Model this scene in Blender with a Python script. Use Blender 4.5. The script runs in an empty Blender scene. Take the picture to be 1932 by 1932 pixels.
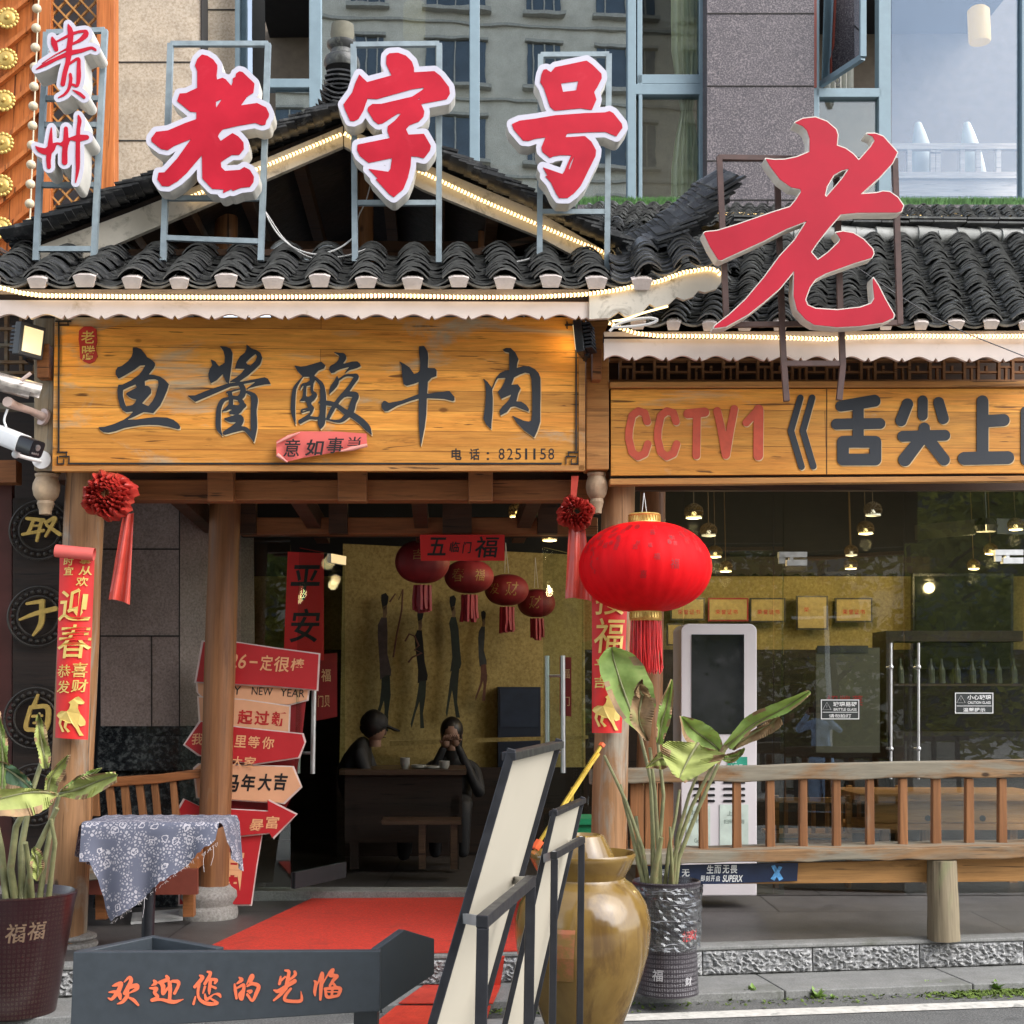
import bpy, bmesh, math, random, json
from mathutils import Vector as V, Matrix
R = math.radians
S = bpy.context.scene
COL = S.collection
random.seed(7)

# ---------------------------------------------------------------- camera
# pixel helpers work in a 1932 x 1932 frame; F is the focal length in those pixels
F, PIT, CAMZ = 2650.0, R(7.4), 1.6
CP, SP = math.cos(PIT), math.sin(PIT)
cam = bpy.data.cameras.new('camera')
cam.sensor_width = 36; cam.lens = F / 1932 * 36; cam.clip_start = 0.05; cam.clip_end = 2000
co = bpy.data.objects.new('camera', cam); COL.objects.link(co)
co.location = (0, 0, CAMZ); co.rotation_euler = (R(90) + PIT, 0, 0)
S.camera = co

# ---------------------------------------------------------------- world, sun, exposure
SUN_EL, SUN_AZ = R(42), R(122)          # well to the right of the camera, veiled by cloud
w = bpy.data.worlds.new('World'); S.world = w; w.use_nodes = True
nt = w.node_tree; bg = nt.nodes['Background']
sky = nt.nodes.new('ShaderNodeTexSky'); sky.sky_type = 'NISHITA'; sky.sun_disc = False
sky.sun_elevation = SUN_EL; sky.sun_rotation = SUN_AZ; sky.air_density = 1.0; sky.dust_density = 1.6; sky.ozone_density = 1.0
hs = nt.nodes.new('ShaderNodeHueSaturation'); hs.inputs['Saturation'].default_value = 0.45
nt.links.new(sky.outputs[0], hs.inputs['Color']); nt.links.new(hs.outputs[0], bg.inputs[0]); bg.inputs[1].default_value = 0.15
sl = bpy.data.lights.new('sun', 'SUN'); sl.energy = 1.0; sl.angle = R(60); sl.color = (1, .97, .93)
so = bpy.data.objects.new('sun', sl); COL.objects.link(so)
sd = V((math.sin(SUN_AZ) * math.cos(SUN_EL), math.cos(SUN_AZ) * math.cos(SUN_EL), math.sin(SUN_EL)))
so.rotation_euler = sd.to_track_quat('Z', 'Y').to_euler(); so.location = (0, -5, 20)
S.view_settings.view_transform = 'Standard'; S.view_settings.look = 'None'
S.view_settings.exposure = 1.6; S.view_settings.gamma = 1.0
S.cycles.max_bounces = 8; S.cycles.transparent_max_bounces = 16; S.cycles.glossy_bounces = 4
S.cycles.diffuse_bounces = 4; S.cycles.sample_clamp_indirect = 4.0
try:
    S.cycles.use_denoising = True
    S.cycles.use_light_tree = True
except Exception: pass

# ---------------------------------------------------------------- geometry helpers
T = 0.05                                  # the facade recedes slightly to the right
EX = V((1, T, 0)).normalized(); EY = V((-T, 1, 0)).normalized(); EZ = V((0, 0, 1))
CAM = V((0, 0, CAMZ))
def ray(u, v):
    x = (u - 966) / F; y = (966 - v) / F
    return V((x, CP - y * SP, SP + y * CP))
def P(u, v, Y0, t=T):                     # point of the plane Y = Y0 + t*x seen at u, v
    d = ray(u, v); return CAM + d * (Y0 / (d.y - t * d.x))
def G(u, v, z):                           # point of the level z seen at u, v
    d = ray(u, v); return CAM + d * ((z - CAMZ) / d.z)
def PXM(Y): return Y / F                  # metres per pixel at depth Y
def frame(d):
    d = d.normalized(); a = V((0, 0, 1)) if abs(d.z) < .9 else V((1, 0, 0))
    x = a.cross(d).normalized(); return x, d.cross(x).normalized()

class MB:
    def __init__(s): s.b = bmesh.new()
    def face(s, pts):
        try: return s.b.faces.new([s.b.verts.new(p) for p in pts])
        except ValueError: return None
    def loft(s, rings, closed=True, caps=True):
        rs = [[s.b.verts.new(p) for p in r] for r in rings]; n = len(rs[0])
        for a, c in zip(rs, rs[1:]):
            for i in range(n if closed else n - 1):
                j = (i + 1) % n
                try: s.b.faces.new((a[i], a[j], c[j], c[i]))
                except ValueError: pass
        if caps and closed:
            for r in (rs[0][::-1], rs[-1]):
                try: s.b.faces.new(r)
                except ValueError: pass
    def ext(s, pts, dv):                  # extrude a polygon of 3-D points by a vector
        s.loft([pts, [p + dv for p in pts]])
    def prism(s, uv, Y0, d, t=T):         # outline seen in the picture, real thickness behind it
        e = V((-t, 1, 0)).normalized() * d
        s.ext([P(u, v, Y0, t) for u, v in uv], e)
    def rect(s, u0, v0, u1, v1, Y0, d, t=T): s.prism([(u0, v0), (u1, v0), (u1, v1), (u0, v1)], Y0, d, t)
    def box(s, c, sx, sy, sz, ax=(EX, EY, EZ)):
        a, b_, z = ax[0] * sx / 2, ax[1] * sy / 2, ax[2] * sz / 2; c = V(c)
        s.loft([[c - a - b_ + k, c + a - b_ + k, c + a + b_ + k, c - a + b_ + k] for k in (-z, z)])
    def cyl(s, p0, p1, r0, r1=None, n=16, caps=True):
        p0, p1 = V(p0), V(p1); r1 = r0 if r1 is None else r1; x, y = frame(p1 - p0)
        s.loft([[p + x * r * math.cos(6.2832 * i / n) + y * r * math.sin(6.2832 * i / n) for i in range(n)] for p, r in ((p0, r0), (p1, r1))], caps=caps)
    def bar(s, p0, p1, w, h=None):        # rectangular bar
        p0, p1 = V(p0), V(p1); h = h or w; x, y = frame(p1 - p0)
        s.loft([[p - x * w / 2 - y * h / 2, p + x * w / 2 - y * h / 2, p + x * w / 2 + y * h / 2, p - x * w / 2 + y * h / 2] for p in (p0, p1)])
    def tube(s, pts, r, n=8, caps=True):
        pts = [V(p) for p in pts]; rings = []
        rr = r if isinstance(r, (list, tuple)) else [r] * len(pts)
        px = None
        for i, p in enumerate(pts):
            d = (pts[min(i + 1, len(pts) - 1)] - pts[max(i - 1, 0)])
            x, y = frame(d) if px is None else (None, None)
            if px is not None:
                dn = d.normalized(); x = (px - dn * px.dot(dn)).normalized(); y = dn.cross(x)
            px = x
            rings.append([p + x * rr[i] * math.cos(6.2832 * k / n) + y * rr[i] * math.sin(6.2832 * k / n) for k in range(n)])
        s.loft(rings, caps=caps)
    def lathe(s, c, prof, n=32, sx=1, sy=1, caps=True):
        c = V(c); s.loft([[c + V((r * sx * math.cos(6.2832 * i / n), r * sy * math.sin(6.2832 * i / n), z)) for i in range(n)] for r, z in prof], caps=caps)
    def ball(s, c, rx, ry=None, rz=None, n=12, m=8):
        ry = ry or rx; rz = rz or rx
        s.lathe(c, [(max(1e-4, math.sin(math.pi * k / m)), -rz * math.cos(math.pi * k / m)) for k in range(m + 1)], n, rx, ry, caps=False)
    def glyph(s, key, Y0, d, du=0, dv=0, t=T, src=None):
        k = .85185; e = V((-t, 1, 0)).normalized() * d
        src = GLY if src is None else src; tm = fill(src[key])
        base = len(s.b.verts)
        vs = [s.b.verts.new(P(x * k + du, y * k + dv, Y0, t)) for x, y in tm[0]]
        for f in tm[1]:
            try: s.b.faces.new([vs[i] for i in f])
            except ValueError: pass
        if d:
            for c in src[key]:
                pts = [P(c[i] / 10 * k + du, c[i + 1] / 10 * k + dv, Y0, t) for i in range(0, len(c), 2)]
                a = [s.b.verts.new(p) for p in pts]; b_ = [s.b.verts.new(p + e) for p in pts]; n = len(a)
                for i in range(n): s.b.faces.new((a[i], a[(i + 1) % n], b_[(i + 1) % n], b_[i]))
    def build(s, name, m, parent=None, smooth=None, bevel=0, capmat=None):
        if not s.b.faces and not s.b.verts: pass
        bmesh.ops.recalc_face_normals(s.b, faces=s.b.faces[:])
        off = V((0, 0, 0)); q = parent
        while q is not None: off = off + q.location; q = q.parent
        me = bpy.data.meshes.new(name)
        if parent is None and s.b.verts:
            xs = [v.co.x for v in s.b.verts]; ys = [v.co.y for v in s.b.verts]; zs = [v.co.z for v in s.b.verts]
            off = V(((min(xs) + max(xs)) / 2, (min(ys) + max(ys)) / 2, min(zs)))
        for v in s.b.verts: v.co -= off
        s.b.to_mesh(me); s.b.free()
        o = bpy.data.objects.new(name, me); COL.objects.link(o)
        me.materials.append(m)
        if parent is None: o.location = off
        else: o.parent = parent
        if smooth is not None:
            for p in me.polygons: p.use_smooth = True
            me.set_sharp_from_angle(angle=R(smooth))
        if capmat:
            me.materials.append(capmat)
            for p in me.polygons:
                if len(p.vertices) > 4: p.material_index = 1
        if bevel:
            bv = o.modifiers.new('edge', 'BEVEL'); bv.width = bevel; bv.segments = 2; bv.limit_method = 'ANGLE'; bv.angle_limit = R(40)
        return o

def fill(cs):                             # triangulate outlines with holes
    cu = bpy.data.curves.new('tmp', 'CURVE'); cu.dimensions = '2D'; cu.fill_mode = 'BOTH'
    for c in cs:
        sp = cu.splines.new('POLY'); n = len(c) // 2; sp.points.add(n - 1); sp.use_cyclic_u = True
        for i in range(n): sp.points[i].co = (c[2 * i] / 1000, c[2 * i + 1] / 1000, 0, 1)
    o = bpy.data.objects.new('tmp', cu); COL.objects.link(o)
    me = bpy.data.meshes.new_from_object(o.evaluated_get(bpy.context.evaluated_depsgraph_get()))
    r = [(v.co.x * 100, v.co.y * 100) for v in me.vertices], [tuple(p.vertices) for p in me.polygons]
    bpy.data.objects.remove(o); bpy.data.curves.remove(cu); bpy.data.meshes.remove(me)
    return r
_tc = {}
def textmesh(body, bold=0.0, shear=0.0):
    k = (body, bold, shear)
    if k in _tc: return _tc[k]
    cu = bpy.data.curves.new('tmp', 'FONT'); cu.body = body; cu.offset = bold; cu.shear = shear; cu.resolution_u = 4
    o = bpy.data.objects.new('tmp', cu); COL.objects.link(o)
    me = bpy.data.meshes.new_from_object(o.evaluated_get(bpy.context.evaluated_depsgraph_get()))
    vs = [(v.co.x, v.co.y) for v in me.vertices]
    x0 = min(v[0] for v in vs); x1 = max(v[0] for v in vs); y0 = min(v[1] for v in vs); y1 = max(v[1] for v in vs)
    r = [((x - x0) / max(x1 - x0, 1e-5), 1 - (y - y0) / max(y1 - y0, 1e-5)) for x, y in vs], [tuple(p.vertices) for p in me.polygons]
    bpy.data.objects.remove(o); bpy.data.curves.remove(cu); bpy.data.meshes.remove(me)
    _tc[k] = r; return r
def text(mb, body, box, Y0, bold=0.012, shear=0.0, t=T, quad=None, fn=None):
    """letters fitted into box (u0,v0,u1,v1) or into the quad tl,tr,br,bl; fn maps unit square to 3-D"""
    vs, fs = textmesh(body, bold, shear)
    if isinstance(mb, list):
        q = MB(); mb.append(q); mb = q
    out = []
    for x, y in vs:
        if fn: p = fn(x, y)
        else:
            if quad:
                a, b_, c, d = quad
                u = (a[0] * (1 - x) + b_[0] * x) * (1 - y) + (d[0] * (1 - x) + c[0] * x) * y
                v = (a[1] * (1 - x) + b_[1] * x) * (1 - y) + (d[1] * (1 - x) + c[1] * x) * y
            else: u = box[0] + (box[2] - box[0]) * x; v = box[1] + (box[3] - box[1]) * y
            p = P(u, v, Y0, t)
        out.append(mb.b.verts.new(p))
    for f in fs:
        try: mb.b.faces.new([out[i] for i in f])
        except ValueError: pass

def tag(o, label, cat, group=None, kind=None):
    if label: o['label'] = label
    if cat: o['category'] = cat
    if group: o['group'] = group
    if kind: o['kind'] = kind
    return o
def thing(name, label, cat, loc, group=None):
    o = bpy.data.objects.new(name, None); COL.objects.link(o); o.empty_display_size = .1
    o.location = V(loc); return tag(o, label, cat, group)
def struct(o): o['kind'] = 'structure'; return o
def one(fn, name, m, parent=None, **k):   # one part from one small build function
    b = MB(); fn(b); return b.build(name, m, parent, **k)

def split(fn, name, m, parent):           # every written character becomes a part of its own
    q = []; fn(q); return [b.build(name, m, parent) for b in q]

# ---------------------------------------------------------------- materials
def newmat(name):
    m = bpy.data.materials.new(name); m.use_nodes = True
    t = m.node_tree; return m, t, t.nodes['Principled BSDF']
def N(t, typ, **k):
    n = t.nodes.new(typ)
    for a, b_ in k.items():
        if hasattr(n, a): setattr(n, a, b_)
        else: n.inputs[a.replace('_', ' ')].default_value = b_
    return n
def L(t, a, b_): t.links.new(a, b_)
def coords(t, scale=(1, 1, 1), rot=(0, 0, 0)):
    c = N(t, 'ShaderNodeTexCoord'); mp = N(t, 'ShaderNodeMapping'); mp.inputs['Scale'].default_value = scale; mp.inputs['Rotation'].default_value = rot
    L(t, c.outputs['Object'], mp.inputs['Vector']); return mp.outputs[0]
def noise(t, vec, scale, detail=4, rough=.55, dist=0):
    n = N(t, 'ShaderNodeTexNoise'); n.inputs['Scale'].default_value = scale; n.inputs['Detail'].default_value = detail
    n.inputs['Roughness'].default_value = rough; n.inputs['Distortion'].default_value = dist; L(t, vec, n.inputs['Vector']); return n.outputs[0]
def ramp(t, fac, stops):
    r = N(t, 'ShaderNodeValToRGB'); e = r.color_ramp.elements
    while len(e) < len(stops): e.new(.5)
    for x, (p, c) in zip(e, stops): x.position = p; x.color = (c if len(c) == 4 else (*c, 1)) if isinstance(c, tuple) else (c, c, c, 1)
    L(t, fac, r.inputs[0]); return r.outputs[0]
def mix(t, fac, a, b_, mode='MIX'):
    m = N(t, 'ShaderNodeMix'); m.data_type = 'RGBA'; m.blend_type = mode
    for k, x in ((0, fac), (6, a), (7, b_)):
        if isinstance(x, (int, float)): m.inputs[k].default_value = x
        elif isinstance(x, tuple): m.inputs[k].default_value = (*x[:3], 1)
        else: L(t, x, m.inputs[k])
    return m.outputs[2]
def bump(t, b, h, strength=.3, dist=.01):
    n = N(t, 'ShaderNodeBump'); n.inputs['Strength'].default_value = strength; n.inputs['Distance'].default_value = dist
    L(t, h, n.inputs['Height']); L(t, n.outputs[0], b.inputs['Normal'])
def plain(name, c, rough=.55, metal=0, var=.18, scale=9, bmp=0, dirt=None, spec=None, coat=0):
    m, t, b = newmat(name)
    v = coords(t); n = noise(t, v, scale, 6, .6)
    lo = tuple(x * (1 - var) for x in c); hi = tuple(min(1, x * (1 + var)) for x in c)
    col = ramp(t, n, [(.3, lo), (.7, hi)])
    if dirt:
        n2 = noise(t, v, dirt[1], 8, .7, .6); col = mix(t, ramp(t, n2, [(dirt[2], 0.0), (dirt[2] + .18, 1.0)]), col, dirt[0])
    L(t, col, b.inputs['Base Color']); b.inputs['Metallic'].default_value = metal
    L(t, ramp(t, n, [(.25, max(0, rough - .08)), (.75, min(1, rough + .08))]), b.inputs['Roughness'])
    if spec is not None: b.inputs['Specular IOR Level'].default_value = spec
    if coat: b.inputs['Coat Weight'].default_value = coat; b.inputs['Coat Roughness'].default_value = .08
    if bmp: bump(t, b, noise(t, v, scale * 4, 6, .6), bmp, .006)
    return m
def wood(name, a, c, axis=0, rough=.55, grain=1.0, weather=None, knots=.0, planks=None, spec=.35):
    """a dark, c light colour; axis 0 x / 2 z is the grain direction; weather (colour, threshold); planks (height, length)"""
    m, t, b = newmat(name)
    g = [9, 9, 9]; g[axis] = .7
    v = coords(t, tuple(g)); n1 = noise(t, v, 1.0 * grain, 6, .6, 1.2)
    g2 = [60, 60, 60]; g2[axis] = 2.0
    n2 = noise(t, coords(t, tuple(g2)), 1.0 * grain, 4, .7, .3)
    col = ramp(t, n1, [(.28, a), (.5, tuple((x + y) / 2 for x, y in zip(a, c))), (.72, c)])
    col = mix(t, .6, col, ramp(t, n2, [(.3, .5), (.6, 1.05)]), 'MULTIPLY')
    g3 = [26, 26, 26]; g3[axis] = .9; n5 = noise(t, coords(t, tuple(g3)), 1.0, 5, .75, .5)
    col = mix(t, ramp(t, n5, [(.57, 0.0), (.67, .8)]), col, tuple(x * .42 for x in a))
    g4 = [34, 34, 34]; g4[axis] = .55; n6 = noise(t, coords(t, tuple(g4)), 1.0, 3, .5, .8)
    col = mix(t, ramp(t, n6, [(.655, 0.0), (.685, .9)]), col, tuple(x * .18 for x in a))
    h = n2
    if planks:
        cc = N(t, 'ShaderNodeTexCoord'); sx = N(t, 'ShaderNodeSeparateXYZ'); L(t, cc.outputs['Object'], sx.inputs[0])
        cb = N(t, 'ShaderNodeCombineXYZ'); L(t, sx.outputs[0], cb.inputs[0]); L(t, sx.outputs[2], cb.inputs[1])
        br = N(t, 'ShaderNodeTexBrick'); br.offset = .37; br.inputs['Scale'].default_value = 1; br.inputs['Brick Width'].default_value = planks[1]
        br.inputs['Row Height'].default_value = planks[0]; br.inputs['Mortar Size'].default_value = .0016; br.inputs['Mortar Smooth'].default_value = .3; br.inputs['Bias'].default_value = 0
        br.inputs['Color1'].default_value = (.62, .62, .64, 1); br.inputs['Color2'].default_value = (1.12, 1.08, 1.0, 1); br.inputs['Mortar'].default_value = (.16, .11, .08, 1)
        L(t, cb.outputs[0], br.inputs['Vector']); col = mix(t, .9, col, br.outputs[0], 'MULTIPLY')
    if knots:
        kv = [5, 5, 5]; kv[axis] = 2.6
        vo = N(t, 'ShaderNodeTexVoronoi'); vo.inputs['Scale'].default_value = 1.0; vo.inputs['Randomness'].default_value = 1; L(t, coords(t, tuple(kv)), vo.inputs['Vector'])
        col = mix(t, ramp(t, vo.outputs['Distance'], [(knots * .5, 1.0), (knots, 0.0)]), col, tuple(x * .28 for x in a))
    if weather:
        wv = [3.5, 3.5, 3.5]; wv[axis] = 1.1
        n3 = noise(t, coords(t, tuple(wv)), 1.0, 7, .65, .8)
        col = mix(t, ramp(t, n3, [(weather[1], 0.0), (weather[1] + .13, .9)]), col, mix(t, .7, weather[0], ramp(t, n2, [(.3, .55), (.65, 1.1)]), 'MULTIPLY'))
    L(t, col, b.inputs['Base Color'])
    L(t, ramp(t, n2, [(.3, rough - .1), (.7, rough + .12)]), b.inputs['Roughness']); b.inputs['Specular IOR Level'].default_value = spec
    bump(t, b, h, .35, .004); return m
def emit(name, c, s, base=(.8, .8, .8)):
    m, t, b = newmat(name); b.inputs['Base Color'].default_value = (*base, 1)
    n = noise(t, coords(t), 40, 2); L(t, ramp(t, n, [(.3, tuple(x * .85 for x in c)), (.7, c)]), b.inputs['Emission Color'])
    b.inputs['Emission Strength'].default_value = s; return m
def glassmat(name, tint=(.9, .95, .93), refl=0.0, ior=1.5, rough=0.0, smear=.0, gtint=(.95, .98, 1)):
    m = bpy.data.materials.new(name); m.use_nodes = True; t = m.node_tree; t.nodes.clear()
    o = N(t, 'ShaderNodeOutputMaterial'); tr = N(t, 'ShaderNodeBsdfTransparent'); gl = N(t, 'ShaderNodeBsdfGlossy'); mx = N(t, 'ShaderNodeMixShader')
    v = coords(t); n = noise(t, v, 1.3, 4, .5, .4)
    L(t, ramp(t, n, [(.3, tuple(x * .95 for x in tint)), (.7, tint)]), tr.inputs[0]); gl.inputs['Roughness'].default_value = rough
    gl.inputs['Color'].default_value = (*gtint, 1)
    fr = N(t, 'ShaderNodeFresnel'); fr.inputs[0].default_value = ior
    ad = N(t, 'ShaderNodeMath', operation='ADD'); ad.use_clamp = True; L(t, fr.outputs[0], ad.inputs[0]); ad.inputs[1].default_value = refl
    L(t, ad.outputs[0], mx.inputs[0]); L(t, tr.outputs[0], mx.inputs[1]); L(t, gl.outputs[0], mx.inputs[2])
    bp = N(t, 'ShaderNodeBump'); bp.inputs['Strength'].default_value = .02; bp.inputs['Distance'].default_value = .02
    L(t, noise(t, v, 2.2, 2, .4), bp.inputs['Height']); L(t, bp.outputs[0], gl.inputs['Normal'])
    if smear:
        df = N(t, 'ShaderNodeBsdfDiffuse'); df.inputs[0].default_value = (.7, .72, .7, 1); m2 = N(t, 'ShaderNodeMixShader')
        L(t, ramp(t, noise(t, coords(t, (2, 2, 6)), 1.5, 6, .6, .5), [(.35, 0.0), (.75, smear)]), m2.inputs[0]); L(t, mx.outputs[0], m2.inputs[1]); L(t, df.outputs[0], m2.inputs[2]); L(t, m2.outputs[0], o.inputs[0])
    else: L(t, mx.outputs[0], o.inputs[0])
    return m
def stone(name, cols, scale=60, rough=.6, slab=None, joint=(.06, .055, .05), bmp=.3, plane='xz', dirt=None):
    """speckled stone; slab (width, height) adds joints on the given plane"""
    m, t, b = newmat(name); v = coords(t)
    n = noise(t, v, scale, 3, .7); n2 = noise(t, v, scale * .08, 5, .6)
    col = ramp(t, n, [(.32, cols[0]), (.5, cols[1]), (.68, cols[2])])
    col = mix(t, .5, col, ramp(t, n2, [(.3, .6), (.7, 1.15)]), 'MULTIPLY')
    hh = n
    if slab:
        cc = N(t, 'ShaderNodeTexCoord'); sx = N(t, 'ShaderNodeSeparateXYZ'); L(t, cc.outputs['Object'], sx.inputs[0])
        cb = N(t, 'ShaderNodeCombineXYZ'); L(t, sx.outputs['xyz'.index(plane[0])], cb.inputs[0]); L(t, sx.outputs['xyz'.index(plane[1])], cb.inputs[1])
        br = N(t, 'ShaderNodeTexBrick'); br.offset = slab[2] if len(slab) > 2 else 0; br.inputs['Scale'].default_value = 1; br.inputs['Brick Width'].default_value = slab[0]; br.inputs['Row Height'].default_value = slab[1]
        br.inputs['Mortar Size'].default_value = .006; br.inputs['Mortar Smooth'].default_value = .2
        br.inputs['Color1'].default_value = (.88, .88, .88, 1); br.inputs['Color2'].default_value = (1.08, 1.06, 1.04, 1); br.inputs['Mortar'].default_value = (*joint, 1)
        L(t, cb.outputs[0], br.inputs['Vector']); col = mix(t, 1.0, col, br.outputs[0], 'MULTIPLY')
    if dirt: col = mix(t, ramp(t, noise(t, v, dirt[1], 7, .7, .7), [(dirt[2], 0.0), (dirt[2] + .2, .9)]), col, dirt[0])
    L(t, col, b.inputs['Base Color']); b.inputs['Roughness'].default_value = rough
    bump(t, b, hh, bmp, .005); return m
def tilemat(name, a, c, lich_sheen, rough=.42):
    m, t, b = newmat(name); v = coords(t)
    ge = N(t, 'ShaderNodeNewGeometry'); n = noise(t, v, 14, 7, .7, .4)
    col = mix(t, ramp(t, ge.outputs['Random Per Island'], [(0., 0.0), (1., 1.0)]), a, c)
    col = mix(t, ramp(t, n, [(.52, 0.0), (.70, .8)]), col, lich_sheen)  # lichen patches, raised to paint wet sky sheen into the tile colour
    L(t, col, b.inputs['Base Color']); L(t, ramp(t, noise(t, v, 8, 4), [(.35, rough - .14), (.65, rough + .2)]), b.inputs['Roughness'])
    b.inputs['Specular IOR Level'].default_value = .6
    bump(t, b, n, .3, .008); return m
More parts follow.
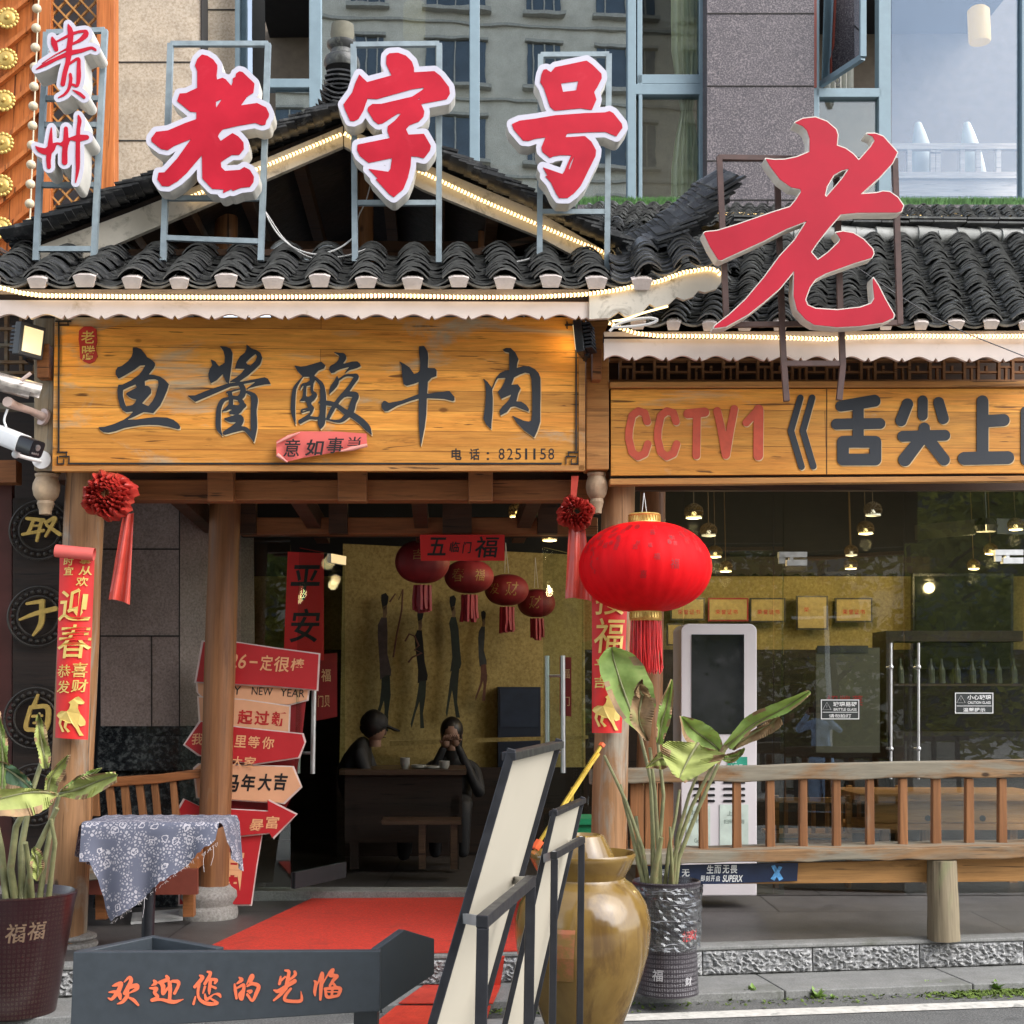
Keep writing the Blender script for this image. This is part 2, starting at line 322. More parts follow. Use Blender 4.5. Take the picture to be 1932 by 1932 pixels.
# outlines of the brush characters in tenths of a pixel of the photograph, each point as a step from the last
GLY = {
'old': [[4475,1207,-13,6,-93,90,-52,146,51,122,-2,374,-239,113,-148,12,-56,161,8,14,284,226,133,14,4,42,-5,106,-12,8,-228,79,-390,167,-260,30,-103,138,-2,66,4,12,199,157,20,10,134,25,16,-6,126,-88,356,-144,19,-2,-305,426,-274,298,-12,7,-114,4,-10,5,-27,146,101,145,116,10,40,-3,196,-116,194,-175,334,-393,5,8,2,58,8,442,18,24,203,210,246,12,5,10,-13,60,6,8,178,-83,10,3,14,30,10,5,180,-70,200,-19,77,-110,10,-108,-9,-24,-78,-133,-126,-66,-102,65,-322,21,-18,-12,-64,-64,-7,-13,-8,-96,3,-11,12,-9,226,-147,158,-2,16,-7,96,-124,-7,-132,-6,-20,-109,-126,-126,-72,-12,3,-110,71,-138,96,-14,-12,-50,-78,-2,-14,28,-62,73,-82,23,-12,368,-81,326,-54,18,2,136,51,71,-16,9,-12,18,-83,54,-75,9,-64,-3,-16,-64,-133,-200,-97,-346,51,-11,-3,131,-183,146,-95,21,-194,-11,-23,-244,-234,-14,-7,-66,-15,-70,51,-16,76,-60,32,5,74,-35,83,-10,-4,-110,-133,-66,-32,-18,-2,-108,39,-5,-9,-10,-92,18,-146,-2,-66,-5,-14,-78,-109,-18,-17,-119,-76],
 [4900,2197,7,4,-8,16,-100,153,-10,6,-5,-19,-3,-110]],
'zi': [[8777,1167,-150,11,-57,49,-11,16,-8,170,117,244,-1,12,-536,147,-164,-162,-12,-4,-76,163,-78,230,-197,270,47,134,101,220,13,8,68,7,96,-43,15,-16,107,-180,78,-230,16,-34,198,15,778,-218,242,-38,12,3,10,14,3,10,-8,8,-253,166,-686,160,-194,2,-84,62,-8,12,-15,58,2,18,139,222,96,76,102,-21,334,-213,54,-3,9,7,-134,154,-153,118,-10,112,52,142,-2,12,-698,141,-14,11,-8,116,64,130,192,151,508,-105,10,2,-37,240,-49,59,-418,-61,-12,4,191,202,-1,11,-29,9,2,12,295,322,96,65,202,-170,18,-29,93,-232,61,-266,12,-205,10,-4,116,9,160,35,130,-175,21,-90,-5,-20,-147,-254,-17,-3,-322,17,-11,-10,-43,-94,-4,-24,76,-82,206,-77,104,-113,19,-116,-69,-150,2,-12,552,-105,16,-17,65,-104,-17,-138,-6,-16,-186,-242,-122,-96,-14,-9,-26,0,-418,25,-5,-10,-1,-86,-44,-132,-9,-16,-129,-127,-166,-61],
 [9297,2167,7,0,0,6,-17,29,-40,7,5,-10]],
'hao': [[12983,1341,-682,144,-12,8,-86,102,-12,-4,-88,-62,-56,10,-12,8,-44,106,-26,164,82,132,136,414,98,84,34,1,540,-52,244,34,16,-7,96,-220,-51,-168,71,-110,98,-196,-5,-88,-10,-18,-189,-189,-122,-87],
 [12788,1797,13,0,5,10,-40,180,-7,12,-276,33,-14,-4,-43,-171,3,-12],
 [13489,2459,-90,29,-442,16,-658,47,-430,74,-362,46,-164,74,0,12,34,108,212,246,118,9,130,-45,228,-34,11,2,1,10,-84,211,14,83,12,20,160,126,12,0,68,-32,156,-26,231,2,1,10,-148,346,-40,59,-420,-145,-12,2,96,174,-4,10,-35,8,-1,10,119,130,111,236,74,109,186,-1,144,-108,132,-148,21,-28,319,-640,6,-22,7,-118,-81,-148,-23,-38,-137,-119,-34,-4,-392,25,-6,-10,28,-62,16,-11,446,-26,392,-9,172,74,60,23,12,-1,133,-186,-15,-90,-190,-239,-76,-39],
 [12703,3483,8,1,1,9,-89,242,-6,12,-6,1,-10,-9,-1,-10,33,-108]],
'bigold': [[18039,2599,-256,28,-160,80,-9,8,9,8,158,69,92,93,61,172,0,294,-4,12,-273,113,-272,57,-232,7,-178,-23,-10,4,84,148,228,302,251,176,191,37,13,9,11,50,-4,16,-108,168,-122,146,-16,10,-352,110,-818,284,-438,134,-248,26,-16,5,-28,21,4,18,134,290,168,265,14,12,68,10,908,-415,542,-282,418,-160,21,-2,-265,416,-328,354,-357,484,-403,478,-374,350,-307,232,-9,16,-7,28,3,8,262,-36,484,-268,356,-280,346,-297,316,-385,5,8,0,38,-12,510,75,302,178,207,202,127,508,52,508,-25,504,-76,220,-97,12,-10,11,-62,-3,-16,-184,-320,-154,-306,-110,-167,-7,7,-10,60,37,368,-3,16,-63,109,-242,85,-516,59,-476,-30,-180,-77,-49,-114,-1,-22,98,-268,132,-182,230,-126,618,-223,384,-116,10,-11,38,-74,1,-18,-22,-92,-200,-212,-227,-139,-226,-38,-146,25,0,12,90,126,-34,74,-244,232,-218,158,-8,2,-9,-6,-136,-158,-2,-18,131,-194,265,-338,253,-291,26,-7,368,-37,858,-1,96,-26,44,-122,-120,-180,-178,-126,-150,-13,-156,38,-330,24,-11,-5,421,-376,266,-289,19,-27,103,-220,-3,-16,-305,-341,-14,-9,-168,-60,-173,2,10,10,111,52,41,76,3,16,-72,126,-257,288,-25,20,-122,-135,-170,-122,-192,-69,21,-236,-35,-108,-9,-14,-199,-173,-246,-91],
 [18790,3735,11,1,-2,11,-154,224,-326,375,-12,12,-10,-1,-26,-36,44,-194,151,-254,179,-104]],
'gui': [[1503,527,-6,10,-6,84,13,128,-5,12,-254,140,-79,-90,-21,-1,-12,17,-5,90,5,48,10,36,60,118,18,14,22,5,32,-14,15,-31,-15,-104,-13,-54,239,-110,3,12,-36,224,-301,172,-238,160,-8,10,6,7,12,-4,174,-115,120,-72,220,-107,8,0,4,5,-4,36,-318,154,-176,93,-72,47,-103,80,4,10,11,1,152,-51,90,-42,218,-114,150,-60,39,-10,2,32,-10,86,-62,210,-49,268,4,24,14,19,20,10,24,1,23,-12,16,-24,48,-260,46,-170,145,-98,24,-12,9,2,-12,146,-8,334,-6,46,-11,4,-44,-18,-34,-6,11,-114,-17,-88,-6,-16,-14,-11,-16,-2,-16,6,-13,25,6,108,-9,74,-16,84,-18,52,-28,48,-52,61,-34,27,-86,54,-3,12,11,9,110,-39,64,-45,43,-47,25,-38,48,-113,84,39,34,2,32,-19,28,-57,16,-68,13,-98,0,-94,-8,-114,2,-138,-8,-40,-9,-16,-24,-20,-46,2,-40,21,-103,75,-1,-14,31,-132,17,-8,206,-48,198,-75,34,2,66,39,20,-4,13,-20,-9,-26,-46,-32,-36,-16,-36,-4,-66,10,-164,43,-184,27,-5,-52,5,-60,156,-56,80,-42,60,-40,31,-28,21,-30,16,-50,-2,-36,-20,-38,-22,-14,-30,-7,-130,13,-136,36,-27,-80,-15,-28,-64,-65],
 [1844,715,10,2,-1,10,-46,64,-52,59,-58,43,-76,40,-10,0,19,-166,99,-33],
 [1607,1983,-5,10,7,10,228,174,28,9,22,-13,6,-20,-8,-20,-92,-84,-72,-36]],
'zhou': [[1733,2543,-11,6,-5,12,1,96,-22,174,-10,152,-5,10,-154,60,-10,-1,-15,-223,-21,-26,-34,-3,-20,13,-10,22,-17,262,-5,14,-46,47,-96,-8,-88,21,-5,-166,-12,-160,-3,-24,-12,-6,-8,12,-31,142,-45,272,-38,36,-18,5,-122,-24,-84,-28,-10,7,28,72,38,48,80,47,105,27,-6,110,17,164,16,27,30,9,25,-10,15,-26,-5,-160,23,-154,52,-54,20,-32,33,-102,13,-7,18,3,104,48,-13,162,-1,192,8,22,20,20,22,9,26,-1,32,-18,16,-30,-1,-252,18,-142,16,-32,15,-56,12,-13,24,-5,97,24,4,24,-6,292,8,286,-18,306,9,14,12,-11,46,-153,34,-160,9,-132,-2,-458,9,-8,162,-40,21,-18,10,-28,-9,-32,-30,-22,-154,-7,-9,-5,5,-128,28,-140,1,-42,-5,-28,-18,-41,-31,-47]],
'yu': [[2997,7693,-50,3,-8,6,2,103,-25,88,-19,28,-60,76,-130,100,-14,8,-84,25,-45,71,-6,58,3,36,55,82,13,6,124,-62,230,-136,116,-89,104,-8,11,5,-60,110,-72,92,-27,22,-156,110,-188,89,-80,2,-8,4,-4,9,-23,108,0,30,15,152,46,178,52,82,80,47,16,2,122,-18,8,7,-1,18,-77,78,-114,78,-212,95,-210,63,-132,7,-7,7,5,12,25,42,79,50,108,13,158,-32,200,-72,342,-60,200,-10,214,6,218,38,202,53,46,-9,8,-13,3,-42,-47,-68,-104,-78,-140,-48,-242,-12,-216,22,-222,33,-162,4,-28,-3,11,-10,129,-52,207,-102,83,3,124,21,14,-2,152,-172,72,-144,78,-184,40,-136,-4,-13,-80,-85,-108,-75,-140,-39,-107,-8,1,-11,107,-131,27,-68,-9,-52,-77,-68,-96,-55,-46,-77,-85,-100,-91,-37],
 [3406,8399,33,0,60,27,5,21,2,86,-64,226,-59,116,-90,111,-8,6,-8,0,-118,-54,-10,-11,198,-222,3,-74,-6,-14,-40,-56,-49,-20,-44,-1,-6,-93,10,-11,80,-32],
 [2990,8517,11,0,6,8,18,48,-2,11,-210,110,-13,13,-11,22,65,62,73,36,86,16,5,8,-5,14,-23,54,-61,52,-130,27,-8,-9,-38,-90,-29,-130,-4,-40,5,-88,10,-9,124,-59]],
'jiang': [[5463,7630,-5,9,-1,88,-33,78,-9,12,-92,71,-14,16,-66,111,-39,138,2,8,9,3,192,4,6,3,0,8,-78,99,-104,81,-131,84,-6,8,7,5,108,7,13,6,-139,18,-7,-2,-3,-5,38,-257,31,-260,6,-148,-32,-82,-13,-14,-98,-43,-130,-11,-4,4,3,8,65,80,8,16,33,132,-5,128,-10,11,-114,67,-10,-8,-75,-100,-79,-38,-16,-2,-1,10,29,112,-51,84,-34,114,10,96,42,100,5,6,8,1,122,-67,122,-126,10,-4,70,172,10,8,34,14,2,6,-472,162,-258,105,-150,2,-11,5,4,8,83,72,72,51,14,4,774,-333,166,-24,13,2,28,48,2,8,-5,5,-196,41,-36,2,-64,23,-7,11,1,14,11,12,25,8,15,60,0,14,-9,5,-78,10,-42,15,-28,18,-24,23,-38,57,-38,98,-18,104,-13,264,9,82,12,38,15,30,21,28,87,88,9,3,5,-5,-31,-134,-9,-74,2,-268,8,-100,27,-92,38,-68,34,-30,66,-28,6,12,1,52,-9,34,-17,24,-57,59,-69,61,-2,12,11,4,76,-9,44,-15,38,-23,34,7,10,4,-1,6,-39,18,-15,18,-3,22,10,22,21,12,103,9,7,5,-235,72,-11,10,-1,12,7,10,49,31,50,23,40,9,104,-5,7,6,-19,22,-82,62,-172,112,-15,28,1,17,6,15,20,17,26,5,184,-54,138,-35,54,-10,32,3,24,12,34,33,86,103,59,78,9,22,12,5,9,-5,5,-10,34,-146,21,-106,8,-68,0,-116,-12,-174,0,-76,29,-204,-2,-64,-10,-38,-16,-30,-40,-41,-80,-39,-86,-20,-28,-1,-6,-39,-11,-36,-38,-70,21,-8,212,-39,15,1,-3,8,-18,15,-152,113,-5,8,5,2,220,-59,168,-33,126,-11,8,-9,-60,-110,-72,-30,-506,96,-47,-2,10,-12,161,-110,159,-136,121,-121,10,-17,37,-128,-2,-16,-35,-90,-7,-10,-91,-62,-96,-26,-102,-86],
 [5655,7841,11,6,27,50,-36,94,-102,97,-12,1,-62,-17,-30,-39,1,-14,98,-98],
 [5310,8629,11,-1,4,5,-4,42,-18,48,-24,30,-18,11,-28,4,-68,-9,-13,-6,-15,-60,2,-12],
 [5447,8709,10,-1,76,43,14,22,8,30,5,82,-8,194,-4,280,4,98,10,84,-3,10,-58,-61,-46,-32,-42,-15,-69,-6,35,-60,15,-38,6,-44,-5,-36,-13,-30,-31,-32,-24,-12,-47,-10,60,-46,52,-72,51,-45,10,-15,4,-20,-6,-20,-10,-14,-21,-14,-18,-42,-33,-48,48,-52,14,-26],
 [5171,8843,90,20,41,72,-1,14,-12,19,-12,5,-24,1,-90,-11,1,-112]],
'suan': [[7407,7795,-6,4,5,8,87,55,18,23,3,18,-19,60,-16,28,-20,24,-58,44,-78,40,-11,10,-17,46,-6,42,44,68,74,-13,46,-36,88,-40,180,-47,5,2,-1,8,-86,110,-5,10,5,1,110,-63,152,-41,90,-47,0,-10,-26,-56,-56,-42,-112,6,-166,43,-26,0,-2,-9,42,-54,21,-46,2,-50,-22,-44,-21,-18,-34,-14,-60,0],
 [7105,8009,-322,95,-122,14,-126,-21,-12,2,2,10,62,106,105,110,6,12,-127,133,-56,73,-21,38,-17,52,-22,122,-15,184,-2,124,5,54,7,42,19,68,66,172,10,3,4,-9,-11,-360,2,-140,16,-208,13,-78,29,-72,111,-184,12,-5,122,-4,10,7,5,40,0,26,-7,14,-26,20,-40,22,-58,8,-28,10,-19,16,-19,34,-22,76,6,11,11,-7,47,-70,14,-8,7,6,-7,34,-7,128,-11,78,-12,26,-52,56,10,9,64,5,38,-7,16,8,60,133,-2,8,-8,4,-40,11,-70,10,-24,11,-14,18,-6,20,1,20,9,14,18,10,24,-2,140,-44,14,6,2,14,-14,29,-30,29,-206,129,-10,15,-3,18,4,18,13,20,22,12,20,-2,136,-74,58,-23,46,-4,86,10,44,-1,5,6,-4,64,7,44,23,52,29,42,8,5,54,-51,24,-36,17,-40,14,-78,5,-8,12,1,24,14,26,3,122,38,74,12,52,2,54,-12,38,-18,72,-50,48,-42,10,-3,88,55,96,74,52,46,114,118,120,94,15,4,3,-10,-7,-72,-12,-60,-17,-40,-40,-60,-68,-73,-66,-57,-74,-54,-109,-66,-6,-8,28,-70,21,-118,59,-124,8,-32,-3,-36,-16,-36,-40,-31,-50,-13,-90,-3,-7,-7,81,-120,94,-122,16,-28,12,-50,-16,-41,-20,-17,-34,-10,-78,9,-98,2,-38,6,-32,10,-30,15,-102,72,-9,-8,-17,-50,-6,-4,-8,3,-56,101,-64,88,-28,52,-16,62,-9,88,5,9,8,-2,86,-75,75,-86,30,-52,11,-34,4,-38,12,-13,92,-61,34,-17,28,-7,36,-5,70,3,42,9,5,5,-1,10,-54,92,-60,84,-128,156,-29,26,-71,82,-74,97,-12,3,-86,-23,-80,-11,-7,-10,-4,-114,-17,-122,-15,-70,-15,-38,-22,-38,-32,-37,-126,-100,-24,-11,-3,-8,0,-12,6,-10,81,-90,118,-46,12,-14,22,-52,-1,-12,-81,-73],
 [6977,8421,10,3,34,34,50,64,16,51,5,62,2,154,-4,84,-5,9,-28,11,-8,18,8,18,26,11,5,7,-7,184,-19,84,-17,11,-26,6,-142,-18,-7,-5,47,-66,39,-94,-1,-22,-7,-20,-54,-58,5,-32,6,-10,47,-34,29,-32,32,-54,9,-32,-1,-22,-13,-30,-21,-18,-40,-22,-10,-24,-1,-46,9,-96,18,-34],
 [6860,8537,10,0,4,8,0,86,6,40,9,26,22,32,1,8,-29,26,-36,21,-20,2,-32,-7,-10,-8,-5,-24,9,-192,8,-6],
 [7692,8783,87,4,18,3,6,7,-46,102,-42,142,-14,28,-10,7,-56,-31,-134,-96,-4,-8,54,-73,66,-62],
 [7227,8975,108,14,11,8,-65,124,-53,138,-9,8,-7,-8,0,-64,10,-206],
 [7442,9029,11,3,28,21,90,80,52,40,3,12,-63,73,-23,17,-25,11,-58,8,-54,0,-96,-12,-4,-5,1,-8,41,-78,88,-152],
 [6760,9079,31,0,0,4,-7,4,-67,22,-13,2,-6,-4,2,-8,11,-8]],
'niu': [[9373,7663,-80,5,-8,3,-3,8,-6,124,30,218,-4,160,-6,30,-51,46,-64,22,-12,0,-101,-146,-135,-86,-76,-38,-12,0,45,80,13,204,32,211,64,35,14,3,178,-47,72,-32,10,0,1,92,-7,173,-370,141,-280,52,-14,-3,-60,-38,-40,-5,-11,8,-35,48,-7,20,2,78,55,74,16,5,68,-4,200,-115,302,-109,170,-47,10,2,3,8,-6,362,10,304,34,346,7,16,11,-34,75,-372,37,-306,10,-316,4,-20,7,-5,20,0,356,18,182,48,40,-15,7,-14,-3,-66,-105,-122,-13,-10,-474,59,-12,-5,13,-254,79,-86,109,-40,4,-10,4,-118,-7,-15,-38,-35,-130,-5,-21,-7,10,-224,-11,-124,-8,-18,-68,-104,-10,-8]],
'rou': [[11203,7707,-58,31,-6,9,40,41,88,21,10,8,1,372,-3,9,-98,15,-90,40,-14,10,-84,96,-92,229,-10,-6,-88,-125,-80,-64,-15,-6,41,108,16,218,-16,270,-43,278,67,142,100,92,8,5,6,-4,5,-143,24,-252,2,-82,3,-194,-15,-202,55,-134,60,-100,14,-11,156,-10,10,7,-30,92,-73,138,-67,68,2,12,68,142,6,4,8,-1,196,-87,8,-1,3,5,-35,86,-60,79,-100,91,-58,94,-2,14,16,84,12,1,141,-71,81,-110,80,-17,18,2,290,114,10,-1,5,-56,-63,-91,-108,-74,-96,-2,-10,-5,40,-170,51,-106,-3,-18,-52,-74,-10,-8,-126,13,-8,-2,-3,-5,58,-148,11,-13,126,-63,108,-38,86,14,12,13,39,103,18,336,0,428,-17,160,-10,10,-48,18,-106,-16,-242,-107,-10,-2,-3,5,95,152,154,155,224,161,12,3,67,-139,66,-210,0,-296,6,-266,-3,-404,-36,-102,-77,-84,-20,-16,-121,-60,-134,-3,-124,41,-10,-2,8,-98,31,-92,-73,-148,-102,-99]],
'huan': [[2853,21619,-25,14,-24,24,-66,88,7,16,16,1,86,-72,8,-1,5,8,-3,22,-16,40,-120,229,0,21,8,16,16,12,26,5,0,11,-28,44,-54,65,-38,30,-60,34,-5,13,13,7,72,-4,50,-17,32,-21,34,-31,46,-58,8,-5,88,65,118,104,20,5,13,-11,0,-18,-78,-108,-49,-38,-92,-31,-8,-11,8,-62,20,-1,120,-43,56,-31,17,-21,10,-24,-1,-46,-8,-20,-16,-19,-36,-17,-38,2,-58,17,-2,-7,17,-70,-1,-28,-8,-30,-14,-22,-19,-18,-25,-9],
 [2651,21741,-42,12,-64,28,-68,52,1,12,13,7,72,1,52,-6,0,10,-40,80,-54,-1,-28,5,-82,23,-10,7,-1,12,11,8,86,6,24,5,7,7,-33,48,-42,45,-14,3,-40,-11,-16,5,2,12,50,48,30,6,36,-12,32,-25,62,-66,12,9,40,76,22,4,19,-14,5,-90,-7,-28,-21,-38,52,-136,8,-32,1,-28,-9,-22,-18,-16,-18,-7],
 [2964,21885,15,1,-7,13,-101,77,-10,1,-7,-30,23,-40]],
'ying': [[3677,21595,-14,8,-7,14,2,16,12,26,-3,9,-152,62,-12,9,-12,20,-20,-28,-12,-9,-50,-23,-16,3,-7,9,-2,12,16,44,-50,54,-4,10,5,8,8,1,94,-19,25,-20,13,-31,19,19,25,11,20,37,10,32,-1,110,6,36,11,18,26,14,20,-2,24,-19,62,-92,10,-6,3,47,-8,154,-9,4,-106,-18,-84,-5,-2,-5,5,-30,-5,-22,-16,-24,-36,-36,-6,-10,30,-36,13,-24,0,-26,-11,-24,-14,-10,-32,-9,-126,12,-12,6,-6,9,0,12,7,10,90,22,0,8,-13,32,0,30,16,30,42,46,-8,10,-86,39,-14,11,-6,14,0,16,10,20,10,9,20,3,118,-24,66,-3,52,11,138,45,54,11,46,3,44,-7,42,-14,132,-72,-1,-10,-9,-4,-164,23,-58,0,-36,-7,-3,-10,20,-212,-12,-158,11,-4,82,14,18,6,8,12,-1,24,-11,32,-74,144,1,14,7,14,12,9,14,4,16,-5,14,-12,72,-138,26,-80,-2,-40,-10,-24,-14,-15,-16,-11,-24,-8,-28,-2,-94,7,-28,19,-24,-6,-4,-8,11,-34,-10,-30,-51,-48],
 [3702,21745,7,0,3,4,5,90,-52,66,-4,-4,1,-48,-5,-22,-29,-58]],
'nin': [[4585,21505,-12,12,2,17,14,12,30,12,4,11,-26,50,-88,148,-7,26,5,15,12,11,16,7,18,-7,13,-12,45,-73,10,-4,-21,167,0,54,11,46,14,32,10,6,9,-8,14,-44,21,-107,10,0,80,38,20,-5,12,-18,-3,-16,-11,-12,-90,-33,-11,-7,-2,-12,11,-79,12,-6,37,7,1,8,-12,28,0,14,13,16,19,3,16,-9,37,-46,8,-16,2,-22,-5,-14,-12,-15,-26,-12,-44,-6,-68,2,-12,-3,0,-8,22,-44,12,-34,-4,-42,-16,-17,-16,-8],
 [4417,21589,-11,10,-1,14,29,32,0,12,-147,178,-9,22,7,22,11,10,13,5,20,-5,28,-25,7,1,-10,98,0,66,14,66,23,50,25,34,47,40,54,30,62,22,58,9,58,0,80,-11,44,-14,17,-14,7,-14,-2,-14,-10,-19,-34,-25,-116,-65,-3,-7,43,-46,20,-12,20,-4,20,2,26,10,32,18,36,35,10,3,10,-3,10,-17,-11,-50,-15,-24,-22,-14,-50,-4,-62,15,-46,23,-110,68,-9,-8,-29,-76,-16,-7,-16,10,-3,15,7,90,10,26,10,12,24,13,18,0,28,-12,32,-28,8,-2,16,15,74,48,5,6,-5,4,-116,-8,-92,-24,-58,-30,-24,-21,-20,-27,-19,-46,-4,-58,35,-210,59,-74,15,-28,5,-32,-8,-22,-21,-21,-22,-7],
 [4533,21830,-20,15,-10,34,-25,116,2,12,11,8,11,-2,9,-10,52,-138,0,-12,-6,-12],
 [4323,22063,-10,4,-8,12,-47,150,3,21,18,13,18,-2,14,-16,35,-152,-3,-22,-10,-7]],
'de': [[5579,21571,-26,9,-18,16,-30,57,-56,152,8,10,14,0,42,-62,4,2,2,24,-48,40,-14,18,-1,14,9,11,14,3,78,-36,32,-4,42,8,42,16,11,12,-1,16,-50,118,-35,106,-13,26,-8,0,-8,-8,-54,-84,-24,-30,-14,-6,-14,3,-12,11,-3,14,6,18,81,118,22,20,30,11,36,-15,40,-54,88,-182,14,-40,7,-36,-9,-42,-30,-34,-24,-14,-34,-12,-87,-14,0,-10,41,-80,7,-36,-7,-24,-12,-17,-16,-9],
 [5291,21637,-8,6,-2,10,22,44,-69,76,-1,18,14,11,14,-2,88,-39,24,-18,17,-28,-3,-32,-14,-20,-28,-15],
 [5193,21783,-13,8,-6,14,0,124,36,186,5,12,10,8,14,3,12,-4,10,-9,4,-12,-21,-200,111,-54,8,0,4,4,-5,48,-75,78,-13,30,-2,24,12,62,23,42,26,17,34,-2,14,-11,12,-20,18,-68,27,-186,0,-38,-6,-26,-27,-28,-16,-3,-24,4,-30,15,-80,58,-18,8,-6,-8,-18,-66,-8,-8],
 [5533,21921,-54,10,-12,10,-5,14,9,22,36,11,8,23,16,8,12,-4,36,-25,11,-15,4,-16,-4,-18,-14,-14,-17,-7]],
'guang': [[6359,21473,-52,3,-9,7,-5,10,2,11,9,9,49,15,8,8,-3,33,-17,59,-6,2,-16,-14,-14,1,-66,59,-5,-5,-1,-46,-14,-10,-16,5,-8,13,-40,148,1,22,13,15,20,6,20,-8,12,-17,10,-50,90,-91,10,-5,2,10,-31,156,-89,60,-70,39,-24,5,-56,-7,-13,9,4,14,53,50,30,10,52,-7,5,3,-147,151,-4,19,12,13,12,1,12,-6,110,-79,60,-50,118,-133,14,-40,164,-94,23,-24,4,-24,-7,-20,-16,-17,-22,-8,-26,6,-84,55,-11,0,11,-14,108,-77,42,-43,10,-24,0,-26,-8,-20,-22,-32,-10,-9,-12,-4,-22,9,-7,20,12,40,-2,12,-58,64,-25,18,-2,-10,15,-98,-6,-38,-25,-31,-20,-7],
 [6433,21875,-17,10,-68,72,-51,68,-21,42,-10,34,0,34,13,30,18,18,32,14,36,8,76,9,162,4,42,-6,38,-17,25,-28,8,-44,-12,-62,-32,-98,-7,-9,-6,2,-3,9,1,140,-5,20,-11,10,-22,6,-44,5,-90,0,-104,-9,-30,-7,-12,-7,0,-20,24,-54,102,-138,2,-14,-8,-15,-12,-7]],
'lin': [[7363,21447,-36,19,-46,51,-98,176,-5,-4,2,-98,-7,-38,-6,-12,-14,-13,-26,-6,-19,9,-17,24,-60,190,-6,0,-20,-20,-14,-7,-38,-8,-11,7,0,10,18,30,4,16,-25,148,-3,58,7,30,18,49,14,13,12,-3,7,-11,11,-94,26,-128,38,-76,9,-8,-12,154,2,228,5,19,14,12,22,-1,14,-20,38,-340,98,-176,14,-18,16,26,16,11,14,3,54,-3,8,3,2,6,-38,48,-63,114,-3,18,7,24,-97,15,-12,6,-9,11,-1,16,14,34,8,110,16,38,32,26,42,8,54,-5,162,-37,14,-9,22,-27,38,-76,9,-46,-4,-30,-8,-16,-37,-29,-80,-11,-10,-24,-42,-54,5,-16,88,-84,9,-18,2,-24,-9,-22,-25,-18,-78,-10,-1,-8,21,-58,0,-28,-6,-12,-12,-10],
 [7357,21809,12,6,16,20,1,8,-9,5,-44,4,0,-11],
 [7395,21921,86,1,12,7,0,14,-4,8,-8,5,-86,0,-9,-11,3,-18],
 [7294,21925,34,2,2,18,-7,10,-70,1,-12,-9,-2,-12,6,-6],
 [7253,21985,70,2,3,20,-7,42,-10,5,-24,0,-24,-9,-13,-36,-1,-17],
 [7390,21985,77,-1,7,3,2,6,-9,26,-8,10,-70,12,-7,-4,-2,-10,3,-34]],
'qu': [[1201,11427,-46,16,-142,88,-6,-4,-2,-18,-8,-16,-24,-14,-374,-33,-26,5,-12,10,-6,18,4,18,10,12,18,7,97,13,7,4,1,8,-103,238,-13,8,-99,21,-15,19,2,22,15,14,20,3,306,-52,4,11,-33,150,4,14,11,11,16,4,14,-4,16,-21,53,-178,9,-5,78,-15,12,-8,8,-14,0,-22,-16,-19,-20,-4,-38,6,-8,-5,39,-140,9,-8,5,4,7,30,24,17,2,21,6,12,52,41,5,9,-85,162,-2,18,9,14,19,6,18,-8,92,-142,10,-7,168,123,22,7,24,-5,16,-14,8,-18,0,-22,-10,-18,-178,-114,-7,-8,74,-130,20,-56,-3,-24,-18,-25,-18,-11],
 [778,11541,89,13,3,11,-14,48,-13,5,-96,1,-2,-10,22,-58],
 [1139,11547,6,2,-2,10,-40,73,-12,-1,-40,-26,2,-10],
 [784,11667,51,-2,8,4,-16,67,-118,26,-16,-1,-1,-10,31,-77,14,-5]],
'yu2': [[931,13265,-328,69,-32,11,-11,16,0,16,11,16,16,7,276,-30,5,11,-3,126,-8,7,-90,29,-126,52,-216,106,-14,16,0,12,6,11,10,5,14,0,296,-96,114,-31,10,2,3,11,-6,90,-15,82,-32,84,-104,173,0,19,16,13,12,-1,10,-5,110,-105,42,-44,36,-54,28,-64,16,-76,10,-154,250,-58,23,-14,12,-24,1,-24,-8,-20,-20,-18,-22,-7,-228,54,-10,-1,-5,-12,0,-114,11,-34,-1,-18,-9,-18,-12,-10,-16,-7]],
'zi2': [[827,15367,-12,5,-9,11,-109,234,-8,6,-32,3,-20,21,-101,328,-17,84,-2,56,24,60,50,31,44,5,56,-3,180,29,58,2,58,-14,44,-35,14,-19,29,-62,26,-96,15,-98,7,-98,-6,-96,-31,-82,-16,-15,-46,-29,-78,-9,-130,21,-10,-3,-1,-9,53,-198,-1,-14,-7,-10],
 [939,15687,40,6,16,11,12,35,3,46,-4,112,-14,90,-20,82,-23,50,-13,12,-21,8,-52,1,-84,-7,-26,-11,-32,-5,-76,-1,-24,-7,-5,-10,0,-32,12,-70,76,-282,9,-5],
 [899,15821,-186,13,-21,15,-3,24,12,17,20,6,208,-15,12,-6,8,-11,3,-13,-3,-14,-18,-15],
 [877,15979,-142,8,-16,12,-4,18,10,16,18,7,184,-11,12,-6,8,-14,0,-12,-8,-12,-16,-8]],
'cctv': [[14119,9019,-32,13,-134,103,-20,20,-10,18,-68,312,-9,240,73,304,10,26,22,24,124,102,28,14,26,3,36,-9,144,-68,34,-26,16,-30,70,-206,5,-26,-11,-40,-24,-27,-36,-15,-40,3,-28,17,-18,24,-62,178,-8,12,-70,30,-56,-44,-8,-11,-59,-237,-2,-32,9,-188,55,-250,73,-57,12,0,46,15,8,12,49,154,21,26,32,16,38,0,34,-16,21,-26,10,-34,-5,-32,-56,-186,-19,-36,-21,-16,-32,-12,-130,-41]],
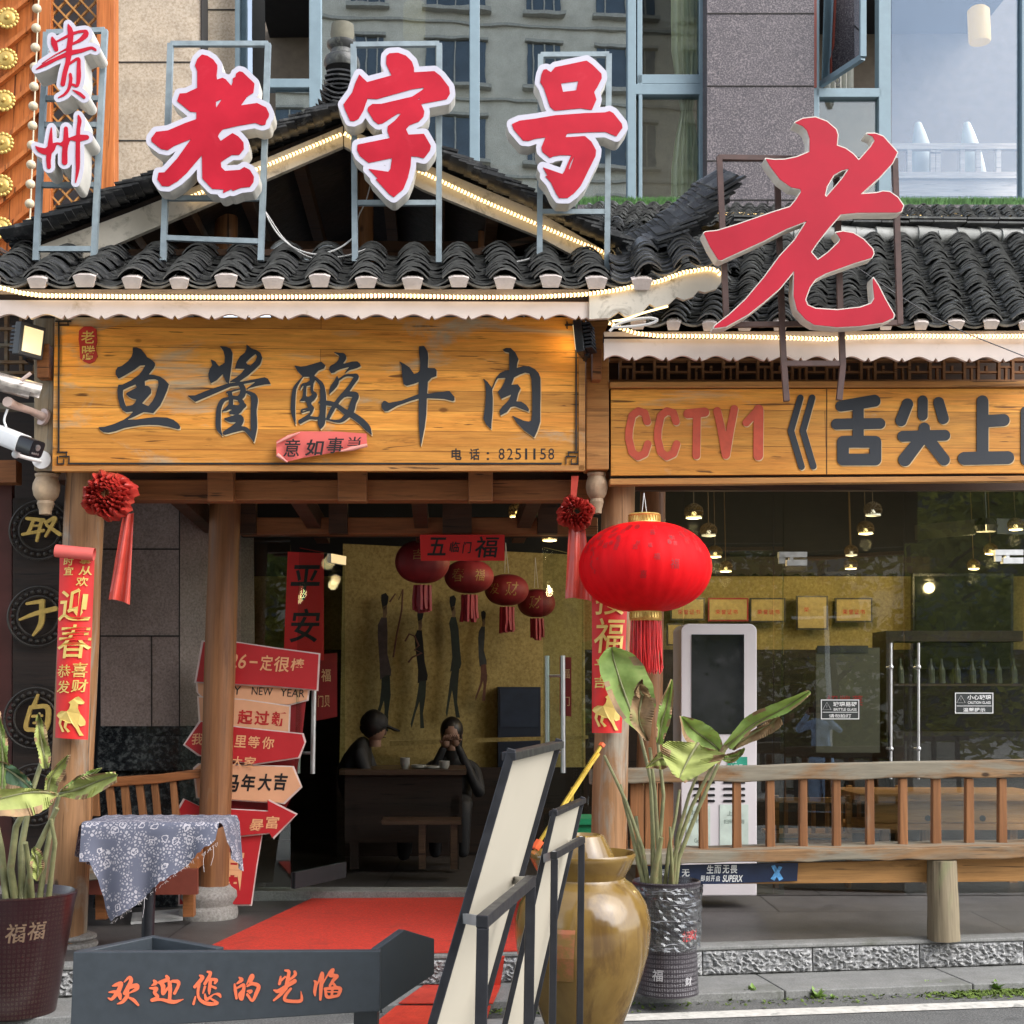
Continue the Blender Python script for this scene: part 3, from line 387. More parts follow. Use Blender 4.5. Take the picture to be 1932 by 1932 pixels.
'cctv2': [[14757,9019,-32,13,-134,103,-20,20,-10,18,-68,312,-10,236,74,310,10,24,22,24,124,102,28,14,26,3,36,-9,144,-68,34,-26,16,-30,68,-200,7,-32,-11,-40,-24,-27,-36,-15,-40,3,-28,17,-18,24,-62,178,-8,12,-70,30,-56,-44,-8,-11,-59,-237,-2,-32,9,-188,55,-250,73,-57,12,0,46,15,8,12,50,156,20,24,32,16,38,0,34,-16,21,-26,10,-34,-5,-32,-56,-186,-19,-36,-23,-17,-30,-11,-130,-41]],
'T': [[15593,9025,-378,38,-32,14,-20,18,-18,28,-8,32,2,30,11,28,19,25,24,17,36,11,110,-8,10,7,-11,824,6,30,16,26,23,18,30,10,32,-2,32,-16,22,-26,10,-34,14,-848,10,-8,92,-10,34,-12,35,-32,11,-22,6,-24,0,-22,-5,-24,-11,-22,-15,-18,-41,-24]],
'V': [[16253,8971,-26,8,-20,13,-14,17,-11,24,-103,525,-6,-9,-13,-74,-89,-390,-12,-30,-18,-20,-20,-13,-24,-6,-28,1,-22,8,-23,18,-13,20,-8,24,1,34,89,394,99,584,9,22,15,20,21,14,22,8,34,0,28,-11,31,-29,15,-30,96,-582,86,-446,-5,-40,-21,-31,-30,-19]],
'one': [[16783,8963,-32,12,-26,20,-16,22,-13,36,-11,14,-220,238,-16,28,-5,28,7,32,20,30,36,20,34,2,24,-7,18,-11,98,-105,8,-4,4,4,-6,773,10,38,25,36,35,21,42,6,34,-7,32,-19,22,-27,15,-42,10,-1028,-11,-50,-28,-36,-44,-23]],
'br1': [[17721,8737,-22,6,-18,12,-20,30,-210,728,-5,28,5,26,236,790,12,22,14,14,20,11,24,4,29,-7,25,-20,14,-26,2,-30,-233,-784,205,-720,-1,-34,-17,-28,-27,-18],
 [17981,8737,-36,15,-15,17,-9,18,-206,730,-3,30,236,802,11,20,20,19,18,8,24,2,28,-8,24,-19,13,-26,1,-32,-228,-772,202,-726,-5,-34,-17,-25,-26,-15]],
'she': [[19363,8741,-762,131,-28,10,-26,17,-30,40,-13,44,7,50,23,40,23,21,20,11,26,8,32,3,238,-34,10,3,3,8,0,160,-5,11,-376,9,-32,12,-29,20,-21,28,-13,32,-1,46,15,42,29,34,40,21,36,6,344,-6,8,2,5,7,0,122,-5,11,-202,2,-38,5,-34,14,-24,17,-20,25,-14,30,-7,38,1,410,7,32,17,32,18,20,32,21,46,12,744,0,32,-8,30,-17,24,-24,16,-26,13,-54,0,-396,-6,-38,-15,-32,-16,-21,-22,-17,-46,-19,-34,-4,-238,0,-9,-3,-4,-8,0,-122,6,-12,379,-10,30,-11,28,-20,19,-25,14,-32,3,-40,-5,-26,-11,-24,-26,-32,-38,-22,-36,-7,-350,4,-12,-7,-1,-196,4,-12,275,-44,24,-10,25,-18,19,-22,14,-26,8,-28,2,-34,-7,-34,-16,-32,-27,-28,-24,-15,-30,-12],
 [18809,9915,446,0,7,12,-1,114,-12,7,-440,-1,-7,-12,0,-108]],
'jian': [[20427,8755,-36,10,-32,22,-18,24,-13,32,-2,366,9,38,26,38,34,22,46,9,34,-6,36,-21,22,-26,15,-34,2,-370,-11,-40,-26,-36,-38,-22],
 [20781,8791,-48,15,-22,16,-17,19,-20,46,0,50,115,391,24,31,38,24,32,9,40,-3,44,-19,32,-35,12,-26,6,-26,-3,-42,-113,-384,-21,-30,-31,-23,-34,-11],
 [20085,8823,-30,8,-26,14,-23,20,-15,22,-156,400,-2,46,18,50,32,34,42,20,38,5,40,-9,34,-20,27,-30,159,-406,3,-38,-3,-22,-12,-30,-15,-22,-25,-22,-26,-13,-30,-7],
 [20463,9357,-28,6,-26,12,-39,36,-18,40,-4,70,-7,10,-364,12,-28,8,-22,13,-23,21,-13,20,-14,50,4,38,19,40,35,33,32,13,30,5,106,-4,66,0,6,3,-3,10,-246,294,-20,34,-12,56,10,54,26,44,21,20,26,16,44,14,42,0,42,-12,37,-24,21,-24,296,-402,18,-16,17,12,315,402,26,24,50,21,54,0,28,-11,28,-18,30,-38,12,-34,3,-32,-5,-30,-14,-32,-263,-340,9,-7,178,-5,30,-8,24,-13,32,-35,16,-42,0,-44,-15,-40,-19,-23,-22,-18,-24,-11,-28,-6,-332,6,-7,-10,-5,-66,-10,-26,-14,-20,-25,-24,-27,-14,-24,-7]],
'shang': [[21751,8755,-38,10,-40,26,-24,32,-15,44,-1,1128,-6,6,-20,3,-262,4,-54,17,-37,28,-28,44,-10,46,1,30,8,30,20,36,32,30,36,19,44,8,964,-18,56,-12,34,-21,27,-28,16,-30,10,-40,-3,-42,-12,-36,-24,-35,-30,-23,-30,-14,-36,-7,-422,8,-9,-3,-4,-10,2,-522,21,-7,316,-18,52,-12,28,-17,17,-16,26,-40,10,-52,-11,-50,-15,-28,-28,-28,-29,-17,-36,-9,-340,18,-9,-2,-4,-10,0,-294,-9,-42,-22,-38,-34,-29,-38,-15]],
'de2': [[23603,8845,-32,8,-24,14,-22,22,-14,24,-56,220,-28,38,-11,26,-4,30,7,48,-34,124,-5,-20,-2,-290,-9,-28,-16,-26,-18,-18,-26,-16,-48,-13,-532,0,-50,15,-22,15,-22,25,-16,32,-7,40,0,1076,6,38,11,24,14,21,24,21,32,16,34,7,524,0,42,-8,36,-21,31,-38,14,-44,2,-644,7,0,40,32,40,13,48,-7,40,-24,18,-22,10,-22,49,-192,9,-12,258,-48,86,-8,52,8,18,16,18,56,7,110,-11,206,-20,164,-29,168,-20,86,-7,13,-10,4,-68,-7,-56,8,-36,14,-24,20,-20,32,-8,30,1,34,9,28,14,22,18,18,26,15,28,8,58,-3,72,9,66,-7,32,-10,56,-42,20,-22,41,-88,28,-116,31,-180,25,-204,10,-174,-8,-162,-43,-144,-24,-36,-72,-58,-30,-18,-30,-9,-90,-13,-34,-1,-112,11,-162,27,-3,-9,26,-106,-1,-32,-7,-26,-19,-30,-26,-22,-34,-14],
 [22871,9241,246,-1,10,4,3,9,0,274,-4,10,-9,3,-240,0,-10,-4,-3,-9,0,-274],
 [22871,9767,246,-1,10,4,3,9,0,274,-4,10,-9,3,-240,0,-10,-4,-3,-9,0,-274]],
}
BORDER = {
'old': [[4451,1093,-28,8,-28,17,-118,115,-21,38,-51,148,-4,34,4,34,47,110,-3,274,-151,72,-143,12,-48,22,-22,22,-17,30,-60,180,2,60,31,50,308,248,4,12,-466,195,-240,27,-42,12,-45,36,-101,138,-15,28,-8,46,0,64,6,38,15,32,28,30,226,174,34,13,138,26,50,1,44,-16,92,-64,18,-6,-57,86,-237,257,-14,6,-104,9,-30,15,-26,25,-22,46,-27,140,-2,38,6,34,17,32,93,136,43,40,28,12,44,6,128,8,36,-4,54,-26,202,-123,202,-184,132,-151,7,12,5,190,16,52,33,42,197,205,50,35,44,8,112,6,33,46,25,22,34,14,38,3,34,-7,108,-50,48,11,48,-4,180,-70,214,-24,24,-13,26,-22,86,-128,15,-42,9,-104,0,-40,-8,-30,-88,-158,-18,-24,-28,-22,-118,-64,-30,-14,-28,-5,-32,1,-26,8,-92,58,-234,16,-14,-4,-6,-12,10,-12,140,-89,146,-4,48,-17,35,-32,97,-124,16,-28,8,-50,-9,-146,-10,-40,-20,-34,-93,-108,-26,-28,-38,-28,-2,-10,316,-56,130,45,34,5,54,-8,82,-26,24,-18,19,-26,27,-100,42,-58,14,-30,14,-100,-7,-52,-70,-150,-33,-39,-220,-109,-75,-16,43,-48,16,-42,20,-212,-6,-50,-12,-26,-23,-28,-255,-244,-24,-17,-28,-12,-80,-19,-44,0,-42,17,-88,67,-24,32,-17,46,-37,26,-14,0,-88,-39,-38,-8,-8,-11,9,-96,-9,-90,-18,-37,-98,-133,-32,-26,-138,-86,-134,-29]],
'zi': [[8777,1047,-152,10,-48,11,-26,15,-51,46,-47,54,-14,58,-8,170,9,48,56,118,-5,15,-324,86,-14,-8,-120,-118,-30,-18,-32,-8,-38,1,-34,12,-26,19,-25,33,-77,170,-76,223,-191,257,-16,34,-5,36,7,44,69,180,89,194,21,27,28,22,38,14,84,10,34,-1,34,-11,120,-59,28,-28,50,-82,12,-8,92,137,116,96,28,15,26,6,40,1,48,-9,12,5,2,57,9,38,-9,11,-562,113,-50,21,-30,31,-18,42,-12,136,2,34,14,40,74,144,26,26,145,116,-10,66,11,52,17,26,129,136,11,54,21,38,321,350,113,78,28,10,28,4,40,-6,40,-20,196,-169,44,-51,106,-258,67,-284,9,-104,14,-3,142,34,38,-2,34,-12,49,-45,123,-168,20,-42,22,-110,-4,-54,-172,-304,-32,-29,-42,-15,-36,-3,-132,8,-21,-5,125,-56,133,-146,17,-40,21,-120,-1,-38,-13,-42,2,-12,401,-78,36,-12,44,-38,76,-114,16,-36,5,-38,-20,-164,-19,-50,-197,-258,-135,-110,-42,-28,-46,-11,-336,17,-8,-12,-45,-134,-15,-30,-158,-160,-36,-20,-176,-64,-32,-6],
 [8517,3657,16,0,2,10,-12,5,-15,-5,-2,-4]],
'hao': [[12983,1221,-714,148,-42,19,-46,42,-52,-19,-44,-3,-84,19,-40,21,-31,39,-54,132,-29,170,0,48,16,44,76,122,130,396,31,60,-11,6,-232,41,-386,50,-194,87,-35,34,-18,44,1,60,49,146,213,252,31,30,49,20,134,11,42,-6,120,-42,24,2,-12,49,-2,34,19,106,12,32,41,46,170,140,-14,0,-62,-18,-48,2,-44,22,-35,44,-9,32,0,40,12,36,48,88,-7,56,7,42,18,32,121,132,105,224,76,116,36,37,44,18,198,4,38,-5,30,-11,166,-124,174,-199,326,-652,16,-44,12,-144,-5,-38,-91,-174,-38,-60,0,-10,202,-6,220,90,32,7,40,-3,36,-16,32,-30,139,-194,18,-44,0,-52,-19,-92,-13,-32,-193,-242,-34,-34,-98,-50,-40,-11,-44,3,-84,26,-94,5,-13,-5,0,-12,48,-110,7,-36,-4,-38,-34,-118,46,-76,106,-216,6,-44,-12,-112,-27,-52,-217,-216,-144,-102,-30,-11],
 [12421,3555,37,0,7,12,-53,126,-11,12,-212,-72,-25,-14,59,-10,78,-34]],
'bigold': [[18039,2577,-262,30,-174,86,-16,18,2,14,12,12,170,75,82,83,59,166,0,272,-7,17,-255,105,-265,56,-232,7,-190,-24,-14,3,-10,12,4,22,88,150,232,307,256,179,180,36,15,10,6,28,-7,18,-100,156,-116,139,-18,11,-340,106,-818,284,-440,135,-254,27,-40,22,-15,16,-2,14,7,20,134,290,172,272,22,17,78,12,914,-417,542,-282,356,-137,18,1,-226,358,-328,354,-357,484,-401,476,-372,348,-312,236,-8,14,-11,46,3,16,10,9,24,2,258,-39,488,-270,356,-280,350,-300,274,-332,6,8,1,56,-10,424,79,314,184,213,204,128,514,54,514,-25,506,-76,224,-98,23,-20,14,-72,-5,-24,-186,-324,-154,-306,-112,-174,-16,-12,-14,2,-10,12,-14,82,34,380,-58,97,-194,69,-54,17,-492,53,-472,-29,-168,-71,-43,-96,-1,-26,92,-254,130,-178,228,-125,616,-221,382,-116,16,-14,42,-82,3,-26,-25,-102,-207,-220,-233,-142,-240,-38,-142,23,-19,9,-6,14,5,14,87,124,-1,14,-24,48,-240,228,-198,143,-12,3,-12,-10,-106,-124,-5,-10,3,-12,114,-170,270,-344,244,-281,20,-9,366,-37,860,-1,94,-23,16,-10,51,-137,-9,-24,-118,-170,-186,-132,-158,-15,-154,37,-252,19,-25,-3,16,-22,354,-312,269,-294,20,-30,107,-226,1,-14,-7,-14,-311,-348,-20,-12,-176,-62,-176,-1,-26,8,-6,17,10,17,130,62,31,57,3,18,-64,114,-241,270,-23,17,-112,-121,-168,-121,-180,-66,-3,-13,21,-210,-36,-114,-12,-20,-206,-178,-250,-93],
 [18739,3769,10,2,-1,12,-123,178,-310,356,-8,7,-8,-2,-2,-17,40,-174,144,-240,168,-100]],
'gui': [[1487,437,-44,21,-19,21,-13,28,-9,88,4,102,-7,14,-130,70,-12,-4,-42,-42,-50,-17,-30,1,-26,8,-26,16,-19,20,-13,24,-7,28,-6,100,5,54,17,68,53,106,1,14,-245,168,-22,22,-21,38,-93,71,-16,19,-12,26,-1,54,15,32,34,30,34,11,42,-2,200,-71,228,-120,86,-35,3,15,-35,110,-22,90,-42,246,6,42,17,36,31,33,39,23,3,8,-24,22,-82,50,-30,32,-11,24,-3,30,4,28,12,26,24,26,30,17,32,5,32,-5,92,-33,50,-24,36,-25,70,-70,10,-4,214,157,38,15,56,-2,37,-17,29,-28,19,-38,5,-38,-6,-35,-20,-37,-77,-76,-60,-50,39,-108,23,-154,0,-96,-8,-116,2,-138,-20,-94,9,-8,142,-56,82,34,42,1,32,-11,37,-28,20,-32,9,-42,-3,-36,-15,-34,-23,-26,-85,-54,-66,-16,-96,2,76,-83,24,-49,9,-34,4,-40,-8,-54,-22,-46,-27,-30,-42,-27,-64,-14,-84,5,-122,19,-47,-67,-69,-66,-36,-17],
 [1373,985,8,-2,4,6,-2,12,-6,5,-9,-7]],
'zhou': [[1733,2453,-32,5,-32,17,-22,23,-15,31,-6,36,-1,116,-24,164,-28,-76,-47,-44,-31,-13,-38,-4,-34,5,-36,17,-35,33,-22,48,-19,244,-12,8,-38,-4,-11,-12,-15,-226,-10,-42,-26,-33,-28,-17,-36,-6,-36,7,-39,29,-20,36,-39,186,-34,200,-12,4,-58,-14,-94,-30,-42,0,-30,12,-26,24,-15,26,-5,28,4,32,30,74,22,40,22,26,54,46,114,58,4,86,19,142,27,50,46,34,50,12,48,-7,36,-19,36,-40,14,-32,4,-30,-5,-154,14,-102,8,-18,41,-41,8,7,0,228,20,48,34,38,34,20,28,10,36,4,40,-6,58,-31,53,-69,6,28,0,62,-15,334,12,32,22,25,30,17,28,5,28,-2,26,-11,23,-18,16,-22,52,-164,29,-116,12,-82,9,-132,-1,-384,14,-11,98,-27,34,-20,24,-24,16,-28,15,-58,-5,-38,-12,-30,-13,-22,-31,-30,-50,-22,-76,-5,-11,-7,2,-44,27,-140,-8,-92,-26,-60,-43,-64,-41,-27]],
}
for _d in (GLY, BORDER):
    for _v in _d.values():
        for _c in _v:
            for _i in range(2, len(_c)): _c[_i] += _c[_i - 2]
# ---------------------------------------------------------------- the materials of this place
W_SIGN = wood('sign_pine', (.66, .245, .036), (.94, .44, .080), 0, .5, 1, ((.42, .36, .25), .535), .085, (.115, 6.2))
W_SIGN2 = wood('sign_pine_newer', (.68, .26, .038), (.94, .45, .08), 0, .5, 1, ((.44, .38, .28), .57), .075, (.21, 4.5))
W_TRIM = wood('sign_trim_pine', (.36, .15, .04), (.55, .27, .08), 0, .55, 1, ((.35, .29, .2), .6), .03)
W_POST = wood('pine_post', (.165, .066, .025), (.31, .14, .055), 2, .5, 1, ((.24, .2, .15), .62), .09)
W_POSTOLD = wood('weathered_post', (.22, .105, .042), (.40, .215, .10), 2, .6, 1, ((.32, .28, .22), .53), .09)
W_BEAM = wood('stained_beam', (.22, .078, .025), (.36, .14, .048), 0, .5, 1, None, .04)
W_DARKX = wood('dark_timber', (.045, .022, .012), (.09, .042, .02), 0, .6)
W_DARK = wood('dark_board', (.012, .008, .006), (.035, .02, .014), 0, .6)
W_GREYX = wood('grey_rail_timber', (.15, .075, .03), (.31, .18, .085), 0, .8, 1, ((.235, .215, .165), .40), .08)
W_GREYZ = wood('grey_log', (.15, .115, .07), (.28, .23, .15), 2, .75, 1, ((.2, .22, .1), .62), .05)
W_BAL = wood('baluster_pine', (.17, .068, .024), (.33, .145, .055), 2, .6, 1, ((.25, .19, .13), .64), .03)
W_APRON = wood('apron_pine', (.35, .17, .05), (.5, .26, .09), 0, .55, 1, None, .04)
W_SCREEN = wood('orange_screen_timber', (.40, .105, .022), (.62, .20, .05), 2, .5, 1, None, .04)
W_SLAT = wood('lattice_slat', (.42, .19, .05), (.60, .31, .1), 2, .55)
W_FRET = wood('frieze_slat', (.24, .1, .035), (.38, .18, .07), 0, .6)
W_GREYPOST = wood('grey_square_post', (.24, .18, .11), (.42, .34, .23), 2, .7, 1, ((.34, .33, .28), .5))
W_INT = wood('indoor_pine', (.28, .12, .035), (.46, .22, .07), 0, .5)
W_TABLE = wood('dark_table_wood', (.05, .03, .02), (.1, .06, .035), 0, .35)
M_BULB = plain('turned_wood', (.42, .30, .19), .6, var=.35, scale=12, bmp=.2)
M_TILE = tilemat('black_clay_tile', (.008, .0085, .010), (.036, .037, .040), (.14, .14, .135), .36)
M_EDGE = plain('worn_tile_edge', (.13, .13, .125), .6, var=.6, scale=16)
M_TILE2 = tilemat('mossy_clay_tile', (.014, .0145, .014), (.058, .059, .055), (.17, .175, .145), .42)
M_RIDGE = tilemat('pale_ridge_tile', (.30, .30, .28), (.46, .46, .44), (.16, .16, .14), .7)
M_MORTAR = plain('white_mortar', (.52, .45, .41), .85, var=.12, scale=18, bmp=.4, dirt=((.3, .25, .2), 9, .6))
M_FASCIA = plain('cream_painted_board', (.56, .475, .43), .6, var=.06, scale=7, dirt=((.34, .26, .18), 5.5, .60))
M_BARGE = plain('stained_bargeboard', (.54, .49, .41), .6, var=.1, scale=6, dirt=((.12, .1, .07), 6, .535))
M_REDACR = plain('red_acrylic', (.45, .008, .025), .45, var=.22, scale=2.6, spec=.3, dirt=((.52, .028, .05), 3.4, .58))
M_REDACR2 = plain('faded_red_acrylic', (.40, .009, .027), .5, var=.12, scale=3, spec=.25, dirt=((.60, .10, .14), 3.2, .66))
M_WHITEACR = plain('white_acrylic', (.53, .515, .59), .5, var=.03, scale=5)
M_RETURN = plain('cream_letter_return', (.62, .59, .53), .5, var=.1, scale=14, dirt=((.3, .27, .22), 7, .66))
M_GALV = plain('galvanised_tube', (.26, .315, .345), .5, .2, var=.18, scale=16, dirt=((.2, .12, .08), 11, .68))
M_RUST = plain('rust_brown_tube', (.085, .048, .042), .6, .1, var=.25, scale=20)
M_BLACKPAINT = plain('slate_black_paint', (.017, .021, .029), .62, var=.15, scale=20, bmp=.1)
M_REDPAINT = plain('carved_red_paint', (.50, .075, .035), .6, var=.14, scale=18)
M_BLACKLINE = plain('black_line_paint', (.012, .011, .012), .5)
M_SEAL = plain('seal_red', (.42, .025, .02), .5, var=.2)
M_GOLD = plain('gold_leaf', (.62, .42, .12), .38, .55, var=.18, scale=30)
M_GOLDINK = plain('gold_ink', (.70, .50, .14), .4, .2, var=.1, scale=20)
M_REDPAPER = plain('red_paper', (.66, .018, .016), .55, var=.08, scale=6)
M_PINKPAPER = plain('faded_red_paper', (.72, .13, .11), .7, var=.08, scale=5)
M_PAPERBACK = plain('paper_back', (.72, .30, .25), .75, var=.06)
M_DARKRED = plain('dark_red_paper', (.30, .012, .014), .6, var=.12, scale=7)
M_SILK = plain('red_silk', (.50, .055, .035), .36, var=.18, scale=10, spec=.6)
M_SILKDARK = plain('red_silk_rosette', (.40, .03, .022), .34, var=.2, scale=12, spec=.6)
M_INK = plain('black_ink', (.010, .009, .010), .5)
M_BOARDRED = plain('printed_red_board', (.52, .022, .028), .4, var=.06)
M_BOARDPEACH = plain('printed_peach_board', (.80, .43, .24), .45, var=.05)
M_PEACHINK = plain('peach_ink', (.85, .45, .22), .5, var=.05)
M_REDINK = plain('red_ink', (.5, .02, .02), .5)
M_WHITE = plain('white_paint', (.72, .72, .70), .5, var=.05)
M_WHITEINK = plain('white_ink', (.75, .75, .74), .6, var=.04)
M_MARK = plain('road_line_paint', (.55, .53, .48), .8, var=.2, scale=20, dirt=((.2, .2, .18), 9, .55))
M_SLATE = plain('slate_powder_coat', (.040, .050, .060), .48, var=.12, scale=30)
M_ORANGEINK = plain('orange_lettering', (.86, .18, .075), .55, var=.05)
M_FRAMEBLK = plain('black_tube', (.020, .021, .026), .42, .3, var=.2, scale=20)
M_CREAMBOARD = plain('cream_board', (.44, .40, .32), .6, var=.03, scale=3)
M_STEEL = plain('brushed_steel', (.55, .55, .55), .42, 1, var=.08, scale=30)
M_BRASS = plain('yellow_lacquer_metal', (.55, .38, .06), .3, .5, var=.2, scale=20)
M_ORANGE = plain('orange_plastic', (.80, .13, .04), .45)
M_CAMWHITE = plain('white_plastic', (.74, .74, .74), .35, var=.04)
M_CAMOLD = plain('tarnished_chrome', (.42, .38, .35), .32, .6, var=.35, scale=22, dirt=((.12, .09, .07), 16, .58))
M_CAMBLACK = plain('black_plastic', (.012, .012, .014), .25)
M_MACHINE = plain('white_cabinet_paint', (.66, .61, .62), .35, var=.03, scale=3)
M_SCREENBLK = plain('dark_display', (.010, .012, .015), .05, var=.1, spec=1.0)
M_STICKER = plain('green_sticker', (.03, .30, .20), .4)
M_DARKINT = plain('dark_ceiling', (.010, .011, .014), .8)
M_WALLYEL = stone('straw_wall_plaster', [(.24, .175, .055), (.33, .25, .085), (.41, .32, .12)], 34, .85, dirt=((.18, .13, .05), 2.2, .6))
M_FLOORINT = stone('indoor_floor_tile', [(.05, .045, .045), (.07, .065, .06), (.09, .08, .08)], 40, .4, (.6, .6), plane='xy')
M_PLATFORM = stone('porch_floor_slab', [(.062, .056, .053), (.082, .075, .071), (.105, .098, .094)], 90, .5, (2.4, 1.2, .5), plane='xy', dirt=((.04, .036, .034), 1.8, .5))
M_KERB = stone('rough_granite', [(.13, .13, .13), (.30, .30, .30), (.50, .50, .49)], 60, .85, None, bmp=.9, dirt=((.07, .07, .065), 7, .6))
M_TREAD = stone('granite_tread', [(.15, .15, .145), (.21, .21, .20), (.27, .27, .26)], 110, .8, None, dirt=((.10, .105, .08), 3.2, .54))
M_ASPH = stone('asphalt', [(.06, .06, .058), (.115, .115, .11), (.20, .20, .19)], 95, .85, None, bmp=.8, dirt=((.03, .032, .03), 3, .55))
M_BEIGE = stone('beige_granite_cladding', [(.36, .285, .205), (.49, .405, .31), (.58, .50, .40)], 46, .7, None, bmp=.15, dirt=((.22, .18, .14), 1.6, .62))
M_PURPLE = stone('purple_granite_cladding', [(.030, .026, .032), (.085, .070, .080), (.25, .21, .21)], 78, .5, None, bmp=.05)
M_BROWNST = stone('brown_granite_cladding', [(.22, .165, .142), (.32, .245, .215), (.41, .325, .295)], 70, .5, None, bmp=.1)
M_DARKMARB = stone('dark_marble_base', [(.008, .010, .012), (.015, .018, .02), (.10, .11, .11)], 30, .18, None, bmp=0)
M_JOINT = plain('joint_shadow', (.03, .027, .025), .9)
M_PLINTH = stone('drum_plinth_stone', [(.19, .17, .15), (.27, .25, .225), (.34, .32, .3)], 70, .8, None, dirt=((.1, .095, .08), 5, .58))
M_MULL = plain('blue_grey_aluminium', (.21, .29, .335), .55, 0, var=.08, scale=10)
M_REDFRAME = plain('red_inner_frame', (.26, .045, .025), .5)
M_CURTAIN = plain('pale_curtain', (.74, .74, .60), .85, var=.1, scale=5)
M_GLASS = glassmat('shop_glass', (.90, .94, .91), .022, 1.5)
M_GLASSUP = glassmat('coated_window_glass', (.50, .58, .60), .48, 1.6, 0, 0, (.88, .95, 1.0))
M_GLASSDOOR = glassmat('door_leaf_glass', (.86, .91, .88), 0, 1.05)
M_GLASSSKY = glassmat('coated_blue_glass', (.95, .96, .97), .06, 1.4, 0, 0, (.70, .84, 1.0))
M_LENS = plain('lens_glass', (.01, .01, .012), .05)
M_LAMPLIT = emit('lamp_glow', (1, .72, .30), 6)
M_ROPECORE = plain('rope_light_sleeve', (.42, .16, .07), .5)
M_ROPE = emit('rope_light_glow', (1, .70, .30), 1.15, (.75, .6, .4))
M_BLOB = plain('dried_husk', (.045, .04, .035), .8, var=.5, scale=20)
M_GREENCRATE = plain('green_plastic', (.01, .20, .08), .45)
# ================================================================ SETTING
def sheet(name, pts, m, kind='structure'):
    b = MB(); b.face([V(p) for p in pts]); return tag(b.build(name, m), None, None, kind=kind)
GZ = .06                                              # street level
sheet('road', [(-150, -150, GZ), (150, -150, GZ), (150, 150, GZ), (-150, 150, GZ)], M_ASPH)
PZ = .25                                              # porch floor
e0, e1 = G(1311, 1788, PZ), G(1932, 1769, PZ); ed = (e1 - e0).normalized(); en = V((-ed.y, ed.x, 0))
def edge(s, back=0, z=0): q = e0 + ed * s + en * back; return V((q.x, q.y, z))
hit = ray(1320, 1842); tt = (edge(0).y + .01) / hit.y; TZ = CAMZ + hit.z * tt       # level of the tread
TZ = max(.07, min(.12, TZ))
TW = .42
b = MB(); b.face([edge(-6, .12, PZ), edge(7, .12, PZ), edge(7, 12, PZ), edge(-6, 12, PZ)]); struct(b.build('porch_floor', M_PLATFORM))
b = MB(); b.loft([[edge(-6, 0, z), edge(7, 0, z), edge(7, .14, z), edge(-6, .14, z)] for z in (PZ - .018, PZ + .003)]); struct(b.build('porch_edge_slab', M_TREAD, bevel=.006))
# rough kerb stones under the slab edge, one block each
for k in range(-7, 8):
    w0 = k * .622 + .05; b = MB()
    nx, nz = 44, 12; g = [[None] * (nx + 1) for _ in range(nz + 1)]
    for j in range(nz + 1):
        for i in range(nx + 1):
            x = w0 + .614 * i / nx; z = TZ + .006 + (PZ - .022 - TZ - .006) * j / nz
            dp = 0 if i in (0, nx) or j in (0, nz) else random.uniform(-.022, .004)
            g[j][i] = b.b.verts.new(edge(x, dp + .012, z))
    for j in range(nz):
        for i in range(nx): b.b.faces.new((g[j][i], g[j][i + 1], g[j + 1][i + 1], g[j + 1][i]))
    bk = [b.b.verts.new(edge(x, .12, z)) for x in (w0, w0 + .614) for z in (TZ + .006, PZ - .022)]
    b.b.faces.new((g[0][0], g[nz][0], bk[1], bk[0])); b.b.faces.new((g[0][nx], g[nz][nx], bk[3], bk[2]))
    struct(b.build('kerb_stone', M_KERB))
# granite tread in front, in long slabs
for k in range(-5, 6):
    w0 = k * 1.03 + .35; b = MB()
    b.loft([[edge(w0, -TW, z), edge(w0 + 1.024, -TW, z), edge(w0 + 1.024, .06, z), edge(w0, .06, z)] for z in (-.03, TZ)])
    struct(b.build('step_slab', M_TREAD, bevel=.006))
# pale paving added out of view to bounce light up under the eaves
sheet('bounce_pavement', [(-30, -30, GZ + .004), (30, -30, GZ + .004), (30, 5.6, GZ + .004), (-30, 5.6, GZ + .004)], stone('pale_paving', [(.30, .29, .27), (.38, .37, .35), (.45, .44, .42)], 60, .8, (1.0, .5, .5), plane='xy'))
# painted kerb line on the road
l0, l1 = G(1193, 1913, GZ + .004), G(1932, 1887, GZ + .004); ld = (l1 - l0).normalized(); ln = V((-ld.y, ld.x, 0))
sheet('road_line', [l0 - ld * 5, l1 + ld * 4, l1 + ld * 4 - ln * .14, l0 - ld * 5 - ln * .14], M_MARK)
# moss and small weeds in the gap between step and line
m_moss = plain('moss', (.10, .15, .022), .95, var=.5, scale=40, bmp=.6)
b = MB(); rnd = random.Random(3)
for i in range(7000):
    s = rnd.uniform(-1.2, 3.2); d = -TW - abs(rnd.gauss(0, .5)) * .16 - .01
    if rnd.random() > .06 + .9 * max(0, math.sin(s * 1.7 - 1.2) * .6 + math.sin(s * 5.3) * .4): continue
    if d < -TW - .2: continue
    c = edge(s, d, GZ + .002); r = rnd.uniform(.006, .016); a = rnd.uniform(0, 6.28); h = rnd.uniform(.003, .016)
    p = V((math.cos(a), math.sin(a), 0)) * r; q = V((-math.sin(a), math.cos(a), 0)) * r
    b.face([c - p, c + q * .7, c + p + V((0, 0, h)), c - q * .7 + V((0, 0, h * .5))])
tag(b.build('moss', m_moss), None, None, kind='stuff')
m_weed = plain('weed_green', (.17, .28, .05), .6, var=.3, scale=30)
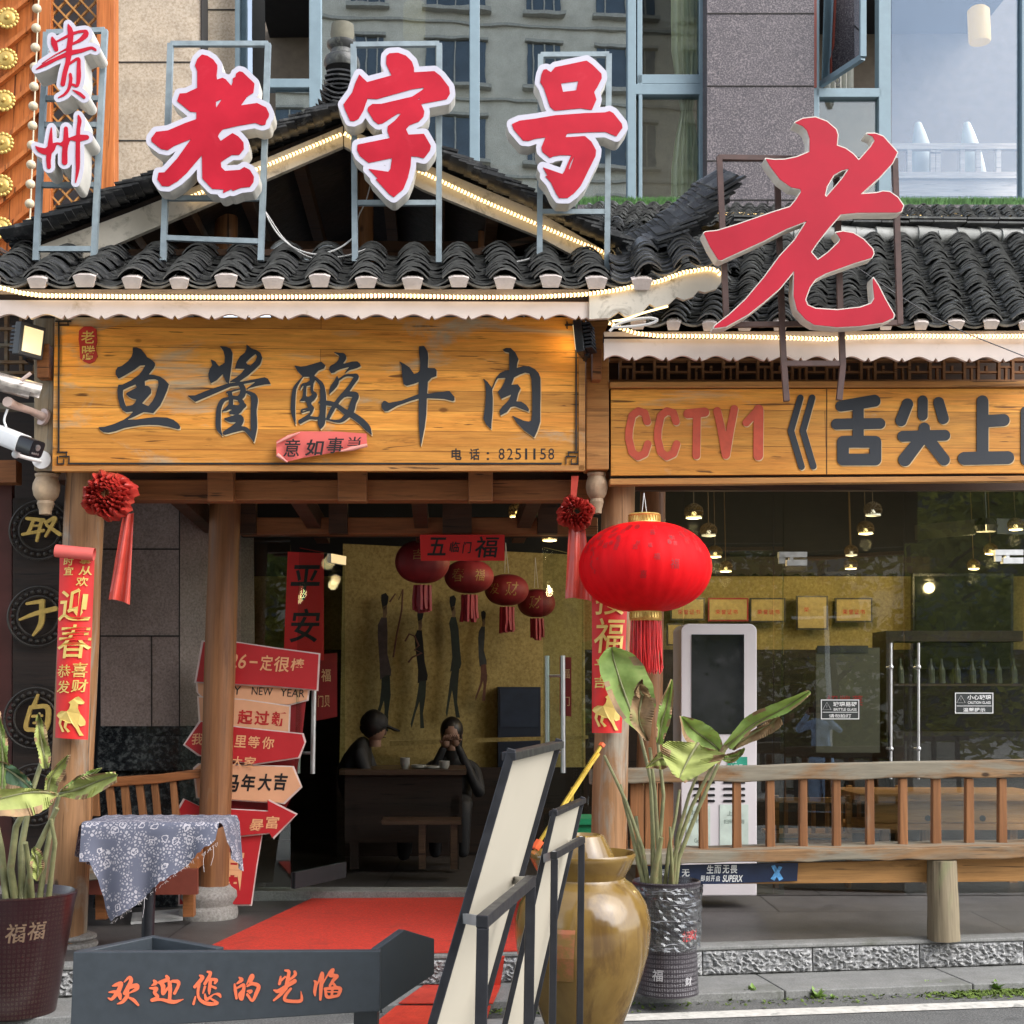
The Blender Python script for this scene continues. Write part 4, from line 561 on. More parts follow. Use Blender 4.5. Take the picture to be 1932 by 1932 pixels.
for i, (u, v, sc, lab) in enumerate([(1421, 1881, 1.0, 'large leafy weed left of the others at the foot of the granite step'), (1510, 1880, .6, 'small weed sprouting just right of the largest weed by the step'),
        (1541, 1883, .85, 'medium weed with pointed leaves below the joint of the granite step'), (1570, 1884, .4, 'tiny weed seedling between two bigger weeds by the step'), (1720, 1872, .7, 'weed growing at the step below the log leg of the bench'),
        (1752, 1868, .8, 'bushy weed at the step right of the bench log'), (1783, 1868, .7, 'weed at the step beside the mossiest patch'), (1880, 1868, 1.0, 'spreading weed near the right edge of the step')]):
    c = G(u, v, GZ); b = MB(); rw = random.Random(i)
    for k in range(int(16 * sc) + 8):
        a = rw.uniform(0, 6.28); ln_ = rw.uniform(.04, .09) * sc; el = rw.uniform(.3, 1.2)
        d = V((math.cos(a) * math.cos(el), math.sin(a) * math.cos(el), math.sin(el))); sd_ = V((-math.sin(a), math.cos(a), 0)) * ln_ * .22
        b.face([c, c + d * ln_ * .5 + sd_, c + d * ln_ - V((0, 0, ln_ * .15)), c + d * ln_ * .5 - sd_])
    tag(b.build('weed', m_weed), lab, 'weed', 'weeds along the granite step')
# ---- the other side of the street, seen only in the panes: a beige apartment block, trees, a lamp post
ap = thing('apartment_block', 'beige apartment block across the street, mirrored in the upper windows', 'building', (-4, -28, 0))
m_apw = stone('apartment_render', [(.50, .45, .36), (.58, .53, .43), (.64, .59, .49)], 20, .85, None, bmp=.1)
m_apg = plain('apartment_window', (.05, .075, .10), .08, var=.3, scale=1)
m_apf = plain('apartment_trim', (.36, .34, .29), .8)
one(lambda b: b.loft([[V((-26, -28, z)), V((13.5, -28, z)), V((13.5, -40, z)), V((-26, -40, z))] for z in (0, 34)]), 'wall', m_apw, ap)
bw, bt = MB(), MB()
def wallbx(b, x0, x1, y0, y1, z0, z1): b.box(((x0 + x1) / 2, (y0 + y1) / 2, (z0 + z1) / 2), x1 - x0, y1 - y0, z1 - z0, AX)
AX = (V((1, 0, 0)), V((0, 1, 0)), EZ)
for fl in range(1, 11):
    for k, x in enumerate([-24, -20.2, -16.5, -12.6, -9, -5.2, -1.6, 1.8, 5.2, 8.4, 11.4]):
        z = fl * 3.05 + .4; wd = 2.3 if k % 2 else 1.3
        bw.box((x, -27.97, z + .8), wd, .1, 1.7, AX); bt.box((x, -27.85, z - .15), wd + .35, .4, .14, AX)
        bt.box((x, -27.9, z + 1.75), wd + .2, .25, .1, AX)
        for q in (-.5, 0, .5): bt.box((x + q * wd * .66, -27.9, z + .8), .05, .12, 1.7, AX)
    bt.box((-6, -27.95, fl * 3.05 + 2.8), 39, .16, .10, AX)
bw.build('window_glazing', m_apg, ap); bt.build('window_trim', m_apf, ap)
rh = thing('sky_block_house', 'low grey house row added beyond the street trees to hide sky from the hall glass', 'building', (32, -30, 0))  # added unseen house row: blocks bright sky from the hall reflections
one(lambda b: wallbx(b, 14, 62, -38, -30, 0, 9), 'wall', plain('dull_render', (.10, .105, .09), .9), rh)
one(lambda b: wallbx(b, 13.5, 63, -38.5, -29.5, 9, 9.4), 'roof', m_apg, rh)
one(lambda b: [b.box((x, -29.98, z), 1.6, .1, 1.5, AX) for x in range(17, 60, 4) for z in (2.2, 5.6)], 'window_glazing', m_apg, rh)
def leafm(name, a, c, rough=.5, trans=.32):
    m, t, b = newmat(name); ge = N(t, 'ShaderNodeNewGeometry'); L(t, ramp(t, ge.outputs['Random Per Island'], [(0., a), (1., c)]), b.inputs['Base Color'])
    b.inputs['Roughness'].default_value = rough
    tl = N(t, 'ShaderNodeBsdfTranslucent'); tl.inputs[0].default_value = (c[0] * 2.6, c[1] * 2.1, c[2] * 1.5, 1); mx = N(t, 'ShaderNodeMixShader'); mx.inputs[0].default_value = trans
    L(t, b.outputs[0], mx.inputs[1]); L(t, tl.outputs[0], mx.inputs[2]); L(t, mx.outputs[0], t.nodes['Material Output'].inputs[0]); return m
m_leaf = leafm('tree_leaf', (.02, .045, .012), (.17, .21, .06)); m_bark = plain('tree_bark', (.10, .08, .06), .9, var=.3, bmp=.5)
def tree(x, y, h, r, lab, n=2200, seed=1, low=.10):
    rt = random.Random(seed); t_ = thing('broadleaf_tree', lab, 'tree', (x, y, 0), 'street trees across the road')
    b = MB(); b.tube([V((x, y, 0)), V((x + .1, y, h * .3)), V((x - .1, y + .1, h * .6)), V((x, y, h * .85))], [.16, .12, .08, .03])
    for k in range(6):
        a = k * 1.05; z0 = h * (.3 + .08 * k); b.tube([V((x, y, z0)), V((x + math.cos(a) * r * .4, y + math.sin(a) * r * .4, z0 + h * .12)), V((x + math.cos(a) * r * .75, y + math.sin(a) * r * .75, z0 + h * .18))], [.06, .04, .015])
    b.build('trunk', m_bark, t_)
    b = MB(); cl = [(rt.uniform(-1, 1) * r * .75, rt.uniform(-1, 1) * r * .75, h * rt.uniform(low, .95), r * rt.uniform(.28, .5)) for _ in range(34)]
    for i in range(n):
        cx, cy, cz, cr = rt.choice(cl); d = V((rt.gauss(0, 1), rt.gauss(0, 1), rt.gauss(0, 1))).normalized() * cr * rt.uniform(.5, 1)
        c = V((x + cx, y + cy, cz)) + d; s = rt.uniform(.11, .22); f1 = V((rt.gauss(0, 1), rt.gauss(0, 1), rt.gauss(0, .6))).normalized(); f2 = f1.orthogonal().normalized()
        b.face([c - f1 * s, c + f2 * s * .4, c + f1 * s, c - f2 * s * .4])
    b.build('crown', m_leaf, t_)
for i, (x, y, h, r) in enumerate([(2.6, -8.5, 8.0, 2.6), (6.4, -9.2, 8.6, 3.0), (10.6, -10, 8.8, 3.2), (-1.6, -9.5, 7.0, 2.4), (15, -11, 8.6, 3.4), (-6, -10.5, 6.6, 2.6)]):
    tree(x, y, h, r, ['bushy green street tree nearest behind the viewer, mirrored in the hall glass', 'tall green street tree mirrored in the right hall doors', 'broad street tree mirrored at the right edge of the hall glass', 'low street tree mirrored in the entrance glass', 'outermost street tree on the right, mirrored in the glass', 'street tree across the road to the left, mirrored in the glass'][i], 5200, i + 2, .06)
sf = thing('street_fence', 'low dark street fence with pale panels across the pavement, mirrored in the hall glass', 'fence', (4, -2.6, GZ))
one(lambda b: [b.box((x * .40 - 1.0, -2.6, .60), .30, .03, .46, AX) for x in range(24)], 'fence_panel', m_apf, sf)
one(lambda b: (b.box((3.6, -2.6, .90), 10, .06, .08, AX), b.box((3.6, -2.6, .30), 10, .05, .06, AX), [b.box((x * .40 - 1.2, -2.6, .48), .06, .06, .9, AX) for x in range(25)]), 'fence_rail', plain('fence_black', (.02, .02, .022), .5), sf)
lp = thing('street_lamp', 'white street lamp with two arms across the road, mirrored in the hall glass', 'lamp post', (-.62, -4.5, 0))
one(lambda b: b.tube([V((-.62, -4.5, 0)), V((-.62, -4.5, 3.4))], [.05, .035], 12), 'pole', M_WHITE, lp)
one(lambda b: (b.tube([V((-1.0, -4.5, 3.2)), V((-.24, -4.5, 3.2))], .02), b.box((-1.05, -4.5, 3.2), .3, .12, .05), b.box((-.19, -4.5, 3.2), .3, .12, .05)), 'lamp_head', M_WHITE, lp)
# ================================================================ ROOF TILES
def tile_field(b, O, ex, es, width, length, sp=.25, expo=.06, tl=.16, seed=1, kinds=(0, 1), th=.011, amp=1.0, smin=0, wild=1.0, cut=(0, 0)):
    rt = random.Random(seed); n = ex.cross(es).normalized()
    if n.z < 0 and abs(n.z) > .05: n = -n
    N_ = 6
    for k in range(int(width / sp) + 1):
        for kd in kinds:
            cx = (k + .5 * kd) * sp
            if cx > width + .01: continue
            for j in range(int(length / expo) + 1):
                s0 = smin + j * expo + rt.uniform(-.007, .007); x0 = cx + rt.uniform(-.010, .010) * wild
                if cx < cut[0] and s0 < cut[1]: continue
                hw = (.345 if kd else .37) * sp; sag = (.24 if kd else .17) * sp * amp
                tw = rt.uniform(-.07, .07) * wild; lift = rt.uniform(0, .010) * wild
                rings = []
                for s, h in ((s0, th * 2.6 + lift), (s0 + tl, 0.0)):
                    top, bot = [], []
                    for i in range(N_ + 1):
                        f = -1 + 2 * i / N_; x = x0 + f * hw
                        y = (sag * (1 - f * f) + .01) if kd else (-sag * (1 - f * f) + .018)
                        y += h + tw * f * hw
                        p = O + ex * x + es * (s + (0 if kd else 0)) + n * y
                        top.append(p + n * th); bot.append(p)
                    rings.append(top + bot[::-1])
                b.loft(rings)
def plugs(b, O, ex, es, width, sp, seed=2):
    rt = random.Random(seed); n = ex.cross(es).normalized(); n = n if n.z > 0 else -n
    for k in range(int(width / sp) + 1):
        cx = (k + .5) * sp; w = sp * rt.uniform(.20, .245); h = sp * rt.uniform(.21, .26); dz = rt.uniform(-.01, .006)
        o = O + ex * cx + es * -.034 + n * (.010 + dz)
        pts = [o - ex * w + n * h * .92, o - ex * w * .5 + n * h * 1.08, o + ex * w * .5 + n * h * 1.08, o + ex * w + n * h * .92, o + ex * w * .72, o - ex * w * .72]
        q = MB(); q.ext(pts, es * .07); q.build('mortar_plug', M_MORTAR, b)
def scallop(u0, u1, vt0, vt1, vb0, vb1, pitch, u_first, arch=9, notch=7):
    """top edge straight, bottom edge arched between small notches"""
    bot = []; n = 14; u = u_first
    while u > u0: u -= pitch
    while u < u1:
        for i in range(n):
            x = u + pitch * i / n; f = i / n
            if x < u0 or x > u1: continue
            d = min(f, 1 - f)
            y = -arch * math.sin(math.pi * max(0, min(1, (d - .07) / .43)) * .5) ** 1.5 if d > .07 else -notch * (1 - d / .07)
            k = (x - u0) / (u1 - u0); bot.append((x, vb0 + (vb1 - vb0) * k + y))
        u += pitch
    bot = [(u0, vb0)] + [p for p in bot if u0 + .5 < p[0] < u1 - .5] + [(u1, vb1)]
    return [(u0, vt0), (u1, vt1)] + bot[::-1]

# ================================================================ ENTRANCE PAVILION
pav = thing('entrance_pavilion', 'timber entrance pavilion with a black tiled gable roof and round log posts', 'building', P(560, 1690, 8.6))
# posts (each with its stone drum where one shows)
def post(u0, v0, u1, v1, w0, w1, Y0, m, plinth=None, n=20):
    a, c = P(u0, v0, Y0), P(u1, v1, Y0); b = MB(); pts, rr = [], []
    for i in range(9):
        f = i / 8; p = a.lerp(c, f); pts.append(p); rr.append((w0 + (w1 - w0) * f) / 2 * PXM(p.y) * (1 + .02 * math.sin(i * 2.3)))
    b.tube(pts, rr, n); o = b.build('post', m, pav, smooth=40)
    if plinth:
        pc, pr, pv0, pv1 = plinth; q = P(pc, pv1, Y0); hgt = P(pc, pv0, Y0).z - PZ; r = pr * PXM(q.y)
        base = V((q.x, P(pc, pv0, Y0).y + .02, PZ))
        one(lambda b: b.lathe(base, [(r * .98, 0), (r, hgt * .16), (r * .97, hgt * .3), (r * .80, hgt * .38), (r * .82, hgt * .45), (r * .95, hgt * .62), (r * .93, hgt * .8), (r * .74, hgt * .94), (r * .70, hgt)], 28), 'plinth', M_PLINTH, o, smooth=50)
    return o
post(163, 880, 122, 1775, 73, 78, 7.95, W_POSTOLD, (128, 50, 1760, 1835))
post(427, 885, 401, 1690, 58, 58, 8.9, W_POST, (392, 54, 1670, 1722))
post(1168, 895, 1145, 1700, 62, 66, 7.98, W_POSTOLD)
post(1232, 910, 1222, 1660, 48, 46, 9.0, W_POST)
# square corner posts above, with carved hanging bulbs
def hanging(u0, u1, v0, v1, cu, r, vb0, vb1, nk, vn, m):
    o = one(lambda b: b.rect(u0, v0, u1, v1, 7.80, .16), 'corner_post', m, pav, bevel=.006)
    c = P(cu, vb1, 7.80) + EY * .08; k = PXM(c.y); H = (vb1 - vb0) * k; NK = (vn - vb1) * k; r *= k; nk *= k
    one(lambda b: b.lathe(c, [(nk * .55, -NK), (nk * .75, -NK * .98), (nk * .8, -NK * .7), (nk * 1.1, -NK * .25), (nk * 1.0, -NK * .05), (r * .66, 0), (r * .88, H * .16), (r, H * .42), (r * .97, H * .62), (r * .78, H * .86), (r * .86, H * .92), (r * .86, H)], 14), 'carved_bulb', M_BULB, o, smooth=25)
hanging(64, 101, 600, 888, 79, 26, 890, 940, 15, 968, W_GREYPOST)
hanging(1106, 1149, 600, 886, 1129, 21, 888, 936, 12, 966, W_TRIM)
one(lambda b: b.rect(69, 648, 92, 712, 7.70, .09), 'tie_block', W_BEAM, pav, bevel=.005)
one(lambda b: b.rect(1118, 657, 1135, 716, 7.70, .09), 'tie_block', W_BEAM, pav, bevel=.005)
# beams
one(lambda b: b.rect(190, 905, 1125, 944, 8.05, .14), 'front_beam', W_BEAM, pav, bevel=.006)
for u0, u1 in ((391, 440), (637, 692), (884, 930)):
    one(lambda b: b.rect(u0, 885, u1, 946, 7.98, .1), 'tie_block', W_BEAM, pav, bevel=.006)
one(lambda b: b.rect(452, 976, 1128, 1008, 9.35, .14), 'inner_beam', W_BEAM, pav, bevel=.006)
for u0, u1 in ((452, 482), (620, 655), (835, 890), (1015, 1052)):
    one(lambda b: b.rect(u0, 935, u1, 1006, 9.28, .1), 'tie_block', W_DARKX, pav)
one(lambda b: b.rect(100, 860, 1180, 905, 8.25, .3), 'rear_sign_beam', W_DARKX, pav)
for x in (-.02, .62, 1.26):
    pass
for u in (330, 560, 790, 1010):                        # porch ceiling joists
    one(lambda b: b.bar(P(u, 925, 8.2), P(u, 925, 8.2) + EY * 1.9 + V((0, 0, -.05)), .09, .12), 'joist', W_DARKX, pav)
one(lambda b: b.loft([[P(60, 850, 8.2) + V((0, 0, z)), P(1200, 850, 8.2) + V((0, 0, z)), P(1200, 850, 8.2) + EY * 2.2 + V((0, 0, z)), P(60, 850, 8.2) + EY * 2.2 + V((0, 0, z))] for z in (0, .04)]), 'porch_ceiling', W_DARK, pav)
# side jamb trim between the sign and the right corner post
# front eave strip
E0, E1 = P(-60, 543, 7.36), P(1178, 545, 7.36); ex = (E1 - E0).normalized(); wE = (E1 - E0).length
up = P(560, 487, 8.02) - P(560, 541, 7.36); up -= ex * up.dot(ex); es = up.normalized(); lE = up.length
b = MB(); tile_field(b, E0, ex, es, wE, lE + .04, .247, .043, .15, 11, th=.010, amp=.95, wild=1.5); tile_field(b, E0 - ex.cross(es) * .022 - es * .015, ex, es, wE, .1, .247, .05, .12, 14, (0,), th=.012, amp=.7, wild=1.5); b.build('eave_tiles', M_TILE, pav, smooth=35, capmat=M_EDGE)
plugs(pav, E0, ex, es, wE, .247, 4)
b = MB(); nn = ex.cross(es); b.loft([[E0 - nn * z, E1 - nn * z, E1 + es * (lE + .1) - nn * z, E0 + es * (lE + .1) - nn * z] for z in (.04, .07)]); b.build('eave_boarding', W_DARK, pav)
# scalloped fascia
one(lambda b: b.prism(scallop(-40, 1112, 566, 570, 601, 602, 69.3, 52.4), 7.37, .025), 'scalloped_fascia', M_FASCIA, pav)
one(lambda b: b.rect(-40, 546, 1112, 569, 7.40, .03), 'fascia_board', M_FASCIA, pav)
b = MB(); b.prism([(1112, 553), (1180, 543), (1250, 526), (1310, 509), (1345, 503), (1361, 512), (1364, 528), (1352, 545), (1330, 552), (1318, 548), (1308, 560), (1290, 566), (1277, 560), (1262, 574), (1238, 580), (1226, 573), (1210, 590), (1180, 597), (1168, 588), (1150, 600), (1112, 602)], 7.35, .03)
b.build('upturned_fascia', M_BARGE, pav)
# gable slopes
AP, LE, RE = P(648, 238, 7.92), P(40, 478, 7.92), P(1212, 512, 7.92)
for nm, e, sd in (('left', LE, 1), ('right', RE, -1)):
    s_ = (AP - e); ln_ = s_.length; s_ = s_.normalized(); exd = EY if sd < 0 else EY
    b = MB(); nrm = (exd.cross(s_)).normalized(); nrm = nrm if nrm.z > 0 else -nrm
    tile_field(b, e + nrm * .03 - EY * .10 + s_ * (-.05), EY, s_, .95, ln_, .247, .05, .18, 21 + sd, th=.013, amp=.8)
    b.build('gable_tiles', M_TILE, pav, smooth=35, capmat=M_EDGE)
    b = MB(); q = -nrm * .05
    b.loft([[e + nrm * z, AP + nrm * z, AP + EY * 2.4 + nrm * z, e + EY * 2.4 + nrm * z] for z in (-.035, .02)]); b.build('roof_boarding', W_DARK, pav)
    for f in (.12, .3, .48, .66, .84):
        c = e.lerp(AP, f) - nrm * .08; one(lambda b: b.bar(c + EY * .06, c + EY * 2.3, .07, .08), 'purlin', W_DARKX, pav)
one(lambda b: b.prism([(647, 238), (503, 298), (248, 399), (60, 469), (60, 500), (160, 486), (302, 425), (503, 338), (647, 276)], 7.90, .04), 'bargeboard', M_BARGE, pav)
one(lambda b: b.prism([(649, 238), (790, 304), (1015, 399), (1146, 476), (1205, 509), (1205, 530), (1140, 513), (1012, 444), (797, 357), (649, 276)], 7.90, .04), 'bargeboard', M_BARGE, pav)
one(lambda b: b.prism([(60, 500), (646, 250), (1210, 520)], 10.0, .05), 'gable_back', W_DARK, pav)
for u, wd, v0 in ((690, 30, 320), (427, 44, 410), (921, 40, 415)):
    o = one(lambda b: b.tube([P(u, v0, 8.5), P(u, 500, 8.5)], wd / 2 * PXM(8.5), 14), 'king_post', W_POST, pav, smooth=40)
one(lambda b: b.rect(200, 455, 1090, 476, 8.6, .12), 'tie_beam', W_DARKX, pav)
one(lambda b: b.rect(130, 470, 700, 482, 8.0, .05), 'rail', W_DARKX, pav)
b = MB(); b.bar(P(858, 486, 8.05), P(1020, 450, 8.05), .04); b.build('brace', W_DARKX, pav)
# ridge ornament: stacked curved tiles carrying a small jar
orn = MB(); rt = random.Random(5)
for i in range(13):
    v = 240 - i * 9.0; cu = 640 + (i < 5) * (5 - i) * -3 + rt.uniform(-2, 2); wd = (48 - i * 1.9); c = P(cu, v, 8.3); k = PXM(c.y); w2 = wd * k; top = []; bot = []
    for q in range(9):
        f = -1 + q / 4; p = c + EX * f * w2 + EZ * (.05 * f * f * (1 if i < 9 else -.3)); top.append(p + EZ * .012); bot.append(p)
    orn.ext(top + bot[::-1], EY * .26)
orn.build('ridge_tile_stack', M_TILE, pav)
c = P(645, 125, 8.4); k = PXM(8.4)
one(lambda b: b.lathe(c, [(32 * k, -.02), (36 * k, .01), (33 * k, .05), (24 * k, .07), (22 * k, .10), (30 * k, .13), (30 * k, .15)], 20), 'ridge_pot', M_TILE2, pav, smooth=40)
one(lambda b: b.lathe(c + V((0, 0, .15)), [(20 * k, 0), (24 * k, .06), (22 * k, .12), (15 * k, .125)], 16), 'ridge_pot', plain('mossy_pot', (.16, .15, .11), .8, var=.3), pav, smooth=40)
# upturned hip at the right corner
h0, h1, h2, h3 = P(1165, 505, 7.9), P(1235, 480, 7.75), P(1310, 425, 7.6), P(1368, 362, 7.45)
b = MB(); path = []
for i in range(25):
    f = i / 24; p = h0 * (1 - f) ** 3 + h1 * 3 * f * (1 - f) ** 2 + h2 * 3 * f * f * (1 - f) + h3 * f ** 3; path.append(p)
for layer in range(3):
    for i in range(0, 23, 1):
        p, q = path[i], path[i + 2]; d = (q - p).normalized(); sx = (EY + EX * rt.uniform(-.1, .1) - d * rt.uniform(-.06, .1)).normalized(); nn_ = sx.cross(d).normalized(); nn_ = nn_ if nn_.z > 0 else -nn_
        w2 = .165 - layer * .04 + rt.uniform(-.012, .012); off = nn_ * (layer * .034 - .05 + rt.uniform(0, .01)); rings = []
        for pp, hh in ((p - d * .02, .030 + rt.uniform(0, .012)), (q + d * .06, -.006)):
            top, bot = [], []
            for k_ in range(7):
                f = -1 + k_ / 3; x = pp + sx * f * w2 + nn_ * ((.09 if layer else .05) * (1 - f * f) + hh) + off; top.append(x + nn_ * .014); bot.append(x)
            rings.append(top + bot[::-1])
        b.loft(rings)
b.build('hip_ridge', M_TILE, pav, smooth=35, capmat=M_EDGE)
b = MB()                                               # tiles below the hip, down to the curved fascia
c0, c1 = P(1185, 538, 7.36), P(1352, 505, 7.36); exh = (c1 - c0).normalized(); tile_field(b, c0, exh, (P(1250, 462, 7.72) - P(1262, 523, 7.36)).normalized(), (c1 - c0).length, .34, .22, .05, .16, 31, amp=1.1)
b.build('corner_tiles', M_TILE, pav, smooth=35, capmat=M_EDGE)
# door glass, threshold
one(lambda b: b.loft([[P(430, 1692, 9.6) + V((0, 0, z)), P(1130, 1692, 9.6) + V((0, 0, z)), P(1130, 1692, 9.6) + V((0, .22, z)), P(430, 1692, 9.6) + V((0, .22, z))] for z in (-.05, .035)]), 'threshold', M_TREAD, pav, bevel=.006)
one(lambda b: b.rect(455, 1011, 548, 1678, 9.6, .012), 'glass_pane', M_GLASS, pav)
one(lambda b: b.rect(1098, 1011, 1128, 1670, 9.6, .012), 'glass_pane', M_GLASS, pav)
one(lambda b: b.rect(455, 1008, 1128, 1013, 9.58, .05), 'glass_rail', M_DARKINT, pav)
def door(hu, nu, yb, lab, hpos):
    # glass leaf swung outward from hinge pixel hu (far) to free edge nu (near)
    a0, a1 = P(hu, 1050, 9.6), P(hu, 1655, 9.6); f1 = P(nu, 1660, yb); f1.z = a1.z; f0 = V((f1.x, f1.y, a0.z))
    d = (f1 - a1).normalized(); nrm = V((-d.y, d.x, 0))
    o = one(lambda b: b.loft([[a0, f0, f1, a1], [a0 + nrm * .012, f0 + nrm * .012, f1 + nrm * .012, a1 + nrm * .012]]), 'glass_door', M_GLASSDOOR, pav)
    one(lambda b: b.bar(a1 + nrm * .006 + EZ * .05, f1 + nrm * .006 + EZ * .05, .03, .10), 'door_rail', M_DARKINT, o)
    one(lambda b: b.bar(a0 + nrm * .006 - EZ * .03, a0.lerp(f0, .35) + nrm * .006 - EZ * .03, .03, .06), 'patch_fitting', M_STEEL, o)
    q = a1.lerp(f1, hpos); zt, zb = CAMZ + .25, CAMZ - .50
    for s_ in (-1, 1):
        c = V((q.x, q.y, 0)) + nrm * .055 * s_
        def hb(b):
            b.tube([c + EZ * zb, c + EZ * zt], .016, 12)
            for z in (zb + .13, zt - .13): b.tube([V((q.x, q.y, z)), c + EZ * z], .009, 8)
        one(hb, 'door_handle', M_STEEL, o, smooth=40)
door(648, 552, 9.05, '', .80)
door(1098, 1026, 9.0, '', .70)

# ================================================================ STONE WALL OF THE PORCH
sw = thing('stone_pier', 'brown granite clad pier with a dark marble base inside the porch', 'wall', P(300, 1690, 9.4))
pA = [P(190, 905, 9.4), P(339, 905, 9.4), P(339, 1372, 9.4), P(190, 1372, 9.4)]
one(lambda b: b.loft([pA, [q + EY * .02 for q in pA]]), 'cladding', M_BROWNST, sw)
SY = (EY + EX * .95).normalized() * .62
pB = [P(339.5, 905, 9.4), P(339.5, 905, 9.4) + SY, P(339.5, 1372, 9.4) + SY, P(339.5, 1372, 9.4)]
one(lambda b: b.loft([pB, [q + EY * .02 for q in pB]]), 'cladding', M_BROWNST, sw)
def joints(b):
    for v in (1036, 1200, 1372):
        b.rect(190, v - 1.3, 339, v + 1.3, 9.393, .004)
        q = P(339, v, 9.4); b.bar(q - EX * .004, q + SY - EX * .004, .008, .009)
    b.rect(337.5, 905, 339.5, 1372, 9.392, .004); b.rect(285, 1200, 287, 1372, 9.393, .004)
one(joints, 'joint', M_JOINT, sw)
def mar(b):
    for v0, v1, o in ((1370, 1388, .0), (1388, 1402, -.03), (1402, 1432, -.05), (1432, 1452, -.08), (1452, 1730, -.03)):
        q = [P(188, v0, 9.38) + EY * o, P(341, v0, 9.38) + EY * o, P(341, v0, 9.38) + EY * o + SY, P(188, v0, 9.38) + EY * 1]
        dz = (v1 - v0) * PXM(9.4); b.loft([q, [x - EZ * dz for x in q]])
one(mar, 'marble_base', M_DARKMARB, sw, bevel=.004)

# ================================================================ DINING HALL (right)
hall = thing('dining_hall', 'single storey dining hall with glass front and mossy black tile roof', 'building', P(1560, 1690, 9.5))
R0, R1 = P(900, 622, 7.46), P(2010, 620, 7.46); exr = (R1 - R0).normalized(); wR = (R1 - R0).length
upr = P(1586, 452, 9.05) - P(1600, 620, 7.46); esr = upr.normalized(); lR = upr.length; XC = (P(1138, 622, 7.46) - R0).length
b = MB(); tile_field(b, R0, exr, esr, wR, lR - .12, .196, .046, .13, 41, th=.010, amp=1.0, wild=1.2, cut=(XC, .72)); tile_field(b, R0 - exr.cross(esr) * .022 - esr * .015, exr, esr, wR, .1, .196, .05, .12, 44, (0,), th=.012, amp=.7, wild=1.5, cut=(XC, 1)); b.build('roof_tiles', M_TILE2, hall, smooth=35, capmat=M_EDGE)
plugs(hall, R0 + exr * .196 * math.ceil(XC / .196), exr, esr, wR - XC - .2, .196, 7)
nr = exr.cross(esr); b = MB(); b.loft([[R0 + exr * XC - nr * z, R1 - nr * z, R1 + esr * lR - nr * z, R0 + esr * lR - nr * z, R0 + esr * .72 - nr * z, R0 + exr * XC + esr * .72 - nr * z] for z in (.045, .08)]); b.build('roof_boarding', W_DARK, hall)
# moss and painted sheen on the tiles stay in the tile pattern; ridge of pale half-round tiles
rg0, rg1 = P(1380, 441, 9.0), P(2010, 447, 9.0); d = (rg1 - rg0); L_ = d.length; d = d.normalized(); b = MB(); x = 0; rt = random.Random(9)
while x < L_:
    ln_ = rt.uniform(.13, .16); rings = []
    rr_ = rt.uniform(.054, .066); zz_ = rt.uniform(-.012, .006)
    for s, r in ((x - .01, rr_ + .006), (x + ln_, rr_ - .004)):
        c = rg0 + d * s + EZ * (zz_ + rt.uniform(-.004, .004)); rings.append([c + EY * r * math.cos(a) + EZ * r * math.sin(a) for a in [i * 6.2832 / 14 for i in range(14)]])
    b.loft(rings); x += ln_
b.build('ridge_tiles', M_RIDGE, hall, smooth=40)
b = MB()
for k in range(2):
    x = 0
    while x < L_:
        ln_ = rt.uniform(.16, .24); c = rg0 + d * (x + ln_ / 2) + EZ * (.075 + k * .026 + rt.uniform(-.005, .005)); b.box(c, ln_ - .006, .15, .013, (d, EY, (EZ + d * rt.uniform(-.04, .04)).normalized())); x += ln_
b.build('ridge_slabs', M_TILE2, hall)
# rear strip of tiles under the office windows
B0, B1 = P(1090, 432, 10.1), P(2010, 440, 10.1); exb = (B1 - B0).normalized(); esb = (P(1500, 402, 10.75) - P(1500, 436, 10.1)).normalized()
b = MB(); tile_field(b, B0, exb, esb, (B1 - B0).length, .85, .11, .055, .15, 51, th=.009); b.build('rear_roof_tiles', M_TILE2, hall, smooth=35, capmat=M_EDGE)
b = MB(); q = exb.cross(esb) * .05; b.loft([[B0 - q, B1 - q, B1 + esb * .95 - q, B0 + esb * .95 - q], [B0 - q * 2, B1 - q * 2, B1 + esb * .95 - q * 2, B0 + esb * .95 - q * 2]]); b.build('rear_roof_boarding', W_DARK, hall)
one(lambda b: b.prism([(1080, 436), (2020, 444), (2020, 520), (1080, 520)], 10.2, .05), 'rear_wall', W_DARK, hall)
# valley tiles between gable and hip
b = MB(); v0 = P(1062, 470, 8.6); exv = (P(1240, 500, 8.4) - v0).normalized(); tile_field(b, v0, exv, (P(1190, 400, 9.6) - P(1180, 470, 8.6)).normalized(), 1.2, .9, .13, .055, .15, 61, th=.009); b.build('valley_tiles', M_TILE, hall, smooth=35, capmat=M_EDGE)
# fascia
one(lambda b: b.prism(scallop(1140, 2020, 646, 650, 679, 683, 63.6, 1193), 7.46, .025), 'scalloped_fascia', M_FASCIA, hall)
one(lambda b: b.prism([(1140, 626), (2020, 624), (2020, 650), (1140, 647)], 7.49, .03), 'fascia_board', M_FASCIA, hall)
